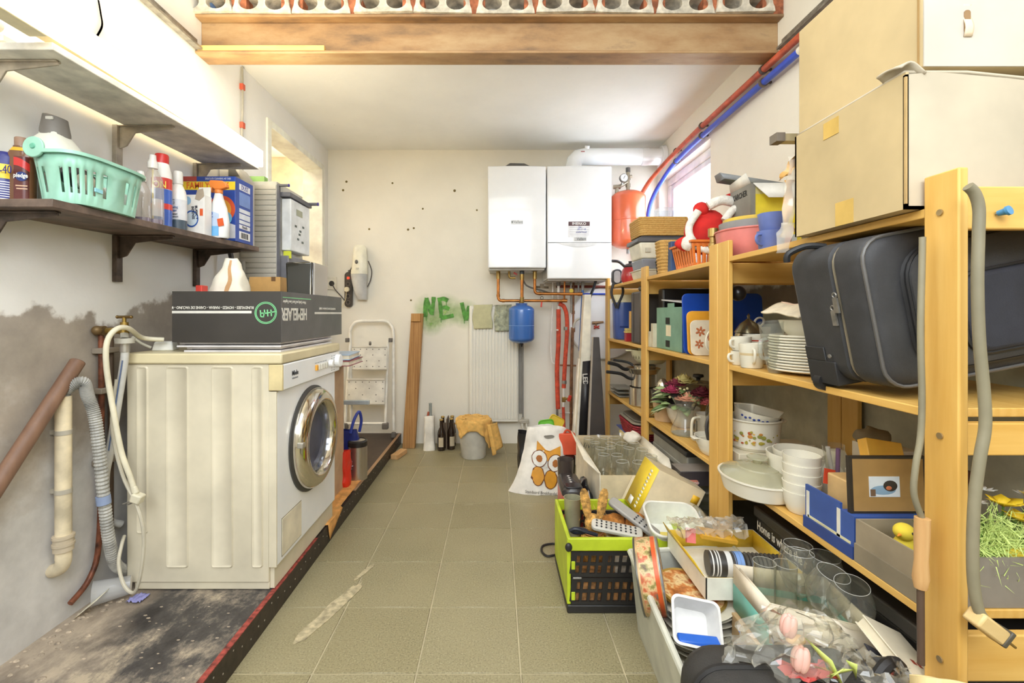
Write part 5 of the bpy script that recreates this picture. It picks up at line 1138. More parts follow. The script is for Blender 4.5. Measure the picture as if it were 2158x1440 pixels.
obj('hand_hole', B().prism(rrect(.012, .045, .005, 3), .002, (.935, .9204, 1.66)), mat((150, 120, 84), .9), t); obj('torn_edge', B().grid(lambda u, v: Vector((.928+.016*u, .9195-.004*math.sin(6*v), 1.63+.065*v)), 4, 8), mat((226, 206, 178), .9), t, solid=.002)
tag(obj('yellow_tube', B().cyl((1.12, .90, 1.60), (1.55, .78, 1.80), .018, n=20), mat((240, 210, 110), .35), bevel=.002), 'pale yellow cardboard tube poking from the upper right edge', 'tube')
bpy.data.objects['yellow_tube'].location = (-.01, 0, 0)
# packing film and tape
t = thing('packing_tape', 'crumpled clear and brown packing tape hanging off the carton corner', 'tape', (0, 0, 0))
def strip(pts, w, m, nm, tw=1.2):
    q = spline([Vector(p) for p in pts], 8); b = B(); vv = []
    for i, p in enumerate(q):
        a = tw*math.sin(i*.55); d_ = Vector((math.cos(a), .5*math.sin(a), .3*math.sin(a*2)))*w*(.8+.4*noise.noise(p*25)); vv += [p-d_, p+wob(p, 40, .006), p+d_]
    b.add(vv, [f for i in range(len(q)-1) for f in ((3*i, 3*i+1, 3*i+4, 3*i+3), (3*i+1, 3*i+2, 3*i+5, 3*i+4))]); obj(nm, b, m, t, angle=20)
m_tape = mat((206, 160, 92), .3); m_film = glass((250, 246, 236), .1, .35)
strip([P(1752, 246, 1.14), P(1720, 280, 1.20), P(1692, 305, 1.245)], .014, m_tape, 'brown_tape', .5)
strip([P(1690, 300, 1.262), P(1665, 355, 1.265), P(1640, 382, 1.27)], .016, m_tape, 'brown_tape')
strip([P(1676, 330, 1.262), P(1664, 420, 1.262), P(1658, 500, 1.262)], .022, m_film, 'clear_film', .6)
strip([P(1665, 380, 1.268), P(1660, 430, 1.27), P(1656, 480, 1.27)], .018, m_tape, 'brown_tape', .8)
strip([P(1662, 470, 1.255), P(1652, 500, 1.25), P(1650, 532, 1.25)], .026, m_film, 'clear_film', .4)
strip([P(1645, 500, 1.275), P(1668, 480, 1.275), P(1684, 488, 1.27)], .014, m_tape, 'brown_tape', .4)
# metal rail pointing out over the carton
t = thing('metal_rail', 'short grey metal rail end sticking out beside the cartons', 'rail', (0, 0, 0)); p = P(1636, 289, 1.40)
obj('rail', B().bx(p.x, XR-.001, 1.40, 1.43, p.z-.011, p.z+.011), mat((196, 186, 150), .4, .3), t); obj('rail_end', B().bx(p.x-.001, p.x+.025, 1.396, 1.4335, p.z-.013, p.z+.013), mat((120, 110, 98), .5), t)
# ---------- bowls, mugs, boxes on the top shelves ----------
def mug(t, r, h, m, ang=180, hr=None):
    obj('cup_body', B().lathe([(0, 0), (r*.78, 0), (r*.85, .004), (r, h), (r-.004, h), (r*.82-.004, .008), (0, .006)], 28), m, t)
    a = R(ang); d_ = Vector((math.cos(a), math.sin(a), 0)); hr = hr or h*.28
    obj('handle', B().tube([d_*(r*.93)+Vector((0, 0, h*.80)), d_*(r*.93+hr)+Vector((0, 0, h*.74)), d_*(r*.93+hr*1.15)+Vector((0, 0, h*.5)), d_*(r*.9+hr*.8)+Vector((0, 0, h*.3)), d_*(r*.86)+Vector((0, 0, h*.22))], .0045, 8, smooth=5), m, t)
m_bmug = mat((112, 130, 196), .3)
for k in range(2):
    t = thing('blue_mug', ('lower blue mug with handle at the top shelf edge', 'upper blue mug stacked on its twin')[k], 'mug', (.884+.004*k, 1.49, TZ+e+.0565*k), 0, 'blue mugs on the top shelf'); mug(t, .042+.001*k, .058, m_bmug, 195 if k == 0 else 60)
bx_c = (.982, 1.775)
for k, (r0, r1, z, h, c_, lab) in enumerate(((.105, .131, 0, .108, (226, 134, 128), 'large pink plastic bowl on the top shelf'), (.095, .118, .02, .118, (150, 148, 148), 'grey plastic bowl nested in the pink one'), (.085, .104, .04, .113, (238, 202, 80), 'yellow plastic bowl nested in the grey one'))):
    t = thing('plastic_bowl', lab, 'bowl', (*bx_c, TZ+.002+z), 0, 'nested plastic bowls'); obj('bowl_body', B().lathe(bowl(r0, r1, h, .004), 40), mat(c_, .35), t)
    if k == 0: obj('rim', B().ring((0, 0, h-.002), (0, 0, 1), r1, .004, 40, 8), mat(c_, .35), t)
t = thing('cleaner_box', 'open yellow and white appliance box on the top shelf', 'box', (0, 0, 0))
x0, x1, y0, y1, z0, z1 = 1.062, 1.275, 1.935, 2.10, TZ+.001, 1.625
obj('box_body', B().bx(x0, x1, y0, y1, z0, z1-.045), mat((246, 222, 66), .4), t); obj('grey_panel', B().bx(x0-.0012, x0-.0002, y0, y1, z1-.16, z1-.001).bx(x0, x0+.02, y0-.0012, y0-.0002, z1-.16, z1), mat((140, 138, 130), .4), t)
obj('box_upper', B().bx(x0, x1, y0, y1, z1-.045, z1), mat((226, 216, 150), .4), t)
obj('white_flap', B().add([(x0+.01, y0-.001, z1), (x1, y0-.001, z1), (x1-.0, y0-.045, z1-.07), (x0+.05, y0-.045, z1-.07)], [(0, 1, 2, 3)]), mat((246, 244, 238), .5), t, solid=.003)
obj('white_flap', B().add([(x0, y1, z1), (x0, y0, z1), (x0-.015, y0+.01, z1+.045), (x0-.015, y1-.02, z1+.03)], [(0, 1, 2, 3)]), mat((240, 236, 226), .5), t, solid=.003)
text('KARCHER', .035, (x0-.0018, (y0+y1)/2, z1-.035), FXM, mat((30, 30, 30), .5), t, sx=.75, bold=.0008)
obj('spec_label', B().bx(x0+.03, x0+.08, y0-.0015, y0-.0004, z0+.07, z0+.125).bx(x0+.085, x1-.02, y0-.0015, y0-.0004, z0+.07, z0+.125), mat((214, 224, 226), .5), t)
obj('dark_caption', B().bx(x0+.03, x0+.08, y0-.0022, y0-.0014, z0+.115, z0+.125), mat((60, 60, 54), .5), t)
t = thing('steel_channel', 'grey steel channel lying across the yellow appliance box', 'channel', (0, 0, 0))
obj('channel', B().add([(.985, 2.04, 1.70), (1.30, 2.04, 1.65), (1.30, 2.09, 1.65), (.985, 2.09, 1.70), (1.0, 2.03, 1.672), (1.30, 2.03, 1.628), (1.30, 2.10, 1.628), (1.0, 2.10, 1.672)], [(0, 1, 2, 3), (0, 4, 5, 1), (3, 2, 6, 7), (0, 3, 7, 4)]), mat((150, 156, 164), .4, .4), t, solid=.003)
t = thing('brass_fitting', 'brass pipe fitting standing by the pink bowl', 'fitting', (.87, 1.86, TZ+.001))
obj('fitting_body', B().lathe([(0, 0), (.016, 0), (.016, .03), (.013, .032), (.013, .055), (.017, .057), (.017, .075), (.012, .078), (.012, .10), (.019, .102), (.019, .135), (0, .136)], 12), mat((176, 148, 90), .35, .7), t)
# orange slotted basket with the red plush suit in it
t = thing('orange_basket', 'orange slotted plastic basket on the far rack top', 'basket', (.975, 2.175, TZ+.001))
m_or = mat((236, 132, 60), .4); b = B(); n = 48; hx, hy = .105, .12
def br2(z, k):
    q = rrect(2*hx*k, 2*hy*k, .02, 1); per = []
    cs = [(hx*k, hy*k), (-hx*k, hy*k), (-hx*k, -hy*k), (hx*k, -hy*k)]
    for i in range(4):
        a, c = cs[i], cs[(i+1) % 4]
        per += [(a[0]+(c[0]-a[0])*j/24, a[1]+(c[1]-a[1])*j/24, z) for j in range(24)]
    return per
rg = [br2(0, .84), br2(.022, .86), br2(.095, .97), br2(.118, 1.0)]
v = [p for r in rg for p in r]; f = [tuple(range(96))]
for j in range(3):
    for i in range(96):
        if j == 1 and i % 3 == 1: continue
        f.append((j*96+i, j*96+(i+1) % 96, (j+1)*96+(i+1) % 96, (j+1)*96+i))
b.add(v, f); obj('basket_body', b, m_or, t, solid=.003)
obj('rim', B().loft([br2(.116, 1.0), br2(.112, 1.08), br2(.120, 1.09), br2(.122, .99)], False), m_or, t, solid=.002)
t = thing('plush_suit', 'red plush suit with white fur trim heaped in orange basket', 'plush toy', (.99, 2.17, TZ+.02))
m_red = mat((214, 44, 40), .9, 0, .08, 10); m_fur = mat((244, 240, 232), 1, 0, .05, 60, .8, 160)
def blob(c, r, amp=.012, s=14):
    b = B().sph(c, r, 22, 14)
    b.v = [p+wob(p, s, amp) for p in b.v]; return b
obj('body', blob((-.005, 0, .155), (.105, .085, .10)), m_red, t)
obj('hood', blob((-.045, -.03, .255), (.035, .035, .035), .006, 20), m_red, t); obj('sleeve', blob((-.11, -.02, .10), (.05, .045, .035)), m_red, t)
obj('fur_trim', B().tube([(-.075, -.075, .24), (-.112, -.06, .17), (-.105, -.08, .10), (-.06, -.10, .06), (.02, -.105, .055)], .017, 10, smooth=6), m_fur, t)
obj('fur_collar', B().tube([(-.03, -.07, .262), (.02, -.085, .285), (.07, -.08, .28), (.10, -.06, .275)], .022, 10, smooth=6), m_fur, t)
obj('fur_cuff', B().tube([(.03, -.10, .19), (.07, -.105, .24), (.13, -.10, .235)], .018, 10, smooth=6), m_fur, t)
obj('pompom', blob((-.115, -.07, .095), (.036, .034, .036), .008, 30), m_fur, t); obj('red_ribbon', B().tube([(.03, -.06, .29), (.09, -.05, .315), (.15, -.05, .30), (.13, -.08, .262)], .012, 8, smooth=5), m_red, t)
m_wick, nt, bs = newmat('woven_wicker'); v_ = coords(nt); bk = N(nt, 'ShaderNodeTexBrick'); bk.inputs['Scale'].default_value = 55; bk.inputs['Color1'].default_value = rgb((226, 186, 112)); bk.inputs['Color2'].default_value = rgb((204, 158, 84)); bk.inputs['Mortar'].default_value = rgb((150, 108, 54)); bk.inputs['Mortar Size'].default_value = .02
sw = N(nt, 'ShaderNodeVectorMath', operation='ADD'); sp_ = N(nt, 'ShaderNodeSeparateXYZ'); cb = N(nt, 'ShaderNodeCombineXYZ'); nt.links.new(v_, sp_.inputs[0]); ad = N(nt, 'ShaderNodeMath', operation='ADD'); nt.links.new(sp_.outputs[0], ad.inputs[0]); nt.links.new(sp_.outputs[1], ad.inputs[1]); nt.links.new(ad.outputs[0], cb.inputs[0]); nt.links.new(sp_.outputs[2], cb.inputs[1]); nt.links.new(cb.outputs[0], bk.inputs[0]); nt.links.new(bk.outputs[0], bs.inputs['Base Color']); bs.inputs['Roughness'].default_value = .7; bump(nt, bs, bk.outputs[1], .5, .004)
def wicker_rows(t, L, W, z0, z1, k0, k1, n):
    for i in range(n):
        u = i/(n-1); k = k0+(k1-k0)*u; q = rrect(L*k, W*k, .02, 4); q.append(q[0])
        obj('wicker_row', B().tube([(a, c, z0+(z1-z0)*u) for a, c in q], (z1-z0)/(n-1)*.6, 6, caps=False), m_wick, t)
t = thing('wicker_basket', 'tan wicker lidded basket atop the white cool box', 'basket', (.975, 2.80, 1.535)); wicker_rows(t, .28, .22, .006, .098, .94, 1, 9); obj('lid', B().prism(rrect(.285, .225, .02, 4), .008, (0, 0, .10), (1, 0, 0), (0, 1, 0)), m_wick, t); obj('base', B().prism(rrect(.26, .20, .02, 4), .006, (0, 0, 0), (1, 0, 0), (0, 1, 0)), m_wick, t)
t = thing('wicker_basket', 'small straw basket tucked behind the orange basket', 'basket', (.89, 2.40, TZ+.001)); wicker_rows(t, .10, .09, .006, .16, .8, 1, 10); obj('base', B().prism(rrect(.08, .07, .02, 4), .006, (0, 0, 0), (1, 0, 0), (0, 1, 0)), m_wick, t)
t = thing('acrylic_box', 'clear acrylic box on top of the wicker basket by the window', 'box', (1.06, 2.83, 1.644)); obj('clear_wall', B().bx(-.08, .08, -.05, -.047, 0, .075).bx(-.08, .08, .047, .05, 0, .075).bx(-.08, -.077, -.047, .047, 0, .075).bx(.077, .08, -.047, .047, 0, .075), glass((244, 248, 252), .05, .15), t)
t = thing('cool_box', 'white cool box with dark grey lid on the far rack', 'box', (.965, 2.80, 1.402)); obj('box_body', B().taper((0, 0, 0), (.235, .2), (.27, .23), .092), mat((232, 226, 206), .4), t, bevel=.008); obj('lid', B().bx(-.145, .14, -.12, .12, .093, .118).bx(-.12, .12, -.1, .1, .118, .131), mat((92, 92, 96), .4), t, bevel=.006); obj('handle_recess', B().bx(-.10, -.07, -.116, -.108, .035, .06), mat((196, 190, 172), .5), t)
plain('grey_container', 'grey plastic container under the white cool box', 'container', B().taper((0, 0, 0), (.20, .19), (.22, .21), .058), mat((138, 142, 152), .4), (.955, 2.80, 1.342), .006)
t = plain('white_container', 'white plastic tub at the bottom of the far rack stack', 'container', B().taper((0, 0, 0), (.20, .19), (.225, .21), .047), mat((236, 228, 206), .4), (.955, 2.80, TZ+.001), .006); obj('rim', B().bx(-.118, .118, -.11, .11, .047, .054), mat((240, 234, 214), .4), t, bevel=.003)
for k in range(2):
    t = thing('fluted_tin', ('lower black fluted baking tin beside the blue binder', 'upper black fluted baking tin in the stack')[k], 'baking tin', (.888, 2.47, TZ+.001+.052*k), 0, 'black fluted baking tins'); n = 40
    def fr(r, z): return [((r*(1+.05*math.cos(10*2*math.pi*i/n)))*math.cos(2*math.pi*i/n), (r*(1+.05*math.cos(10*2*math.pi*i/n)))*math.sin(2*math.pi*i/n), z) for i in range(n)]
    obj('tin_body', B().loft([fr(.03-.004*k, 0), fr(.038-.004*k, .07), fr(.034-.004*k, .07), fr(.026-.004*k, .006)]), mat((62, 60, 60), .35, .3), t, angle=60); obj('rim', B().ring((0, 0, .07), (0, 0, 1), .0385-.004*k, .003, 28, 6), mat((70, 68, 68), .35, .3), t)
t = plain('blue_binder', 'blue cardboard binder with finger hole on the far rack top', 'binder', B().bx(0, .055, -.06, .06, 0, .155), mat((64, 94, 140), .5), (.872, 2.37, TZ+.001), .003); obj('finger_hole', B().cyl((.0275, -.0605, .07), (.0275, -.0625, .07), .012, n=20), mat((30, 32, 36), .5), t); obj('rivet', B().cyl((.0275, -.0605, .03), (.0275, -.0625, .03), .004, n=10), m_galv, t)
t = thing('red_kettle', 'small red enamel kettle with black lid on the far shelf end', 'kettle', (.925, 3.20, TZ+.001)); obj('kettle_body', B().lathe([(0, 0), (.048, 0), (.06, .02), (.063, .055), (.055, .095), (.04, .115), (0, .118)], 28), mat((176, 40, 50), .25, 0, .05, 5, coat=.4), t); obj('lid', B().lathe([(.045, .112), (.047, .122), (.03, .135), (.01, .14), (.012, .155), (0, .157)], 24), mat((48, 48, 54), .4), t); obj('handle', B().tube([(-.04, 0, .12), (-.08, -.01, .15), (-.13, -.02, .155)], .010, 8, smooth=5), mat((44, 44, 50), .4), t)
t = thing('camera_case', 'grey and black strapped case hanging over the shelf end', 'case', (.862, 3.32, TZ+.001)); obj('case_body', B().prism(rrect(.07, .11, .03, 5), .05, (0, .02, .055)), mat((60, 60, 66), .5), t, bevel=.006); obj('case_face', B().prism(rrect(.045, .085, .02, 5), .004, (-.004, -.031, .055)), mat((186, 186, 188), .4), t)
b = B()
for pts in ([(-.03, -.03, .01), (-.05, -.05, -.06), (-.03, -.06, -.13), (-.015, -.06, -.17)], [(.03, -.03, .01), (.03, -.055, -.06), (.0, -.06, -.13), (-.012, -.062, -.17)]):
    q = spline([Vector(p) for p in pts], 6); vv = []
    for p in q: vv += [p+Vector((-.009, 0, 0)), p+Vector((.009, -.004, 0))]
    obj('strap', B().add(vv, [(2*i, 2*i+1, 2*i+3, 2*i+2) for i in range(len(q)-1)]), mat((54, 52, 54), .7), t, solid=.003)
# ================= MIDDLE SHELVES =================
m_porc = mat((238, 232, 214), .25, 0, .02, 5); Z = MZ+e
# suitcase
t = thing('suitcase', 'black wheeled suitcase with zips crammed on the near shelf', 'suitcase', (0, 0, 0))
M = Matrix.Translation((.832, 1.10, MZ+.013)) @ Matrix.Rotation(R(-11), 4, 'Y')
m_suit = mat((58, 58, 60), .6, 0, .1, 12, .15, 300); m_pip = mat((96, 94, 92), .4); m_dk = mat((34, 34, 36), .5)
def srect(y, k=0, dx=0): return [(a, y, c) for a, c in rrect(.50-k, .335-k, .05, 5, .25, .17)]
b = B(M); b.loft([srect(-.118, .05), srect(-.112, .012), srect(-.10), srect(-.035), srect(-.031, .012), srect(-.019, .012), srect(-.015), srect(.115), srect(.12, .02)]); obj('shell', b, m_suit, t, angle=50)
for y in (-.112, .116, -.037, -.013):
    q = srect(y, .008); obj('piping', B(M).tube([Vector(p) for p in q]+[Vector(q[0])], .004 if abs(y) > .1 else .003, 6, caps=False), m_pip if abs(y) > .1 else m_dk, t)
q = srect(-.025, .01); obj('zip', B(M).tube([Vector(p) for p in q]+[Vector(q[0])], .003, 6, caps=False), mat((150, 140, 120), .4, .4), t)
pk_ = [(a, c) for a, c in rrect(.40, .27, .07, 6, .27, .165)]
po = obj('front_pocket', B(M).loft([[(a, -.117, c) for a, c in pk_], [(.27+(a-.27)*.97, -.138, .165+(c-.165)*.96) for a, c in pk_], [(.27+(a-.27)*.90, -.143, .165+(c-.165)*.88) for a, c in pk_]]), m_suit, t, angle=40)
q = [(.27+(a-.27)*.985, -.130, .165+(c-.165)*.98) for a, c in pk_]; obj('pocket_zip', B(M).tube([Vector(p) for p in q]+[Vector(q[0])], .0045, 6, caps=False), m_dk, po)
pk2 = [(a, c) for a, c in rrect(.28, .17, .04, 5, .30, .14)]; obj('small_pocket', B(M).loft([[(a, -.142, c) for a, c in pk2], [(.30+(a-.30)*.95, -.156, .14+(c-.14)*.93) for a, c in pk2]]), mat((44, 46, 56), .7, 0, .1, 12, .3, 400), po, bevel=.006)
q = [(a, -.146, c) for a, c in pk2]; obj('pocket_zip', B(M).tube([Vector(p) for p in q]+[Vector(q[0])], .0045, 6, caps=False), m_dk, po)
for (y, z) in ((-.025, .195), (-.012, .165)):
    obj('zip_pull', B(M).box((-.006, y, z), (.004, .014, .035)).ring((-.006, y, z+.024), (1, 0, 0), .006, .0018, 12, 6), m_galv, t)
obj('corner_guard', B(M).bx(-.004, .06, .02, .119, -.004, .055).bx(-.004, .0, .05, .119, .055, .09), mat((44, 44, 46), .5), t, bevel=.012)
for y in (.09,): obj('wheel', B(M).cyl((.012, y-.012, -.004), (.012, y+.012, -.004), .024, n=20), mat((30, 30, 32), .5), t)
obj('rivet', B(M).cyl((-.004, .03, .07), (-.007, .03, .07), .005, n=10), m_galv, t)
obj('top_handle', B(M).tube([(.16, 0, .334), (.17, 0, .352), (.24, 0, .356), (.31, 0, .352), (.32, 0, .334)], .009, 8, smooth=4), m_dk, t)
obj('side_handle', B(M).tube([(.05, .05, .335), (.01, .06, .345), (-.03, .07, .335), (-.035, .075, .315)], .008, 8, smooth=4), m_dk, t)
# plates: twelve in a stack, bowl and cloth on top
pc = (.972, 1.42); p0 = None
pp_ = [(0, 0), (.062, 0), (.07, .003), (.117, .010), (.120, .012), (.1205, .0145), (.119, .0165), (.116, .0165), (.069, .0075), (0, .005)]
for k in range(13):
    if p0 is None: p0 = o = obj('dinner_plate', B().lathe(pp_, 40), m_porc)
    else: o = p0.copy(); COL.objects.link(o)
    tag(o, 'white china plate, '+nth(k, 13)+' in the stack beside the suitcase', 'plate', 'stacked white plates'); o.location = (pc[0]+.002*math.sin(k*2.1), pc[1], Z+.0085*k); o.rotation_euler = (0, 0, k)
zt_ = Z+.0085*12+.015
t = thing('serving_bowl', 'white china bowl on top of the plate stack', 'bowl', (pc[0]+.012, pc[1]+.01, zt_-.008)); obj('bowl_body', B().lathe(bowl(.06, .098, .055, .004), 40), m_porc, t)
t = thing('folded_napkin', 'cream and pink folded cloth lying on the white bowl', 'cloth', (pc[0]+.0, pc[1]-.01, zt_+.052))
def napk(u, v, x0, x1, lift):
    x = x0+(x1-x0)*u; y = -.095+.185*v
    z = .030*math.exp(-((x+.05)/.05)**2)+.004+lift-.05*max(0, abs(x)-.085)-.25*max(0, -y-.07)+.012*v+.003*math.sin(30*x+9*v)
    return Vector((x, y, z))
obj('cloth_fold', B().grid(lambda u, v: napk(u, v, -.115, -.02, 0), 14, 14), mat((240, 226, 200), .95, 0, .05, 30, .3, 200), t, solid=.005)
obj('pink_fold', B().grid(lambda u, v: napk(u, v, -.05, .12, .003), 14, 14), mat((232, 200, 178), .95, 0, .05, 30, .3, 200), t, solid=.005)
t = thing('glass_beaker', 'tilted clear glass jug leaning on the plate stack', 'jug', (.868, 1.435, Z+.002), rot=(R(4), R(-9), 0)); obj('glass_wall', B().lathe([(0, .002), (.022, .002), (.024, .008), (.034, .15), (.036, .158)], 28), glass((238, 240, 234), .04, .10), t); obj('handle', B().tube([(-.028, -.01, .11), (-.05, -.02, .105), (-.052, -.02, .06), (-.026, -.01, .05)], .006, 8, smooth=5), glass((238, 240, 234), .04, .2), t)
# cups
def cup(name, label, x, y, z, r, h, m, ang, m2=None):
    t = thing(name, label, 'cup', (x, y, z), 0, 'cups beside the plates'); mug(t, r, h, m, ang)
    if m2: obj('colour_band', B().lathe([(r*.79+.0006, .004), (r*.93+.0008, h*.62)], 28), m2, t)
    return t
cup('white_cup', 'white cup with beige lower half at the shelf edge', .868, 1.575, Z, .040, .082, m_porc, 250, mat((222, 200, 156), .3))
cup('white_cup', 'plain white cup left of the beige one, lower of two', .879, 1.665, Z, .036, .05, m_porc, 190)
cup('white_cup', 'plain white cup stacked on the lower white cup', .879, 1.665, Z+.051, .036, .05, m_porc, 200)
cup('red_cup', 'white cup with red side and handle behind the others', .955, 1.70, Z+.057, .046, .05, m_porc, 185, mat((206, 62, 40), .3))
cup('white_cup', 'white cup under the red sided one', .955, 1.70, Z, .042, .055, m_porc, 60)
t = thing('sugar_bowl', 'ornate silver sugar bowl with pointed lid behind the cups', 'bowl', (.98, 1.80, Z)); obj('bowl_body', B().lathe([(0, 0), (.03, 0), (.028, .03), (.045, .06), (.048, .10), (.044, .11)], 24), mat((176, 166, 140), .25, .8), t); obj('lid', B().lathe([(.05, .11), (.046, .118), (.03, .145), (.012, .158), (.004, .165), (.006, .175), (0, .185)], 24), mat((150, 140, 110), .25, .8), t)
t = thing('white_pitcher', 'small white pitcher with ear handle before the blue board', 'pitcher', (1.05, 1.86, Z)); mug(t, .045, .13, m_porc, 80); obj('ear_loop', B().ring((.0, -.01, .15), (0, 1, .3), .018, .004, 18, 6), m_porc, t)
tag(obj('black_ball', B().sph((0, 0, 0), .0285, 24, 16), mat((30, 28, 28), .3)), 'round black ball resting against the blue board top', 'ball').location = (.905, 1.735, 1.155)
t = thing('ball_stand', 'dark post carrying the round black ball behind the pine upright', 'stand', (.887, 1.765, Z)); obj('stand_post', B().cyl((-.03, .01, 0), (-.022, .0, .235), .006, n=10), mat((40, 38, 38), .4), t); obj('stand_arm', B().cyl((-.022, 0, .235), (.01, -.022, .25), .005, n=8), mat((40, 38, 38), .4), t)
# boards leaning
def board(name, label, x0, x1, y, h, th, m, lean_=6, r=.025, z=Z):
    t = thing(name, label, 'board', (0, y, z), rot=(R(-lean_), 0, 0)); obj('board_slab', B().prism(rrect(x1-x0, h, r, 5, (x0+x1)/2, h/2), th, (0, 0, 0)), m, t, bevel=.002); return t
board('cutting_board', 'large blue cutting board leaning on the shelf', .842, 1.205, 2.085, .275, .008, mat((22, 70, 168), .35), 5)
board('cutting_board', 'orange yellow cutting board leaning on the blue one', .848, 1.05, 2.055, .195, .008, mat((236, 168, 52), .4), 5)
t = board('patterned_board', 'white board printed with rust flowers before the orange board', .850, 1.00, 2.025, .155, .007, mat((236, 222, 196), .4), 5)
for cx_, cz_, s in ((.893, .105, 1), (.886, .05, .9), (.93, .08, .7)):
    for k in range(6):
        a = R(60*k+20); obj('printed_petal', B(Matrix.Translation((cx_+.013*s*math.cos(a), -.008, cz_+.013*s*math.sin(a))) @ Matrix.Rotation(-a, 4, 'Y')).sph((0, 0, 0), (.010*s, .0008, .005*s), 10, 6), mat((190, 110, 66), .5), t)
t = thing('hand_mixer', 'white hand mixer with looped cord by the patterned board', 'mixer', (.955, 1.935, Z)); obj('mixer_body', B().loft([[(a+dx, y, c+.07) for a, c in rrect(w_, h_, .015, 4)] for y, w_, h_, dx in ((-.04, .03, .03, -.01), (-.03, .055, .055, -.005), (.04, .06, .06, 0), (.055, .03, .03, 0))]), mat((240, 232, 212), .35), t, angle=60); obj('mixer_foot', B().bx(-.03, .03, -.02, .04, 0, .045), mat((120, 116, 108), .5), t, bevel=.004)
obj('cord', B().tube([(-.02, -.045, .09), (-.06, -.05, .125), (-.095, -.05, .10), (-.10, -.05, .05), (-.075, -.05, .025), (-.055, -.05, .06), (-.05, -.05, .11), (-.035, -.05, .03)], .004, 8, smooth=6), mat((244, 236, 214), .5), t); obj('beater', B().ring((.01, -.065, .016), (0, 0, 1), .03, .002, 20, 6).ring((-.02, -.065, .012), (0, 0, 1), .03, .002, 20, 6), m_galv, t)
# files and cases
t = thing('green_file_box', 'sage green cardboard file box with square holes', 'file box', (0, 0, 0)); m_gr = mat((122, 160, 138), .6); x0, y0, y1, h = .865, 2.16, 2.50, .215
obj('box_body', B().bx(x0, x0+.20, y0, y1, Z, Z+h), m_gr, t, bevel=.002); obj('box_tab', B().bx(x0, x0+.004, y0+.1, y0+.18, Z+h, Z+h+.02), m_gr, t)
for z in (.03, .145): obj('square_hole', B().bx(x0-.001, x0, y0+.15, y0+.205, Z+z-.015, Z+z+.018), mat((30, 28, 24), .7), t)
obj('white_label', B().bx(x0-.0012, x0-.0001, y0+.135, y0+.20, Z+.07, Z+.125), mat((236, 224, 190), .6), t); obj('blue_spine', B().bx(x0+.001, x0+.03, y0-.004, y0-.0005, Z, Z+h-.005), mat((48, 92, 160), .4), t)
plain('black_briefcase', 'black briefcase standing behind the green file box', 'briefcase', B().bx(.90, 1.30, 2.30+.205, 2.58, Z, 1.215), mat((30, 28, 28), .45), bevel=.01)
plain('paper_sheaf', 'thin sheaf of white paper on the green file box', 'papers', B().box((.98, 2.33, Z+h+.028), (.20, .28, .006), (R(4), R(2), 0)), mat((220, 220, 224), .6), bevel=0)
for k, (y_, h_) in enumerate(((2.515, .13), (2.555, .085))): plain('card_box', ('taller narrow grey card box beside the green file box', 'lower grey card box beside the green file box')[k], 'box', B().bx(.845-.001*k, .893, y_-.018, y_+.018, Z, Z+h_), mat((206, 196, 170), .6), group='card boxes by the green file box')
t = plain('leather_case', 'dark grey leather case at the middle of the far rack', 'case', B().bx(.842, 1.26, 2.72, 2.90, Z, 1.212), mat((78, 72, 66), .4), bevel=.012); obj('lid_seam', B().bx(.8405, 1.261, 2.835, 2.841, Z+.01, 1.205), mat((44, 40, 36), .5), t)
t = thing('grey_pouch', 'flat oval grey pouch lying on the leather case', 'pouch', (.955, 2.80, 1.214)); obj('pouch_body', B().lathe([(0, 0), (.085, 0), (.095, .01), (.095, .025), (.08, .036), (0, .038)], 32, sx=1, sy=.7), mat((84, 80, 74), .5), t)
t = thing('blue_canister', 'tall blue plastic canister with cream lid on the far shelf', 'canister', (.93, 3.34, Z)); obj('canister_body', B().loft([bprof(0, .075, .07), bprof(.01, .082, .076), bprof(.10, .085, .078), bprof(.25, .09, .08), bprof(.262, .088, .079)]), mat((62, 88, 158), .3, 0, .06, 5, coat=.2), t); obj('cream_lid', B().loft([bprof(.263, .094, .084), bprof(.31, .092, .083), bprof(.318, .086, .078)]), mat((232, 222, 184), .45), t); obj('grip_groove', B().bx(-.06, .0, -.079, -.074, .085, .095), mat((44, 66, 132), .4), t)
t = plain('red_box', 'little red box beside the leather case', 'box', B().bx(-.02, .02, -.025, .025, 0, .055), mat((168, 40, 50), .4), (.872, 3.06, Z)); plain('yellow_card_game', 'slim cards stack on the little red box', 'cards', B().bx(-.024, .018, -.025, .025, 0, .012).bx(-.02, .022, -.02, .024, .013, .03), mat((214, 190, 110), .5), (.872, 3.06, Z+.056)); plain('wooden_stick', 'narrow pale wooden stick standing by the leather case', 'slat', B().bx(-.006, .006, -.02, .02, 0, .2), pine['Z'], (.905, 3.12, Z))
# ================= LOWER SHELVES =================
Z = LZs+e; m_glz = glass((248, 249, 246), .04, .05); m_gl2 = glass((244, 244, 238), .03, .05); m_stl = mat((196, 190, 178), .2, .9, .06, 6)
t = thing('casserole_dish', 'white oval casserole with glass lid overhanging the shelf edge', 'casserole', (.845, 1.50, Z)); obj('dish', B().lathe([(0, 0), (.085, 0), (.095, .006), (.108, .052), (.112, .054), (.112, .058), (.103, .058), (.09, .01), (0, .008)], 44, sx=1, sy=1.2), m_porc, t); obj('side_handle', B().bx(.02, .09, -.145, -.118, .045, .056), m_porc, t, bevel=.006)
obj('glass_lid', B().lathe([(.106, .059), (.1, .066), (.06, .082), (.058, .086), (.02, .094), (0, .096)], 44, sy=1.2), glass((222, 220, 196), .06, .35), t); obj('lid_knob', B().lathe([(0, .095), (.012, .096), (.014, .104), (.03, .11), (.03, .116), (0, .12)], 24, sy=1.1), glass((226, 224, 200), .06, .4), t)
b0_ = None
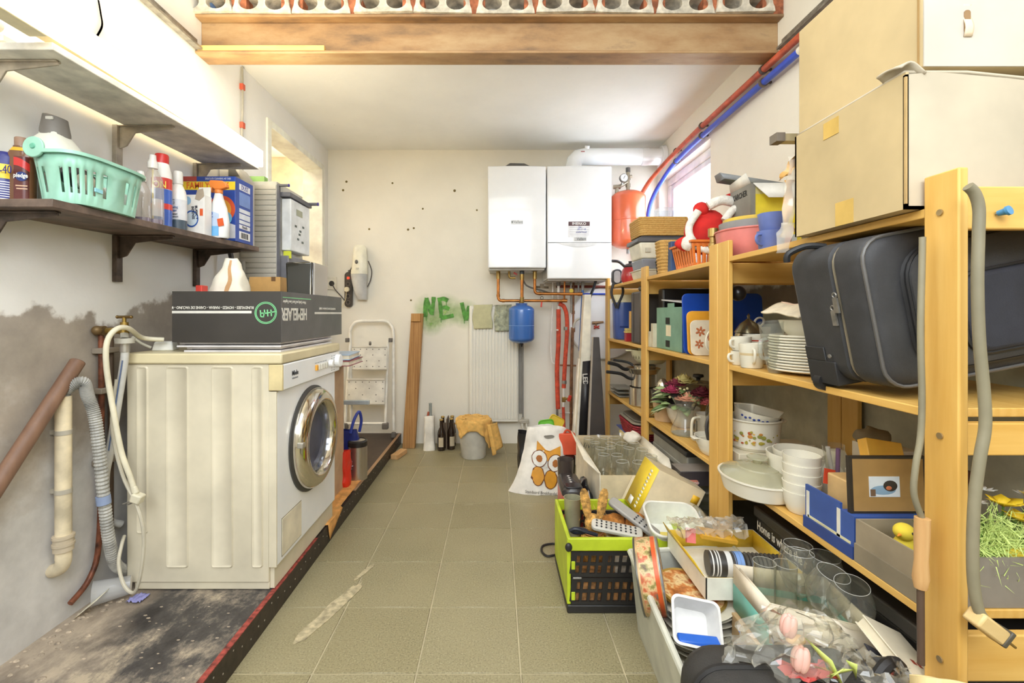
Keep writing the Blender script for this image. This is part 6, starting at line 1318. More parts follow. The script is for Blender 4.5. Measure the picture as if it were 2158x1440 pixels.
for k in range(5):
    if b0_ is None: b0_ = o = obj('white_bowl', B().lathe(bowl(.034, .05, .062, .003), 32), m_porc)
    else: o = b0_.copy(); COL.objects.link(o)
    tag(o, 'deep white bowl, '+nth(k, 5)+' in the stack beside the blue box', 'bowl', 'stacked deep white bowls'); o.location = (.893, 1.355, Z+.0265*k)
t = thing('mixing_bowl', 'larger white bowl behind the stacked bowls', 'bowl', (.955, 1.475, Z)); obj('bowl_body', B().lathe(bowl(.05, .085, .135, .004), 36), m_porc, t)
t = thing('mixing_bowl', 'second white bowl nested inside the larger one', 'bowl', (.965, 1.475, Z+.03)); obj('bowl_body', B().lathe(bowl(.045, .075, .115, .004), 36), m_porc, t)
t = thing('white_teapot', 'small white lidded pot behind the bowls', 'teapot', (1.03, 1.40, Z)); obj('pot_body', B().lathe([(0, 0), (.03, 0), (.05, .04), (.05, .10), (.035, .13), (.03, .14), (.02, .165), (0, .17)], 28), m_porc, t)
t = thing('white_mug', 'white mug with a gold line beside the purple pen', 'mug', (1.035, 1.30, Z+.06)); mug(t, .045, .075, m_porc, 300); plain('mug_base_box', 'white box under the white mug', 'box', B().bx(.99, 1.08, 1.262, 1.338, Z, Z+.058), m_porc)
t = thing('clear_glass', 'clear tumbler holding a purple pen', 'glass', (1.035, 1.352, Z+.135), rot=(0, R(-7), 0)); t.location = (1.0, 1.355, Z+.075); obj('glass_wall', B().lathe([(0, 0), (.022, 0), (.028, .12)], 24), m_gl2, t); obj('purple_pen', B().cyl((-.002, .0, .004), (.01, -.005, .11), .006, n=10), mat((140, 96, 150), .3), t); obj('silver_brush', B().cyl((-.008, .005, .004), (-.014, .004, .115), .006, n=10), mat((226, 222, 216), .3), t)
t = plain('wooden_case', 'pale wooden case with brass handle behind the blue box', 'case', B().bx(-.075, .075, -.05, .05, 0, .155), mat((224, 186, 128), .5), (.945, 1.255, Z), .004); t.location = (.96, 1.19, Z)
obj('brass_handle', B().tube([(-.02, -.051, .115), (-.015, -.064, .118), (.03, -.064, .112), (.035, -.051, .11)], .004, 8, smooth=4), m_bra, t); obj('barcode_label', B().bx(.0, .055, -.0515, -.0505, .07, .092), mat((230, 226, 214), .6), t); b = B()
for k in range(8): b.bx(.012+k*.0045, .0138+k*.0045, -.0522, -.0515, .072, .088)
obj('barcode', b, mat((40, 36, 30), .6), t); obj('elastic_loop', B().tube([(-.045, -.052, .035), (-.06, -.054, .07), (-.04, -.056, .095), (-.015, -.056, .07), (-.0, -.054, .03)], .002, 6, smooth=6), mat((30, 28, 26), .5), t)
t = plain('tea_sachet', 'red and white tea sachet propped on the wooden case', 'sachet', B().box((0, 0, .02), (.03, .002, .04), (R(-10), R(12), 0)), mat((206, 70, 40), .5), (.90, 1.19, Z+.12), 0); t.location = (.895, 1.245, Z+.12); obj('white_mark', B().prism([(-.006, .01), (.006, .01), (0, .026)], .001, (0, -.006, .0)), m_porc, t)
t = plain('yellow_box', 'mustard yellow wooden box tilted on top of the wooden case', 'box', B().box((0, 0, .0), (.095, .03, .085), (R(-25), R(9), 0)), mat((236, 178, 66), .5), (1.0, 1.20, Z+.205), .002)
plain('brown_pouch', 'crumpled brown cloth pouch behind the yellow box', 'pouch', blob((0, 0, .03), (.05, .03, .025), .012, 30), mat((132, 116, 88), .8), (1.10, 1.36, Z+.19), 0); plain('white_stand_box', 'white cardboard box supporting the brown pouch', 'box', B().bx(1.09, 1.19, 1.30, 1.42, Z, Z+.19), mat((226, 214, 190), .6))
plain('dark_tray', 'dark wooden tray edge behind the picture', 'tray', B().box((1.15, 1.20, Z+.17), (.12, .04, .05), (0, R(18), 0)), mat((92, 52, 40), .4))
t = thing('blue_box', 'blue cardboard box with paper strips on the shelf edge', 'box', (0, 0, 0)); m_bb = mat((58, 88, 158), .5); obj('box_body', B().bx(.842, 1.06, 1.09, 1.135, Z, Z+.10).bx(.842, .848, 1.135, 1.262, Z, Z+.115).bx(.848, 1.06, 1.135, 1.262, Z, Z+.004), m_bb, t); obj('lid_edge', B().bx(.837, .8418, 1.088, 1.264, Z, Z+.03), mat((44, 70, 136), .5), t)
for y_ in (1.252, 1.14): obj('paper_strip', B().bx(.8405, .8418, y_-.007, y_+.004, Z+.03, Z+.10), mat((226, 222, 206), .6), t)
obj('paper_strip', B().bx(.8405, .8418, 1.10, 1.25, Z+.0305, Z+.037), mat((222, 214, 170), .6), t)
t = thing('grey_box', 'open grey box holding the chick and spring flowers', 'box', (0, 0, 0)); m_gb = mat((158, 144, 120), .55); y0, y1, h = .91, 1.085, .098
obj('box_wall', B().bx(.842, .847, y0, y1, Z, Z+h), m_gb, t); obj('box_wall', B().bx(1.30, 1.305, y0, y1, Z, Z+h), m_gb, t); obj('box_wall', B().bx(.847, 1.30, y0, y0+.005, Z, Z+h), mat((140, 132, 122), .55), t); obj('box_wall', B().bx(.847, 1.30, y1-.005, y1, Z, Z+h), m_gb, t); obj('box_floor', B().bx(.847, 1.30, y0+.005, y1-.005, Z, Z+.004), m_gb, t); obj('lid_edge', B().bx(.838, .8418, y0, y1, Z, Z+.042), mat((146, 134, 112), .55), t)
t = thing('picture_frame', 'dark frame back with brown card and pasted bird print', 'picture', (0, 1.10, Z+.10), rot=(R(-3), 0, 0)); t.location = (0, 1.112, Z+.10); obj('frame', B().bx(.848, 1.03, -.005, .006, 0, .135), mat((50, 42, 34), .5), t); obj('backing_card', B().bx(.855, 1.024, -.0065, -.0052, .006, .129), mat((170, 132, 76), .7), t); obj('pasted_print', B().bx(.892, .965, -.0078, -.0066, .04, .088), mat((224, 230, 236), .5), t); obj('printed_bird', B().sph((.942, -.0082, .066), (.017, .0006, .013), 14, 8), mat((60, 52, 46), .6), t); obj('printed_water', B().sph((.925, -.0079, .056), (.03, .0004, .011), 14, 8), mat((140, 170, 196), .6), t); obj('printed_breast', B().sph((.938, -.0088, .061), (.007, .0006, .005), 10, 6), mat((206, 120, 80), .6), t); obj('stamp', B().bx(.894, .906, -.0086, -.0079, .042, .058), mat((120, 92, 70), .6), t)
plain('picture_rest_box', 'low white box supporting the dark picture frame', 'box', B().bx(.86, 1.05, 1.095, 1.135, Z+.003, Z+.004), m_porc) if False else None
t = thing('toy_chick', 'yellow toy chick sitting in the grey box', 'toy', (.91, 1.03, Z+.03)); m_ch = mat((244, 216, 70), .9); obj('chick_body', blob((0, 0, .03), (.026, .024, .026), .003, 40), m_ch, t); obj('chick_head', blob((-.008, -.006, .066), (.02, .019, .018), .002, 40), m_ch, t); obj('eye', B().sph((-.006, -.0245, .07), .003, 8, 6), m_dk, t); obj('beak', B().cyl((-.024, -.014, .064), (-.034, -.018, .062), .004, .0008, n=8), mat((236, 150, 50), .5), t)
tag(obj('straw_nest', B().grid(lambda u, v: Vector((.86+.20*u, .925+.145*v, Z+.03+.012*noise.noise(Vector((u*9, v*9, 0))))), 24, 16), mat((214, 206, 110), .9)), 'yellow green straw lining the grey box', 'straw')
plain('purple_egg', 'shiny mauve decorative egg beside the chick', 'egg', B().sph((0, 0, .03), (.024, .024, .032), 18, 12), mat((150, 104, 116), .25), (.955, 1.0, Z+.028), 0)
# spring flowers and feathers in the grey box
random.seed(5)
t = thing('spring_flowers', 'artificial yellow crocus bunch with green grass in the grey box', 'flowers', (1.08, .985, Z+.006)); b = B()
for k in range(520):
    x, y = random.uniform(-.14, .2), random.uniform(-.06, .08); h = random.uniform(.06, .15); a = random.uniform(0, 6.3); l_ = random.uniform(.01, .06); w_ = .003
    p = Vector((x, y, 0)); q = p+Vector((l_*math.cos(a), l_*.5*math.sin(a), h)); m_ = p.lerp(q, .5)+Vector((0, 0, .02)); n_ = Vector((-math.sin(a), math.cos(a), 0))*w_
    b.add([p-n_, p+n_, m_+n_, m_-n_, q], [(0, 1, 2, 3), (3, 2, 4)])
o = obj('grass', b, mat((96, 140, 56), .6), t); o['kind'] = 'stuff'
for k, (x, y, z) in enumerate(((-.035, -.03, .175), (-.015, -.045, .15), (.04, -.04, .155), (.03, -.05, .125), (.10, -.02, .165), (.12, -.05, .14), (.16, 0, .17), (.07, 0, .175))):
    fl2 = B()
    for i in range(6):
        a = R(60*i+13*k); d_ = Vector((math.cos(a), math.sin(a)*.9-.2, 0)); q = Vector((x, y, z)); s = .034; n_ = Vector((-d_.y, d_.x, 0))*.017
        fl2.add([q, q+d_*s*.6+n_+Vector((0, 0, .012)), q+d_*s+Vector((0, 0, .018)), q+d_*s*.6-n_+Vector((0, 0, .012))], [(0, 1, 2, 3)])
    obj('yellow_flower' , fl2, mat((240, 204, 40), .6), t, solid=.001); obj('stem', B().cyl((x*.9, y*.8, 0), (x, y, z), .002, n=6), mat((96, 140, 60), .6), t)
for (x, y, z) in ((-.055, 0, .17), (-.01, .03, .185), (.08, .03, .175)):
    fl2 = B()
    for i in range(8):
        a = R(45*i); q = Vector((x, y, z)); d_ = Vector((math.cos(a), math.sin(a), .3)); n_ = Vector((-d_.y, d_.x, 0))*.004; fl2.add([q, q+d_*.012+n_, q+d_*.02, q+d_*.012-n_], [(0, 1, 2, 3)])
    obj('white_flower', fl2, mat((236, 236, 230), .6), t, solid=.001)
b = B()
for k in range(1500):
    p = Vector((random.gauss(0, .022), random.gauss(0, .008), random.gauss(.0, .015))); d_ = Vector((random.gauss(0, 1), random.gauss(0, .6), random.gauss(.2, .8))).normalized()*random.uniform(.012, .03); n_ = d_.cross(Vector((0, 1, .2))).normalized()*.0008; b.add([p-n_, p+n_, p+d_], [(0, 1, 2)])
o = obj('feather_tuft', b, mat((214, 234, 140), .9)); tag(o, 'fluffy lime green feather tuft in the grey box', 'feathers'); o['kind'] = 'stuff'; o.location = (1.0, .935, Z+.105); o.scale = (1.7, 1.2, 1.7)
plain('yellow_ribbon', 'yellow ribbon fold at the front of the grey box', 'ribbon', blob((0, 0, 0), (.05, .012, .02), .01, 30), mat((240, 210, 60), .6), (1.06, .932, Z+.09), 0)
# decorated casserole on a flat white box
plain('flat_white_box', 'flat cream box under the decorated casserole', 'box', B().bx(.87, 1.20, 1.71-.05, 1.86, Z, Z+.075), mat((232, 222, 196), .5))
t = thing('decorated_casserole', 'white casserole printed with vegetables and spices', 'casserole', (.968, 1.742, Z+.076)); obj('pot_body', B().lathe([(0, 0), (.07, 0), (.082, .012), (.092, .105), (.098, .11), (.098, .114), (.089, .114), (.078, .016), (0, .012)], 40), m_porc, t); obj('ear_handle', B().bx(.088, .115, -.02, .02, .095, .106), m_porc, t, bevel=.004)
random.seed(11)
for k in range(34):
    a = R(random.uniform(195, 300)); z = random.uniform(.03, .075); r = .083+.09*z+.0012; c_ = random.choice([(176, 160, 60), (206, 140, 60), (190, 90, 50), (150, 150, 70), (222, 180, 90)]); s = random.uniform(.003, .009)
    obj('printed_motif', B(Matrix.Translation((r*math.cos(a), r*math.sin(a), z)) @ Matrix.Rotation(a, 4, 'Z')).sph((0, 0, 0), (.0006, s, s*random.uniform(.5, 1)), 8, 6), mat(c_, .5), t)
t = thing('blue_flower_dish', 'white dish with blue cornflowers nested in the decorated casserole', 'dish', (.962, 1.742, Z+.132), rot=(R(6), R(10), 0)); obj('dish_body', B().lathe([(0, 0), (.05, 0), (.072, .05), (.08, .085), (.076, .085), (.066, .05), (0, .006)], 36, sy=.95), m_porc, t)
for k in range(8):
    a = R(205+11*k); obj('printed_flower', B(Matrix.Translation((.0765*math.cos(a), .0765*.95*math.sin(a), .066-.004*(k % 2))) @ Matrix.Rotation(a, 4, 'Z')).sph((0, 0, 0), (.0008, .005, .004), 8, 6), mat((56, 76, 150), .5), t)
t = thing('white_dish', 'plain white square dish tilted in the decorated casserole', 'dish', (.99, 1.76, Z+.19), rot=(R(-8), R(14), 0)); obj('dish_body', B().taper((0, 0, 0), (.10, .10), (.13, .13), .035), m_porc, t, bevel=.006)
plain('wooden_spoons', 'cream plastic spoons lying beside the decorated casserole', 'spoons', B().cyl((0, 0, 0), (.09, -.02, .0), .008, n=8).cyl((.0, .02, .002), (.10, .01, .0), .008, n=8), mat((226, 214, 184), .5), (1.075, 1.70, Z+.085), 0)
# ---- far bays ----
t = thing('hourglass_vase', 'clear glass hourglass vase at the shelf edge', 'vase', (.905, 2.22, Z)); obj('vase_wall', B().lathe([(0, .002), (.06, .002), (.066, .01), (.06, .035), (.042, .075), (.036, .10), (.042, .135), (.062, .175), (.066, .18)], 36), m_glz, t); obj('vase_base', B().lathe([(0, 0), (.058, 0), (.06, .006), (0, .008)], 36), glass((226, 226, 214), .05, .3), t)
t = thing('measuring_jug', 'frosted glass jug with cream handle beside the vase', 'jug', (.955, 2.10, Z)); obj('jug_wall', B().lathe([(0, .002), (.042, .002), (.045, .12), (.048, .125)], 30), glass((236, 232, 218), .12, .45), t); obj('handle', B().tube([(-.04, -.015, .11), (-.075, -.03, .108), (-.082, -.03, .07), (-.078, -.03, .02), (-.044, -.02, .012)], .006, 8, smooth=5), mat((238, 230, 206), .4), t); obj('steel_strap', B().bx(-.064, -.058, -.034, -.028, .02, .1), m_stl, t)
t = thing('baking_dish', 'white oval baking dish, lower of two by the upright', 'dish', (.90, 1.91, Z)); obj('dish_body', B().lathe(bowl(.045, .065, .05, .004), 36, sy=1.3), m_porc, t)
t = thing('baking_dish', 'white oval baking dish, upper of two by the upright', 'dish', (.896, 1.915, Z+.02)); obj('dish_body', B().lathe(bowl(.048, .069, .05, .004), 36, sy=1.3), m_porc, t); obj('side_lug', B().bx(-.088, -.06, -.02, .02, .043, .05), m_porc, t, bevel=.004)
t = thing('coffee_pot', 'glass coffee pot with dark handle in the white dish', 'pot', (.912, 1.915, Z+.055)); obj('pot_wall', B().lathe([(0, .0), (.04, .002), (.05, .05), (.04, .10)], 28), glass((230, 228, 214), .05, .3), t); obj('handle', B().tube([(-.03, -.035, .115), (-.055, -.045, .10), (-.065, -.05, .06), (-.055, -.045, .015)], .007, 8, smooth=5), mat((66, 64, 64), .4), t)
# flower arrangement
t = thing('flower_arrangement', 'artificial rose arrangement in a white bowl on the far shelf', 'flowers', (.955, 2.37, Z)); obj('white_bowl', B().lathe(bowl(.035, .085, .10, .005), 32), mat((226, 216, 196), .4), t)
random.seed(21)
def rose(c, s, m):
    b = B(); c = Vector(c)
    for L in range(4):
        n = 3+2*L
        for i in range(n):
            a = 2*math.pi*i/n+L*.6; r = s*(.2+.27*L); up = s*(.55-.22*L); d_ = Vector((math.cos(a), math.sin(a), 0)); tn = Vector((-d_.y, d_.x, 0))*s*(.28+.13*L)
            b.add([c+d_*r*.5+Vector((0, 0, -.2*s)), c+d_*r-tn+Vector((0, 0, up*.6)), c+d_*r*1.15+Vector((0, 0, up+.15*s)), c+d_*r+tn+Vector((0, 0, up*.6))], [(0, 1, 2, 3)])
    obj('rose', b, m, t, solid=.002, angle=70)
for c, s, col in (((-.075, -.06, .175), .036, (150, 40, 74)), ((-.02, -.085, .145), .04, (236, 168, 136)), ((.05, -.075, .165), .046, (112, 34, 48)), ((.0, .0, .21), .045, (214, 200, 130)), ((-.045, -.02, .20), .035, (120, 36, 56)), ((.10, -.05, .155), .036, (120, 38, 50)), ((.06, -.10, .13), .034, (196, 96, 96))): rose((c[0]*1.15, c[1]*1.1-.01, c[2]*1.12), s*1.25, mat(col, .8))
def leaf(c, d, l, w, m):
    c = Vector(c); d = Vector(d).normalized(); n = d.cross(Vector((0, 0, 1))).normalized()*w; b = B(); b.add([c, c+d*l*.35+n, c+d*l*.75+n*.7+Vector((0, 0, -.01)), c+d*l+Vector((0, 0, -.02)), c+d*l*.75-n*.7+Vector((0, 0, -.01)), c+d*l*.35-n, c+d*l*.5+Vector((0, 0, .006))], [(0, 1, 6), (1, 2, 6), (2, 3, 6), (3, 4, 6), (4, 5, 6), (5, 0, 6)]); obj('leaf', b, m, t, solid=.0015)
for k in range(34):
    a = random.uniform(2.4, 6.6); leaf((.07*math.cos(a), .07*math.sin(a), random.uniform(.10, .19)), (math.cos(a), math.sin(a), random.uniform(-.5, .5)), random.uniform(.06, .10), random.uniform(.020, .034), mat(random.choice([(170, 188, 130), (146, 168, 110), (104, 130, 76), (190, 200, 150)]), .6))
for k in range(16): obj('berry', B().sph((-.10+.14*random.random(), -.07-.02*random.random(), .12+.12*random.random()), .007, 8, 6), mat((236, 228, 170), .5), t)
t = thing('hanging_twigs', 'dark curled ornamental twigs beside the roses', 'twigs', (.93, 2.0, Z))
for k in range(9):
    x, y = .01*k-.02, .012*(k % 3); obj('twig', B().tube([(x, y, 0), (x+.01, y-.01, .07), (x-.005, y, .14), (x+.012*(k % 3), y-.012, .19+.01*(k % 4)), (x+.025, y, .18)], .0022, 6, smooth=4), mat((86, 78, 60), .6), t)
t = thing('citrus_juicer', 'steel dome citrus juicer on the black pan', 'juicer', (.905, 2.52, Z+.165)); obj('juicer_dome', B().lathe([(.05, 0), (.05, .006), (.034, .01), (.03, .035), (.014, .058), (0, .064)], 16), m_stl, t)
t = thing('black_pan', 'black deep pan holding the steel juicer', 'pan', (.925, 2.52, Z+.10)); obj('pan_body', B().lathe([(0, 0), (.075, 0), (.08, .06), (.076, .062), (0, .064)], 32), mat((50, 46, 44), .4), t)
t = thing('copper_pan', 'tan ceramic pot under the black pan', 'pot', (.925, 2.52, Z)); obj('pot_body', B().lathe([(0, 0), (.06, 0), (.072, .098), (0, .099)], 32), mat((206, 176, 138), .5), t)
t = thing('glass_lid_pot', 'wide steel pan with glass lid and black knob at the back', 'pan', (1.09, 2.50, Z)); obj('pan_body', B().lathe([(0, 0), (.12, 0), (.125, .175), (.13, .178), (0, .18)], 36), m_stl, t); obj('glass_lid', B().lathe([(.128, .18), (.08, .21), (0, .22)], 36), glass((214, 208, 190), .05, .25), t); obj('knob', B().lathe([(0, .22), (.01, .22), (.012, .23), (.028, .238), (.026, .25), (0, .254)], 20), m_dk, t)
# pots and colander in the end bay
def pot(t, r, h, z=0): obj('pot_body', B().lathe([(0, z), (r-.006, z), (r, z+.006), (r, z+h), (r+.004, z+h+.002), (r-.003, z+h+.003), (r-.004, z+.01), (0, z+.01)], 36), m_stl, t)
pcx, pcy = .925, 2.92
t = thing('steel_pot', 'tall steel saucepan standing lowest in the stack', 'saucepan', (pcx, pcy, Z)); pot(t, .085, .115)
t = thing('steel_pot', 'steel saucepan with black handle stacked in the middle', 'saucepan', (pcx, pcy, Z+.118)); pot(t, .072, .082); obj('handle', B().tube([(-.07, -.01, .05), (-.10, -.02, .058), (-.15, -.03, .085), (-.24, -.04, .098)], .010, 8, smooth=5), m_dk, t)
t = thing('frying_pan', 'shallow steel frying pan with black handle atop the saucepans', 'pan', (pcx, pcy, Z+.203)); obj('pan_body', B().lathe([(0, 0), (.085, 0), (.102, .03), (.106, .031), (.1, .034), (0, .012)], 36), m_stl, t); obj('handle', B().tube([(-.10, -.01, .025), (-.13, -.02, .03), (-.17, -.03, .055), (-.23, -.04, .07)], .011, 8, smooth=5), m_dk, t)
t = thing('small_pan', 'small steel pan with black handle inside the frying pan', 'pan', (pcx+.01, pcy, Z+.218)); pot(t, .066, .035); obj('handle', B().tube([(-.066, .02, .03), (-.10, .03, .05), (-.19, .03, .065)], .008, 8, smooth=5), m_dk, t)
t = thing('colander', 'cream plastic colander with slots and side grips', 'colander', (.975, 2.93, Z+.265)); m_col = mat((224, 220, 184), .45); obj('colander_body', B().lathe(bowl(.07, .125, .085, .004), 44), m_col, t); obj('side_grip', B().bx(-.155, -.12, -.02, .02, .076, .084), m_col, t, bevel=.004); b = B()
for k in range(14):
    a = R(190+12*k); b.box((.112*math.cos(a), .112*math.sin(a), .05), (.003, .003, .035), (0, 0, a))
o = obj('drain_slot', b, mat((120, 112, 80), .7), t); o['kind'] = 'stuff'
t = thing('colander', 'second cream plastic bowl nested tilted in the colander', 'bowl', (.995, 2.95, Z+.285), rot=(R(6), R(8), 0)); obj('bowl_body', B().lathe(bowl(.06, .105, .075, .004), 40), m_col, t)
for k in range(3): plain('grey_tray', ('top', 'middle', 'bottom')[k]+' grey baking tray of the pile at the rack end', 'tray', B().taper((0, 0, 0), (.10, .20), (.12, .22), .010), mat((150, 150, 142), .4), (.885+.006*k, 3.28, Z+.026*(2-k)), .004, group='grey trays at the rack end')
# below the end bay: baskets and cloths
t = plain('wooden_crate', 'low wooden crate under the end bay of the rack', 'crate', B().bx(.87, 1.28, 2.72, 3.40, .001, .17), mat((120, 96, 74), .7))
plain('red_cloth', 'red checked cloth bundle in the rack end bay', 'cloth', blob((0, 0, .04), (.10, .22, .045), .02, 12), mat((166, 44, 44), .9), (.93, 3.02, .17), 0)
plain('yellow_cloth', 'folded yellow cloth over the red bundle', 'cloth', blob((0, 0, .02), (.11, .24, .022), .014, 12), mat((222, 200, 140), .9), (.93, 3.03, .255), 0)
plain('blue_plate', 'blue plastic sheet under the red wicker basket', 'sheet', B().box((0, 0, .004), (.20, .46, .006)), mat((96, 112, 190), .4), (.945, 3.03, .292), 0)
t = thing('red_wicker_basket', 'dark red wicker basket with grey liner below the pots', 'basket', (.955, 2.98, .302)); m_rw = mat((156, 40, 50), .6, 0, .2, 60, .6, 120)
for i in range(7): q = rrect(.21+.006*i, .34+.006*i, .06, 5); q.append(q[0]); obj('wicker_row', B().tube([(a, c, .008+i*.013) for a, c in q], .008, 6, caps=False), m_rw, t)
obj('grey_liner', B().prism(rrect(.25, .37, .06, 5), .012, (0, 0, .098), (1, 0, 0), (0, 1, 0)), mat((150, 142, 126), .6), t, bevel=.005); obj('liner_tray', B().prism(rrect(.22, .33, .06, 5), .01, (0, 0, .112), (1, 0, 0), (0, 1, 0)), mat((120, 112, 100), .6), t, bevel=.004); obj('base', B().prism(rrect(.2, .33, .06, 5), .006, (0, 0, 0), (1, 0, 0), (0, 1, 0)), m_rw, t)
t = thing('black_strainer', 'black wire strainer beside the red wicker basket', 'strainer', (.90, 2.74, .175), rot=(R(0), R(-25), 0)); t.location = (.905, 2.745, .215); obj('strainer_bowl', B().lathe([(.07, .07), (.06, .03), (.035, .006), (0, 0)], 24), mat((46, 42, 40), .5), t, solid=.002); obj('strainer_rim', B().ring((0, 0, .07), (0, 0, 1), .07, .004, 28, 6), m_stl, t)
# below the middle bay
t = plain('grey_crate', 'ribbed grey plastic crate under the flower shelf', 'crate', B().bx(.865, 1.28, 2.10, 2.55, .001, .43), mat((150, 146, 134), .5), bevel=.006)
for k in range(6): obj('crate_rib', B().bx(.858, .8648, 2.11, 2.54, .08+.055*k, .105+.055*k), mat((164, 160, 148), .5), t, bevel=.003)
obj('lid', B().bx(.855, 1.29, 2.09, 2.56, .431, .455), mat((50, 48, 46), .5), t, bevel=.004)
t = plain('glassware_box', 'flat dark printed box resting on glass dishes', 'box', B().bx(-.085, .10, -.05, .05, 0, .062), mat((62, 56, 58), .35), (.86, 2.0, .352), .002); obj('box_top', B().bx(-.085, .10, -.05, .05, .0622, .064), mat((150, 142, 134), .4), t); obj('red_logo', B().prism(rrect(.05, .022, .008, 4), .001, (-.035, -.0505, .016)), mat((206, 130, 110), .5), t); text('Tempo', .02, (-.035, -.0522, .016), FY, mat((250, 230, 222), .5), t)
d0 = None
for k in range(7):
    if d0 is None: d0 = o = obj('glass_dish', B().lathe([(0, 0), (.06, 0), (.10, .02), (.106, .022), (.06, .006), (0, .004)], 32, sx=1.0), glass((248, 248, 240), .08, .16))
    else: o = d0.copy(); COL.objects.link(o)
    tag(o, 'clear glass dish, '+nth(k, 7)+' in the pile under the dark printed box', 'dish', 'piled glass dishes'); o.location = (.875+.01*math.sin(k*2), 2.0, .125+.0322*k)
plain('plastic_storage_box', 'dark plastic box carrying the pile of glass dishes', 'box', B().bx(.80, .98, 1.90, 2.085, .001, .123), mat((92, 86, 76), .6))
# black crate below the near bay
t = thing('black_crate', 'large black storage box with white motto under the near shelf', 'box', (0, 0, 0)); obj('box_body', B().bx(.905, 1.30, .935, 1.61, .001, .374), mat((38, 36, 34), .4), t, bevel=.006); obj('lid', B().bx(.897, 1.31, .925, 1.618, .3745, .411), mat((54, 52, 50), .35), t, bevel=.006)
text('Home is where the r', .042, (.9035, 1.605, .347), (R(90), 0, R(-90)), mat((232, 226, 214), .5), t, sx=.72, bold=.0006, align='LEFT')
# ================= THINGS ON THE FLOOR, RIGHT SIDE =================
m_rim_glint = glass((250, 250, 246), .05, .35); m_lime = mat((196, 214, 48), .4); m_blk2 = mat((40, 38, 38), .45)  # first material: whiter glass, paints the bright highlight along glass rims
t = thing('folding_crate', 'lime green and black folding crate full of oddments', 'crate', (0, 0, 0))
x0, x1, y0, y1, h = .255, .70, 1.665, 2.02, .272
obj('base_tray', B().bx(x0, x1, y0, y1, .001, .03), m_blk2, t, bevel=.004)
obj('green_side', B().bx(x0, x0+.014, y0+.004, y1, .031, h-.001), m_lime, t, bevel=.003); obj('green_side', B().bx(x1-.014, x1, y0+.004, y1, .031, h-.001), m_lime, t, bevel=.003)
obj('rim_bar', B().bx(x0+.002, x1-.002, y0-.004, y0+.012, h-.045, h), m_lime, t, bevel=.003); obj('rim_bar', B().bx(x0+.0145, x1-.0145, y1-.012, y1, h-.045, h), m_lime, t, bevel=.003)
for yy, nm in ((y0, 'front'), (y1-.012, 'rear')):
    for tier in range(2):
        za, zb = .032+tier*.10, .128+tier*.095
        obj('panel_rail', B().bx(x0+.015, x1-.015, yy, yy+.008, za, za+.012), m_blk2, t); obj('panel_rail', B().bx(x0+.015, x1-.015, yy, yy+.008, zb-.014, zb), m_blk2, t)
        obj('panel_rail', B().bx(x0+.015, x1-.015, yy+.001, yy+.007, (za+zb)/2-.005, (za+zb)/2+.005), m_blk2, t)
        for k in range(15):
            xx = x0+.022+k*(x1-x0-.05)/14; wd = .010 if k % 4 else .02
            obj('panel_bar', B().add([(xx-wd/2-.004, yy+.0005, za+.012), (xx+wd/2-.004, yy+.0005, za+.012), (xx+wd/2+.004, yy+.0005, zb-.014), (xx-wd/2+.004, yy+.0005, zb-.014), (xx-wd/2-.004, yy+.0075, za+.012), (xx+wd/2-.004, yy+.0075, za+.012), (xx+wd/2+.004, yy+.0075, zb-.014), (xx-wd/2+.004, yy+.0075, zb-.014)], [(0, 1, 2, 3), (7, 6, 5, 4), (0, 4, 5, 1), (1, 5, 6, 2), (2, 6, 7, 3), (3, 7, 4, 0)]), m_blk2, t)
obj('hinge_cap', B().sph((x0+.004, y0-.006, h-.03), (.013, .009, .016), 14, 10), m_blk2, t); obj('hinge_cap', B().cyl((x0+.02, y0-.003, .13), (x0+.05, y0-.003, .13), .004, n=10), m_galv, t)
for z in (.05, .16): obj('green_clip', B().bx(x0+.0145, x0+.028, y0-.004, y0-.0005, z, z+.03), m_lime, t, bevel=.002)
# in the crate
plain('brown_basket', 'brown woven basket at the bottom of the crate', 'basket', B().bx(x0+.03, x1-.06, y0+.02, y1-.03, .031, .12), mat((176, 126, 76), .8, 0, .25, 40, .6, 100))
plain('white_carton', 'white patterned carton inside the crate', 'carton', B().bx(x0+.18, x1-.03, y0+.03, y1-.05, .121, .19), mat((206, 190, 168), .6, 0, .2, 30))
t = thing('steel_tumbler', 'brushed steel tumbler standing in the crate corner', 'tumbler', (.312, 1.90, .122)); obj('tumbler_wall', B().lathe([(0, 0), (.028, 0), (.034, .20), (.036, .204), (.033, .204), (.026, .006), (0, .006)], 28), mat((186, 182, 152), .4, .35), t)
t = thing('straw_rabbit', 'straw rabbit figure with long ears in the crate', 'figure', (.375, 1.795, .122)); m_str = mat((206, 156, 84), .95, 0, .25, 60, .9, 220)
obj('body', blob((.0, 0, .065), (.055, .045, .075), .012, 30), m_str, t); obj('head', blob((.0, -.005, .145), (.034, .032, .036), .006, 40), m_str, t)
for sx_ in (-1, 1): obj('ear', B(Matrix.Translation((.022*sx_+.004, 0, .165)) @ Matrix.Rotation(R(10*sx_), 4, 'Y')).loft([[(w_*math.cos(a), .35*w_*math.sin(a), z) for a in [2*math.pi*i/12 for i in range(12)]] for z, w_ in ((0, .010), (.03, .017), (.07, .019), (.10, .016), (.115, .008))]), m_str, t)
obj('neck_band', B().ring((0, -.004, .115), (0, 0, 1), .036, .004, 24, 6), mat((220, 150, 100), .8), t); random.seed(9); b = B()
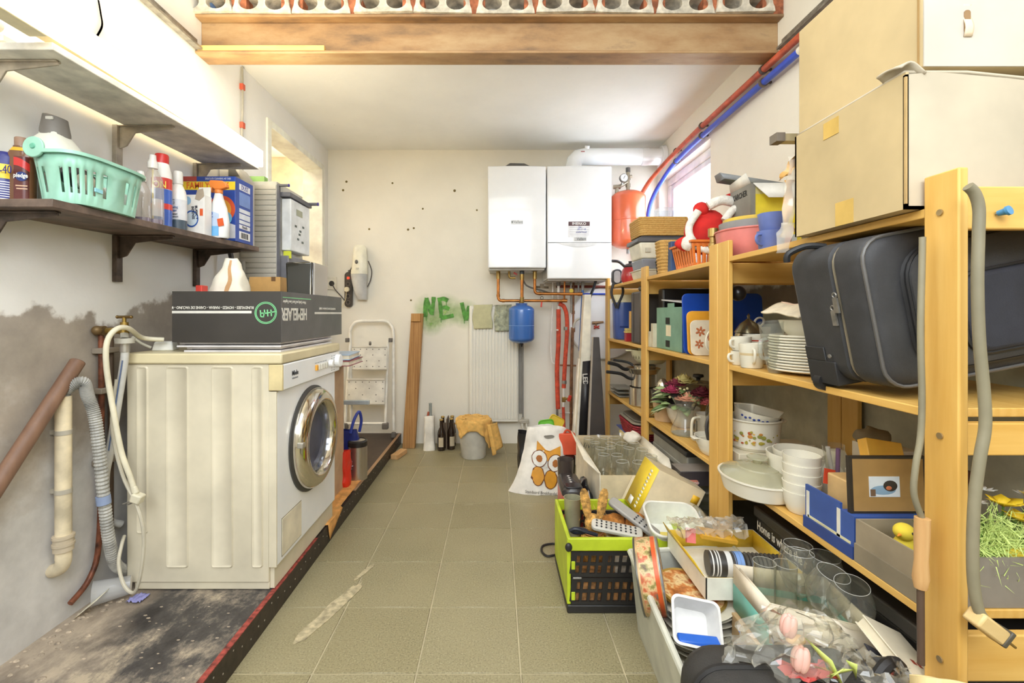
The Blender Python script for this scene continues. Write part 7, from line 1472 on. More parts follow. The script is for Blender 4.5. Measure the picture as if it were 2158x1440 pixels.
for k in range(260):
    p = Vector((random.gauss(0, .03), random.gauss(0, .025)-.01, random.uniform(.02, .27))); 
    if p.z > .17: p.x = .024*random.choice((-1, 1))*(1+(p.z-.17)*1.8)+random.gauss(0, .008); p.y = random.gauss(0, .008)
    d_ = Vector((random.gauss(0, .5), random.gauss(-.4, .4), random.gauss(.6, .5))).normalized()*random.uniform(.01, .022); n_ = d_.cross(Vector((0, 1, .1))).normalized()*.0009; b.add([p-n_, p+n_, p+d_], [(0, 1, 2)])
o = obj('straw_fibre', b, mat((222, 176, 104), .9), t); o['kind'] = 'stuff'
for k, (c, r) in enumerate((((.47, 1.86, .235), (.05, .04, .04)), ((.555, 1.83, .245), (.042, .05, .045)))): plain('plush_bun', ('left', 'right')[k]+' brown furry ball among the remotes', 'plush', blob((0, 0, 0), r, .008, 30), mat((186, 122, 56), .95, 0, .2, 50, .9, 200), c, 0, 'brown furry balls in the crate')
def remote(label, a, c, w_, m, btn):
    a, c = Vector(a), Vector(c); d_ = (c-a); L = d_.length; zx = d_.normalized(); up = (Vector((0, -.35, 1))-zx*zx.dot(Vector((0, -.35, 1)))).normalized(); sd = up.cross(zx)
    M = Matrix(((zx.x, sd.x, up.x, a.x), (zx.y, sd.y, up.y, a.y), (zx.z, sd.z, up.z, a.z), (0, 0, 0, 1)))
    t = thing('remote_control', label, 'remote', (0, 0, 0), 0, 'remote controls in the crate'); obj('remote_body', B(M).prism(rrect(L, w_, w_*.35, 5, L/2, 0), .018, (0, 0, 0), (1, 0, 0), (0, 1, 0)), m, t, bevel=.005)
    for i in range(btn[0]):
        for j in range(3): obj('button', B(M).cyl((L*(btn[1]+i*btn[2]), (j-1)*w_*.27, .018), (L*(btn[1]+i*btn[2]), (j-1)*w_*.27, .0205), .0036, n=8), mat((60, 60, 62), .5), t)
remote('light grey remote control with many buttons across the crate', (.335+.02, 1.735, .285), (.535, 1.70, .262), .05, mat((196, 192, 182), .4), (9, .10, .095))
remote('plain dark grey remote control tilted on the furry ball', (.455, 1.86, .325), (.60, 1.72, .245), .045, mat((160, 156, 150), .4), (3, .55, .1))
t = thing('sunglasses', 'dark sunglasses hooked over the crate rim', 'sunglasses', (.31, 1.70, .262)); obj('frame', B().tube([(-.04, 0, .02), (-.02, -.005, .03), (.02, -.005, .018), (.06, .0, .005)], .007, 8, smooth=5), mat((40, 44, 56), .3), t); obj('lens', B().sph((-.005, .012, .014), (.035, .012, .014), 14, 8), mat((50, 54, 66), .15), t)
# butter tub on the crate
t = thing('butter_tub', 'white margarine tub with yellow and blue print on the crate', 'tub', (.655, 1.76, .225), rot=(R(22), R(3), 0)); m_tub = mat((242, 240, 230), .35)
def trr(w_, d_, z, r=.03): return [(a, c, z) for a, c in rrect(w_, d_, r, 6)]
obj('tub_wall', B().loft([trr(.155, .13, 0), trr(.195, .165, .09, .04), trr(.205, .175, .092, .045), trr(.205, .175, .098, .045), trr(.19, .16, .098, .04), trr(.15, .125, .006)]), m_tub, t, angle=50)
obj('yellow_print', B().prism(rrect(.09, .055, .012, 4, -.035, -.005), .0008, (0, 0, .0068), (1, 0, 0), (0, 1, 0)), mat((238, 214, 110), .5), t); obj('blue_print', B().prism(rrect(.12, .022, .008, 4, -.01, -.045), .0008, (0, 0, .0068), (1, 0, 0), (0, 1, 0)), mat((120, 176, 226), .5), t)
plain('tub_stand_box', 'dark box under the margarine tub', 'box', B().bx(.60, .68, 1.70, 1.80, .191, .205), m_blk2)
# tilted yellow and white product box
t = thing('product_box', 'tilted white product box with bright yellow side', 'box', (0, 0, 0))
A = P(1390, 991, 1.86); r_ = Vector((.9, 0, -.435))*.205; d_ = Vector((-.435, 0, -.9))*.205; w_ = Vector((-.012, .14, .012))
def face(a, u, v, m, nm, off): 
    n_ = u.cross(v).normalized()*off; obj(nm, B().add([a+n_, a+u+n_, a+u+v+n_, a+v+n_], [(0, 1, 2, 3)]), m, t)
q = [A, A+r_, A+r_+d_, A+d_]; obj('box_body', B().add(q+[p+w_ for p in q], [(0, 1, 2, 3), (7, 6, 5, 4), (0, 4, 5, 1), (1, 5, 6, 2), (2, 6, 7, 3), (3, 7, 4, 0)]), mat((226, 210, 176), .5), t)
obj('yellow_side', B().add([p+Vector((-.0012, 0, .0003)) for p in (A, A+w_, A+w_+d_, A+d_)], [(0, 1, 2, 3)]), mat((242, 208, 52), .4), t, solid=.001)
n1 = Vector((0, -.0012, 0)); e1, e2 = r_.normalized(), d_.normalized()
obj('yellow_logo', B().add([A+e1*.165+e2*.03+n1, A+e1*.195+e2*.03+n1, A+e1*.195+e2*.062+n1, A+e1*.165+e2*.062+n1], [(0, 1, 2, 3)]), mat((236, 186, 44), .5), t, solid=.001)
obj('finger_notch', B().cyl(A+e1*.08+e2*.15, A+e1*.08+e2*.15+n1, .012, n=16), mat((90, 76, 50), .8), t)
for k in range(11): 
    p = A+w_*.25+e2*(.02+.016*k)+Vector((-.0024, 0, .0006)); obj('printed_dash', B().add([p, p+e2*.010, p+e2*.010+w_*.13, p+w_*.13], [(0, 1, 2, 3)]), mat((250, 244, 214), .5), t, solid=.0004)
p = A+w_*.55+e2*.165+Vector((-.0024, 0, .0006)); obj('white_patch', B().add([p, p+e2*.03, p+e2*.03+w_*.25, p+w_*.25], [(0, 1, 2, 3)]), mat((250, 246, 236), .5), t, solid=.0004)
# open white carton with glasses
t = thing('glass_carton', 'open white carton packed with drinking glasses', 'carton', (0, 0, 0)); x0, x1, y0, y1, h = .468, .80, 2.10, 2.72, .355; m_cw = mat((236, 226, 204), .6); m_ci = mat((206, 186, 150), .7)
obj('carton_wall', B().bx(x0, x0+.005, y0, y1, .001, h), m_cw, t); obj('carton_wall', B().bx(x1-.005, x1, y0, y1, .001, h), m_cw, t); obj('carton_wall', B().bx(x0+.005, x1-.005, y0, y0+.005, .001, h-.01), mat((226, 208, 170), .6), t); obj('carton_wall', B().bx(x0+.005, x1-.005, y1-.005, y1, .001, h+.01), m_ci, t); obj('carton_base', B().bx(x0+.005, x1-.005, y0+.005, y1-.005, .001, .006), m_ci, t)
obj('open_flap', B().add([(x0-.002, y0, h), (x0-.002, y1-.02, h), (x0-.045, y1-.10, h+.06), (x0-.045, y0+.14, h+.02)], [(0, 1, 2, 3)]), m_cw, t, solid=.004); obj('open_flap', B().add([(x1, y0, h), (x1, y1-.02, h), (x1+.028, y1-.1, h+.03), (x1+.028, y0+.12, h+.03)], [(0, 1, 2, 3)]), m_cw, t, solid=.004)
obj('front_flap', B().add([(x0+.15, y0-.002, h-.01), (x1, y0-.002, h-.01), (x1, y0-.05, h-.16), (x0+.05, y0-.05, h-.17)], [(0, 1, 2, 3)]), mat((226, 210, 176), .6), t, solid=.004)
text('Nivo', .05, (x0+.06, y1-.006, h-.05), FY, mat((60, 50, 40), .6), t, shear=.3)
gl0 = None; wn = 0
def wineprof(r, h): return [(0, 0), (r*.85, 0), (r*.85, .002), (.006, .008), (.004, h*.4), (.008, h*.45), (r*.8, h*.55), (r, h*.72), (r*.82, h)]
spots = [(x0+.06+.075*i, y0+.09+.105*j) for j in range(5) for i in range(4) if (i+j) % 3 or j > 1]
for k, (gx, gy) in enumerate(spots):
    if gl0 is None: gl0 = o = thing('wine_glass', 'x', 'glass'); obj('glass_bowl', B().lathe(wineprof(.034, .20), 22), m_gl2, o); obj('rim', B().ring((0, 0, .20), (0, 0, 1), .0279, .0011, 22, 6), m_rim_glint, o)  # whitish ring puts the rim highlight into the colour
    else: o = copy_tree(gl0)
    tag(o, 'clear wine glass, '+('front', 'second', 'third', 'fourth', 'rear')[round((gy-y0-.09)/.105)]+' row, '+('first', 'second', 'third', 'fourth')[round((gx-x0-.06)/.075)]+' from left, in the open white carton', 'glass', 'wine glasses in the carton'); o.location = (gx, gy, .18); o.rotation_euler = (R(random.uniform(-4, 4)), R(random.uniform(-4, 4)), 0)
plain('carton_insert', 'beige cardboard tray under the wine glasses', 'tray', B().bx(x0+.008, x1-.008, y0+.008, y1-.008, .007, .178), m_ci)
for k, (gx, gy) in enumerate(((.535, 2.62), (.67, 2.66))):
    t = thing('tall_tumbler', ('left', 'right')[k]+' tall tumbler rising above the packed wine glasses', 'glass', (gx, gy, .30), 0, 'tall tumblers in the carton'); t.location = (gx+.045, gy+.005, .18); obj('glass_wall', B().lathe([(0, 0), (.038, 0), (.047, .20), (.049, .203)], 26), m_gl2, t)
plain('white_tissue', 'crumpled white tissue stuffed between the glasses', 'tissue', blob((0, 0, 0), (.045, .03, .035), .02, 25), mat((240, 230, 214), .9), (.765, 2.60, .385), 0)
# owl print bag
t = thing('owl_bag', 'white plastic shopping bag with orange owl print on the tiles', 'bag', (.285, 2.80, .001), -4); m_pbag = mat((240, 234, 224), .4)
def bagp(u, v):
    w_ = (.150-.035*v+.02*(1-v)**3)*2; x = (u-.5)*w_-.012*(1-v)+.022*v; z = .395*v-.018*abs(2*u-1)*(v > .98)
    return Vector((x-.03*(1-v)**4*(u < .3), -(.055*(1-(2*u-1)**2)**.7)*(1-.55*v)+.05*v, z))+wob((u*2, v*2, .3), 4, .004)
obj('bag_front', B().grid(bagp, 24, 24), m_pbag, t); obj('bag_back', B().grid(lambda u, v: (lambda p: Vector((p.x, .09*v*0+.06*(1-(2*u-1)**2)**.7*(1-.5*v)+.05*v, p.z)))(bagp(u, v)), 16, 16), m_pbag, t)
def onbag(px_, py_):
    u = (px_-1100)/96.; v = (1040-py_)/133.
    lo, hi = 0., 1.
    best = min(((abs(bagp(a/60, v).x-(px_-1146)/976*2.75), a/60) for a in range(61)))
    p = bagp(best[1], v); return p+Vector((0, -.004, 0))
def sticker(nm, pts, m, off=0):
    vs_ = [onbag(*p)+Vector((0, -off, 0)) for p in pts]; c = sum(vs_, Vector())/len(vs_); obj(nm, B().add([c]+vs_, [(0, 1+i, 1+(i+1) % len(vs_)) for i in range(len(vs_))]), m, t, angle=80)
circ = lambda cx_, cy_, r, ry=None, n=24: [(cx_+r*math.cos(2*math.pi*i/n), cy_+(ry or r)*math.sin(2*math.pi*i/n)) for i in range(n)]
m_ora = mat((222, 154, 40), .5); m_obr = mat((120, 66, 26), .5)
for gx, gy in ((1134, 1003), (1161, 1010)):
    sticker('owl_wing_outline', circ(gx, gy, 14.2, 19), m_obr, .001); sticker('owl_wing', circ(gx, gy, 12.6, 17.4), m_ora, .002)
sticker('owl_brow', [(1133, 936), (1145, 952), (1160, 956), (1183, 946), (1182, 966), (1168, 975), (1155, 975), (1140, 960), (1131, 955)], m_ora, .0015)
for gx, gy in ((1137, 970), (1171, 979)):
    sticker('owl_eye_outline', circ(gx, gy, 16.5), m_obr, .0025); sticker('owl_eye', circ(gx, gy, 15), mat((238, 234, 226), .5), .0035); sticker('owl_pupil', circ(gx, gy+.5, 6.8), mat((172, 104, 44), .5), .0045)
sticker('owl_beak', [(1151, 981), (1154, 984), (1151, 988), (1148, 984)], mat((236, 234, 224), .5), .005)
sticker('grip_hole', circ(1158, 928, 11, 3.4), mat((130, 124, 112), .6), .001)
text('Standaard Boekhandel', .024, onbag(1141, 1034)+Vector((0, -.006, 0)), (R(80), R(3), 0), mat((50, 44, 40), .5), t, sx=.88)
for k, (gx, gy, yy, c_, lab, a) in enumerate(((1152, 901, 2.93, (110, 196, 50), 'bright green plastic plate poking out of the owl bag', -8), (1170, 893, 2.97, (232, 196, 60), 'yellow plastic plate behind the green one', 28))):
    p = P(gx, gy, yy); t = thing('plastic_plate', lab, 'plate', p, rot=(R(-8), R(a), 0), group='plates behind the owl bag'); obj('plate_body', B().prism(rrect(.10, .10, .022, 5), .006, (0, 0, 0)), mat(c_, .35), t, bevel=.002); q = rrect(.092, .092, .02, 5); q.append(q[0]); obj('plate_rim', B().tube([(a_, -.008, c2) for a_, c2 in q], .0035, 6, caps=False), mat(tuple(v*.93 for v in c_), .35), t)
t = thing('black_shopper', 'black plastic shopping bag behind the owl bag', 'bag', (.205, 3.0, .001)); obj('bag_skin', B().grid(lambda u, v: (lambda p: p+wob(p, 16, .014))(Vector((.065*math.copysign(abs(math.cos(2*math.pi*u))**.4, math.cos(2*math.pi*u)), .06*math.copysign(abs(math.sin(2*math.pi*u))**.4, math.sin(2*math.pi*u)), .31*v))), 32, 14), mat((44, 42, 42), .35), t)
t = thing('orange_bag', 'orange red folded bag standing behind the red machine', 'bag', (.455, 2.86, .001)); t.location = (.43, 2.83, .22); obj('bag_fold', B().taper((0, 0, 0), (.125, .05), (.10, .03), .13), mat((230, 92, 58), .5), t, bevel=.006); obj('bag_handle', B().tube([(-.02, 0, .12), (0, -.01, .15), (.04, 0, .125)], .007, 8, smooth=4), mat((220, 84, 52), .5), t)
plain('black_canister', 'shiny black canister below the orange bag', 'canister', B().lathe([(0, 0), (.05, 0), (.055, .21), (.045, .217), (0, .218)], 28), mat((34, 32, 34), .2), (.425, 2.82, .001), 0)
t = thing('espresso_machine', 'red and black capsule coffee machine behind the crate', 'coffee machine', (.345, 2.165, .001)); obj('red_body', B().prism(rrect(.095, .22, .03, 5), .26, (0, 0, 0), (1, 0, 0), (0, 1, 0)), mat((206, 92, 84), .35), t, bevel=.006)
obj('black_top', B().loft([[(a, c, .262+.0*c) for a, c in rrect(.10, .225, .035, 6)], [(a, c, .285) for a, c in rrect(.10, .225, .035, 6)], [(a, c, .298) for a, c in rrect(.082, .205, .03, 6)]]), mat((58, 54, 54), .25), t, angle=50); obj('spout_pad', B().prism(rrect(.07, .055, .012, 4, 0, -.075), .006, (0, 0, .2985), (1, 0, 0), (0, 1, 0)), mat((46, 44, 46), .12), t, bevel=.002)
for k in range(4): obj('touch_button', B().cyl((0, -.02+.026*k, .2985), (0, -.02+.026*k, .3), .006, n=12), mat((206, 200, 196), .4), t)
t = thing('smoked_vase', 'smoked glass tumbler behind the coffee machine', 'glass', (.352, 2.36, .001)); obj('glass_wall', B().lathe([(0, 0), (.034, 0), (.041, .335), (.042, .338)], 26), glass((120, 106, 98), .05, .35), t)
plain('black_foil_bag', 'crumpled black foil bag between machine and carton', 'bag', blob((0, 0, .14), (.028, .15, .14), .02, 18), mat((30, 30, 32), .15), (.432, 2.26, .0), 0)
tag(obj('power_lead', B().tube([(.262, 2.06, .006), (.225, 2.05, .006), (.205, 2.09, .006), (.215, 2.14, .006), (.26, 2.16, .006), (.29, 2.15, .006)], .005, 8, smooth=6), m_blk2), 'short black lead looping on the tiles by the crate', 'cord')
# ---------- grey tote with plates ----------
t = thing('grey_tote', 'pale grey open storage tote full of plates', 'tote', (0, 0, 0)); m_tote = mat((206, 206, 192), .4)
def q4(fl, nl, nr, fr, z): return [Vector((*fl, z)), Vector((*nl, z)), Vector((*nr, z)), Vector((*fr, z))]
ob = q4((.482, 1.575), (.459, 1.0), (.80, 1.0), (.815, 1.60), .001); ot = q4((.462, 1.60), (.422, .985), (.815, .98), (.832, 1.63), .255)
ib = q4((.487, 1.57), (.464, 1.005), (.795, 1.005), (.81, 1.595), .006); it = q4((.468, 1.594), (.428, .991), (.81, .986), (.826, 1.624), .255)
obj('tote_wall', B().loft([ob, ot, it, ib]), m_tote, t); rim = ot+[ot[0]]; obj('tote_rim', B().tube([p+Vector((0, 0, .002)) for p in rim], .010, 8), mat((214, 214, 200), .4), t)
pr_ = [(0, 0), (.065, 0), (.072, .004), (.104, .013), (.107, .0155), (.102, .0155), (.07, .007), (0, .004)]; pz = None; pxy = (.60, 1.40)
m_gp = mat((214, 208, 190), .28)
for k in range(11):
    if pz is None: pz = o = obj('stacked_plate', B().lathe(pr_, 40), m_gp)
    else: o = pz.copy(); COL.objects.link(o)
    tag(o, 'cream plate, '+nth(k, 11)+' in the pile inside the grey tote', 'plate', 'plates piled in the tote'); o.location = (pxy[0]+.002*math.sin(k), pxy[1]-.002*k, .068+.0145*k); o.rotation_euler = (R(3), R(4), k)
plain('plate_box', 'white box under the plates in the grey tote', 'box', B().bx(.50, .70, 1.28, 1.50, .007, .060), mat((206, 200, 186), .6))
t = thing('tin_tray', 'round gold rimmed tin lid printed with autumn fruit on the plates', 'tray', (.587, 1.405, .232), rot=(R(4), R(6), 0)); obj('gold_rim', B().lathe([(0, 0), (.098, 0), (.102, .012), (.098, .016), (.094, .012), (0, .011)], 40), mat((196, 164, 84), .3, .6), t)
m_fr, nt, bs = newmat('autumn_print'); v_ = coords(nt); nn = noisef(nt, v_, 24, 3); nt.links.new(ramp(nt, nn, [(.3, (120, 60, 30)), (.45, (206, 130, 66)), (.55, (232, 206, 150)), (.68, (176, 84, 40))]), bs.inputs['Base Color']); bs.inputs['Roughness'].default_value = .3
obj('printed_top', B().lathe([(0, .0118), (.093, .0118), (.093, .0125), (0, .0125)], 36), m_fr, t)
t = thing('cookie_tin', 'round biscuit tin with orange printed band stood on edge', 'tin', P(1372, 1213, 1.44), rot=(0, R(80), R(-16))); obj('tin_body', B().lathe([(0, -.035), (.108, -.035), (.108, .035), (0, .035)], 48), mat((206, 170, 120), .35, 0, .12, 20), t, bevel=.002)
m_band, nt, bs = newmat('biscuit_print'); v_ = coords(nt, (1, 1, 1)); nn = noisef(nt, v_, 30, 4); nt.links.new(ramp(nt, nn, [(.3, (96, 60, 40)), (.42, (150, 140, 80)), (.5, (222, 190, 140)), (.6, (196, 92, 56)), (.7, (120, 110, 90))]), bs.inputs['Base Color']); bs.inputs['Roughness'].default_value = .3
obj('printed_band', B().lathe([(.1085, -.026), (.1085, .015)], 48), m_band, t); obj('orange_stripe', B().lathe([(.109, .015), (.109, .027)], 48), mat((222, 96, 44), .35), t); obj('steel_lip', B().lathe([(.1095, .030), (.111, .034), (.108, .036)], 48), mat((190, 196, 206), .25, .8), t); obj('steel_lip', B().lathe([(.1095, -.032), (.111, -.036), (.108, -.038)], 48), mat((120, 120, 116), .3, .7), t); obj('tin_base', B().lathe([(0, -.0355), (.10, -.0355), (.10, -.0365), (0, -.0365)], 40), mat((206, 202, 192), .3, .5), t)
t = thing('white_yellow_carton', 'open white carton with yellow inside over the plates', 'carton', (0, 0, 0)); xa, xb, ya_, yb_, za, zb = .60, .90, 1.325, 1.625, .262, .322; m_yi = mat((240, 202, 60), .45); m_wo = mat((244, 238, 222), .45); sl = .02
def wallp(p, q, nm_in, flip):
    p, q = Vector(p), Vector(q); u = (q-p).normalized(); n_ = Vector((-u.y, u.x, 0))*flip; H_ = Vector((0, 0, zb-za))
    obj('carton_wall', B().add([p, q, q+H_, p+H_]+[s+n_*.0025 for s in (p, q, q+H_, p+H_)], [(0, 1, 2, 3), (7, 6, 5, 4), (3, 2, 6, 7), (0, 3, 7, 4), (1, 5, 6, 2)]), m_wo, t)
    obj('yellow_lining', B().add([s+n_*.0032 for s in (p, q, q+H_, p+H_)], [(0, 1, 2, 3)]), m_yi, t, solid=.0006)
wallp((xa, ya_, za), (xa, yb_, za), 0, -1); wallp((xb, ya_, za), (xb, yb_, za), 0, 1); wallp((xa, ya_, za), (xb, ya_, za), 0, 1); wallp((xa, yb_, za), (xb, yb_, za), 0, -1); obj('carton_base', B().bx(xa, xb, ya_, yb_, za-.003, za), m_wo, t)
obj('left_flap', B().add([(xa-.002, ya_+.01, zb), (xa-.002, yb_, zb), (xa-.012, yb_+.01, zb+.022), (xa-.012, ya_+.05, zb+.022)], [(0, 1, 2, 3)]), m_yi, t, solid=.002)
# ribbed black roll and wrappers in the yellow carton
t = thing('cup_roll', 'long black and white ribbed sleeve of cups in the yellow carton', 'cups', (.655, 1.44, .305), rot=(0, R(90), R(-8))); b = B(); b.lathe([(0, 0), (.036, 0), (.036, .07), (.034, .071)]+[(.034+.004*(i % 2), .072+.006*i) for i in range(26)]+[(0, .23)], 24); obj('sleeve', b, mat((62, 58, 54), .4), t, angle=20)
for z in (.008, .02, .028, .05, .062): obj('white_band', B().lathe([(.0365, z), (.0365, z+.004+.008*(z in (.05,)))], 24), mat((226, 224, 220), .5), t)
obj('blue_band', B().lathe([(.0368, .075), (.0385, .10)], 24), mat((120, 156, 214), .5), t)
t = thing('clear_wrapper', 'crumpled clear wrapper with pink and yellow sweets card', 'wrapper', (.64, 1.575, .325)); obj('film', B().grid(lambda u, v: Vector((-.04+.24*u, -.04+.09*v, .035*math.sin(math.pi*v)+.018))+wob((u*3, v*3, 0), 5, .020), 30, 14), glass((246, 242, 232), .08, .22), t, angle=15); obj('pink_card', B().box((.01, -.025, .012), (.03, .012, .045), (R(-20), R(8), 0)), mat((226, 120, 116), .5), t); obj('yellow_card', B().box((.10, -.02, .01), (.12, .05, .012), (R(10), R(10), 0)), mat((226, 172, 60), .5), t)
# teal and white carton with glasses
t = thing('teal_carton', 'open teal and cream carton holding balloon glasses', 'carton', (0, 0, 0)); A_, C_, D_, E_ = (.674, 1.315), (.668, 1.135), (.862, 1.035), (.885, 1.25); m_teal = mat((110, 176, 160), .45); m_crm = mat((240, 226, 202), .5)
cn = lambda p, z: Vector((p[0], p[1], z))
for (p, q) in ((A_, C_), (C_, D_), (D_, E_), (E_, A_)):
    z0_, zm, z1_ = .245, .315, .368
    if (p, q) == (C_, D_): zm = .272
    obj('teal_wall', B().add([cn(p, z0_), cn(q, z0_), cn(q, zm), cn(p, zm)], [(0, 1, 2, 3)]), m_teal, t, solid=.003); obj('cream_wall', B().add([cn(p, zm), cn(q, zm), cn(q, z1_), cn(p, z1_)], [(0, 1, 2, 3)]), m_crm, t, solid=.003)
obj('carton_base', B().add([cn(p, .246) for p in (A_, C_, D_, E_)], [(0, 1, 2, 3)]), m_crm, t, solid=.003)
obj('side_flap', B().add([cn(D_, .366), cn(E_, .366), (.945*0+.83, 1.30, .36), (.80, 1.06, .37)], [(0, 1, 2, 3)]), m_crm, t, solid=.003) if False else None
obj('side_flap', B().add([cn(D_, .367), cn(E_, .367), (.894, 1.235, .352), (.893, 1.02, .352)], [(0, 1, 2, 3)]), m_crm, t, solid=.002)
obj('card_insert', B().add([cn(p, .300) for p in ((.682, 1.30), (.676, 1.142), (.856, 1.048), (.877, 1.24))], [(0, 1, 2, 3)]), mat((238, 226, 204), .6), t, solid=.003)
for p, q in (((.683, 1.30), (.6755, 1.143)), ((.6755, 1.143), (.855, 1.048))): obj('inner_lining', B().add([cn(p, .30), cn(q, .30), cn(q, .366), cn(p, .366)], [(0, 1, 2, 3)]), m_crm, t, solid=.001)
plain('support_box', 'plain brown box under the teal carton in the tote', 'box', B().bx(.66, .795, 1.02, 1.30, .007, .242), m_card)
plain('support_box', 'plain brown box under the yellow lined carton in the tote', 'box', B().bx(.715, .80, 1.33, 1.58, .007, .256), m_card)
for k, (gx, gy) in enumerate(((.715, 1.235), (.765, 1.225))):
    t = thing('straight_tumbler', ('left', 'right')[k]+' straight clear tumbler in the teal carton', 'glass', (gx, gy, .3025), 0, 'straight tumblers in the teal carton'); t.scale = (1, 1, .85); obj('rim', B().ring((0, 0, .1355), (0, 0, 1), .0275, .0007, 28, 6), m_rim_glint, t); obj('glass_wall', B().lathe([(0, 0), (.026, 0), (.0275, .135), (.0285, .136), (.0265, .136), (.0255, .006), (0, .006)], 28), m_gl2, t)  # pale ring on the lip stands in for its highlight
bp = [(0, 0), (.03, 0), (.03, .002), (.005, .006), (.004, .05), (.012, .056), (.036, .075), (.047, .105), (.046, .125), (.034, .165), (.0335, .166)]
bg0 = None; 
for k, (gx, gy, z, rx, rz) in enumerate(((.822, 1.262, .29, 0, 0), (.852, 1.212, .29, 4, 0), (.795, 1.155, .30, 14, 20), (.835, 1.10, .30, 12, -20), (.80, 1.215, .288, -3, 0))):
    if bg0 is None: bg0 = o = thing('balloon_glass', 'x', 'glass'); obj('glass_bowl', B().lathe(bp, 30), m_gl2, o); obj('rim', B().ring((0, 0, .166), (0, 0, 1), .0338, .0007, 30, 6), m_rim_glint, o)  # thin whitish ring added as the painted rim highlight
    else: o = copy_tree(bg0)
    tag(o, ('tall rearmost balloon wine glass beside the black box', 'second balloon wine glass behind the front pair', 'front left balloon wine glass leaning in the teal carton', 'front right balloon wine glass leaning in the teal carton', 'middle balloon wine glass standing between the others')[k], 'glass', 'balloon glasses in the teal carton'); o.location = (gx, gy, z-.005); o.rotation_euler = (R(rx), R(rz*.3), 0)
# tub with blue lid
t = thing('clear_tub', 'square translucent food tub with blue lid inside', 'tub', (.505, 1.185, .285), rot=(R(48), R(8), R(-8))); obj('tub_wall', B().loft([trr(.085, .075, -.03, .012), trr(.115, .105, .022, .016), trr(.121, .111, .023, .018), trr(.121, .111, .027, .018), trr(.109, .099, .027, .015), trr(.082, .072, -.026, .012)]), mat((232, 230, 226), .3), t, angle=50)
obj('blue_lid', B().box((.005, -.036, .014), (.10, .028, .012), (R(-38), 0, R(6))), mat((44, 104, 206), .35), t, bevel=.004)
# black bag in front
t = thing('black_bag', 'black padded bag with zip at the lower picture edge', 'bag', (.55, .90, .001)); t.scale = (1, 1, 1.09); m_bg = mat((52, 50, 48), .6, 0, .1, 12, .3, 300)
def bgr(y, k, top=0): return [(a, y, c) for a, c in rrect(.36*k, .365*k, .06, 6, 0, .19)]
obj('bag_body', B().loft([bgr(-.09, .9), bgr(-.07, .98), bgr(-.05, 1), bgr(.02, 1), bgr(.035, .99), bgr(.06, .93)]), m_bg, t, angle=60); q = bgr(-.02, 1.005); obj('zip_track', B().tube([Vector(p) for p in q]+[Vector(q[0])], .006, 6, caps=False), mat((34, 32, 32), .5), t); q = bgr(-.068, .985); obj('piping', B().tube([Vector(p) for p in q]+[Vector(q[0])], .004, 6, caps=False), mat((84, 78, 70), .5), t)
obj('front_pocket', B().prism(rrect(.28, .22, .02, 4, 0, .21), .012, (0, -.09, 0)), mat((70, 62, 52), .3), t, bevel=.004); obj('carry_strap', B().tube([(.15, -.03, .34), (.19, -.02, .375), (.235, 0, .36), (.25, .0, .30)], .011, 8, smooth=5), mat((44, 42, 42), .6), t)
# tulips in clear film
t = thing('tulip_bouquet', 'artificial pink tulips wrapped in clear crinkled film', 'flowers', (.575, .90, .408)); t.scale = (.85, .85, .85)
obj('clear_film', B().grid(lambda u, v: (lambda a: Vector(((.115+.02*math.sin(3*a)+.03*(1-v))*math.cos(a)*(1-.55*v**3), .055*math.sin(a)*(1-.3*v)-.01, .005+.10*v))+wob((math.cos(a)*1.2, math.sin(a)*1.2, v*2), 2.6, .028))(2*math.pi*u), 44, 16), glass((246, 244, 236), .06, .13), t, angle=14)
m_pk = mat((240, 186, 172), .7)
for k, (c, s) in enumerate((((-.03, -.035, .10), .9), ((-.02, -.06, .045), 1.0))):
    b = B(Matrix.Translation(c) @ Matrix.Rotation(R(10), 4, 'Y'))
    for i in range(5):
        a = 2*math.pi*i/5; b.sph((.008*math.cos(a), .008*math.sin(a), 0), (.011*s, .011*s, .026*s), 10, 8)
    obj('tulip', b, m_pk, t)
obj('calyx', B().sph((-.018, -.04, .072), (.022, .012, .012), 12, 8), mat((240, 200, 150), .7), t)
for k, (p, q, w_) in enumerate((((.0, -.045, .08), (.07, -.075, -.02), .012), ((.02, -.06, .0), (.09, -.07, .03), .014), ((.03, -.065, .0), (.06, -.08, .04), .013), ((.10, -.06, .0), (.07, -.07, .05), .012))):
    p, q = Vector(p), Vector(q); n_ = Vector((0, -.4, .5)).normalized()*w_; m_ = p.lerp(q, .5)+Vector((0, -.01, .015)); obj('leaf', B().add([p, m_-n_, q, m_+n_], [(0, 1, 2, 3)]), mat((206, 218, 120), .6), t, solid=.002)
obj('red_tissue', B().grid(lambda u, v: Vector((-.05+.10*u, -.075+.05*v, .012))+wob((u, v, 5), 5, .012), 10, 8), mat((190, 70, 66), .5), t)
plain('crumpled_film', 'second crumple of clear film beside the tulips', 'film', B().grid(lambda u, v: (lambda a: Vector((.07*math.cos(a)*(1-.5*v), .05*math.sin(a)*(1-.4*v), .06*v))+wob((math.cos(a), math.sin(a), v*2), 3, .018))(2*math.pi*u), 30, 10), glass((240, 236, 226), .08, .18), (.715, .86, .37), 0, angle=15)
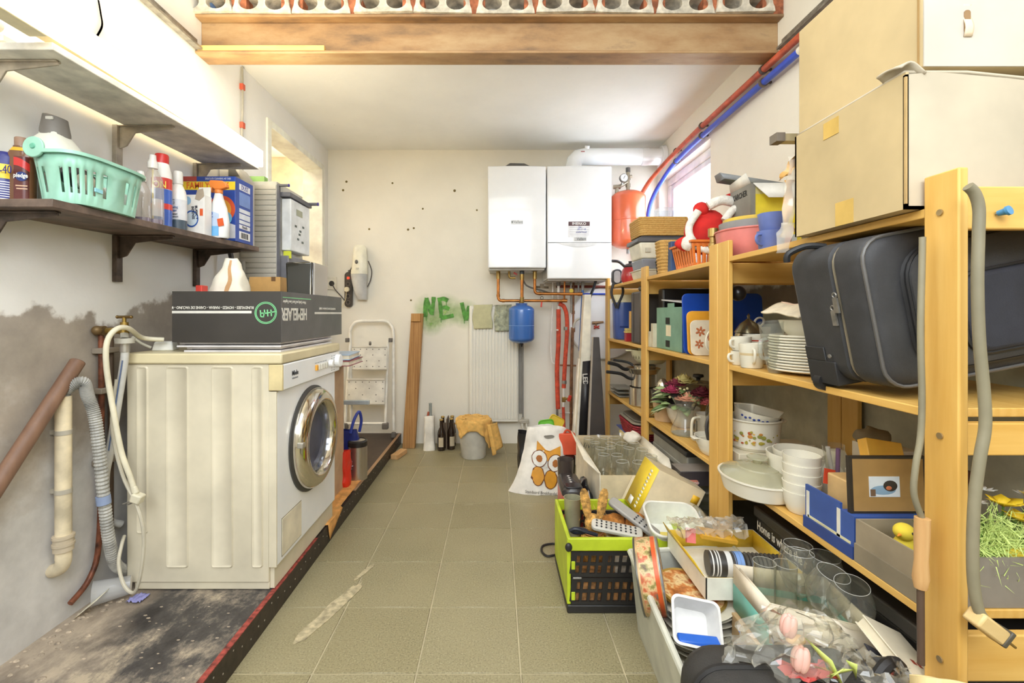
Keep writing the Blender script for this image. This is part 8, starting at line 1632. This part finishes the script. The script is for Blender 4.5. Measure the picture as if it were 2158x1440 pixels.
# books by the post
plain('book_stand_box', 'brown box under the books beside the near upright', 'box', B().bx(.745, .83, .90, .99, .257, .325), m_card) if False else None
t = thing('book', 'cream hardback book with red ribbon beside the near upright', 'book', (.838, .955, .368), rot=(R(20), R(28), R(10))); obj('cover', B().bx(-.05, .06, -.06, .07, .010, .0125).bx(-.05, .06, -.06, .07, -.0125, -.010), mat((240, 230, 204), .45), t); obj('pages', B().bx(-.046, .058, -.057, .068, -.0098, .0098), mat((226, 214, 186), .8), t); obj('red_ribbon', B().tube([(-.05, -.03, .006), (-.06, -.035, -.004), (-.058, -.04, -.02)], .004, 6, smooth=4), mat((226, 76, 50), .5), t); obj('cover_print', B().bx(-.005, .006, -.02, -.01, .0126, .013).bx(.01, .02, -.022, -.012, .0126, .013), mat((160, 70, 50), .5), t)
t = thing('book', 'dark navy book leaning below the cream one', 'book', (.80, .925, .335), rot=(R(24), R(30), R(8))); obj('cover', B().bx(-.045, .06, -.06, .06, .010, .0125).bx(-.045, .06, -.06, .06, -.0125, -.010), mat((40, 42, 56), .4), t); obj('pages', B().bx(-.042, .058, -.058, .058, -.0098, .0098), mat((150, 140, 120), .7), t)
t = plain('red_folder', 'dark red folder edge beside the navy book', 'folder', B().box((.764, .90, .30), (.006, .10, .12), (0, R(12), 0)), mat((150, 50, 46), .4))
# kraft sheet close to the camera
t = thing('kraft_bag', 'open kraft paper bag at the lower right picture corner', 'bag', (0, 0, 0)); m_kf = mat((240, 216, 158), .8)
def kb(u, v):
    x = .70+.22*u; ztop = .50-.035*math.sin(min(1, u*1.6)*2.2)+.012*math.sin(5*u); return Vector((x+.0*v, .735-.03*(1-v)+.012*math.sin(6*u), .001+(ztop-.001)*v))
obj('bag_front', B().grid(kb, 24, 12), m_kf, t, solid=.003); obj('bag_back', B().grid(lambda u, v: kb(u, v*.93)+Vector((.004, .055, 0)), 24, 12), m_kf, t, solid=.003); obj('bag_side', B().add([kb(0, 0), kb(0, 1), kb(0, .93)+Vector((.004, .055, 0)), kb(0, 0)+Vector((.004, .055, 0))], [(0, 1, 2, 3)]), m_kf, t, solid=.003)
# cables and pin on the near frame
m_cbl = mat((140, 132, 108), .5)
def cab(pts, Y): return [P(x, y, Y) for x, y in pts]
t = thing('hanging_cable', 'grey rubber cable with plug hanging down the near rack frame', 'cable', (0, 0, 0)); obj('cable', B().tube(cab([(2040, 393), (2054, 408), (2063, 440), (2062, 500), (2060, 600), (2064, 720), (2074, 830), (2076, 900), (2066, 960), (2054, 1050), (2050, 1150), (2052, 1230), (2062, 1285), (2078, 1310)], .80), .0085, 10, smooth=6), m_cbl, t)
p = P(2078, 1318, .80); obj('plug_body', B(Matrix.Translation(p) @ Matrix.Rotation(R(38), 4, 'Y')).box((0, 0, 0), (.055, .03, .026)), wood((206, 170, 110), (226, 196, 140), 'X'), t, bevel=.004); obj('plug_face', B(Matrix.Translation(p) @ Matrix.Rotation(R(38), 4, 'Y')).box((.030, 0, .002), (.008, .031, .030)), mat((84, 78, 66), .5), t, bevel=.002)
for z in (-.006, .008): obj('plug_pin', B(Matrix.Translation(p) @ Matrix.Rotation(R(38), 4, 'Y')).cyl((.034, z, 0), (.056, z, 0), .0022, n=8), m_bra, t)
t = thing('handled_cable', 'grey cable ending in a worn wooden grip left of the near upright', 'cable', (0, 0, 0)); obj('cable', B().tube(cab([(1944, 500), (1943, 560), (1940, 700), (1943, 840), (1940, 920), (1930, 980), (1926, 1040), (1942, 1090)], .875), .0055, 10, smooth=6), m_cbl, t)
p0_, p1_ = P(1944, 1092, .872), P(1940, 1240, .872); obj('wooden_grip', B().tube([p0_, p0_.lerp(p1_, .25), p0_.lerp(p1_, .6), p0_.lerp(p1_, .85), p1_], .012, 12, rr=[.0125, .0125, .011, .0135, .010]), wood((196, 146, 92), (226, 186, 130), 'Z'), t); obj('brown_rod', B().cyl(p1_, P(1941, 1400, .872), .006, n=10), mat((96, 76, 62), .5), t)
t = thing('push_pin', 'small blue push pin stuck in the top rung', 'pin', (0, 0, 0)); p = P(2103, 450, .858); obj('pin_head', B().cyl(p, p+Vector((.004, -.012, .002)), .005, .007, n=12).cyl(p+Vector((.004, -.012, .002)), p+Vector((.005, -.016, .003)), .009, n=12), mat((70, 140, 190), .35), t); obj('pin_needle', B().cyl(p, p+Vector((-.002, .003, -.001)), .0012, n=6), m_galv, t)
# clear plastic bags between the boxes and the rack
for k, (c, r) in enumerate((((.80, 1.82, .16), (.07, .07, .16)), ((.845*0+.83, 2.22, .0), (.02, .02, .02)))):
    if k == 0: plain('plastic_bag', 'crumpled clear plastic bag on the floor by the rack upright', 'bag', blob((0, 0, 0), r, .025, 14), glass((206, 200, 176), .12, .45), c, 0)
finish_texts()
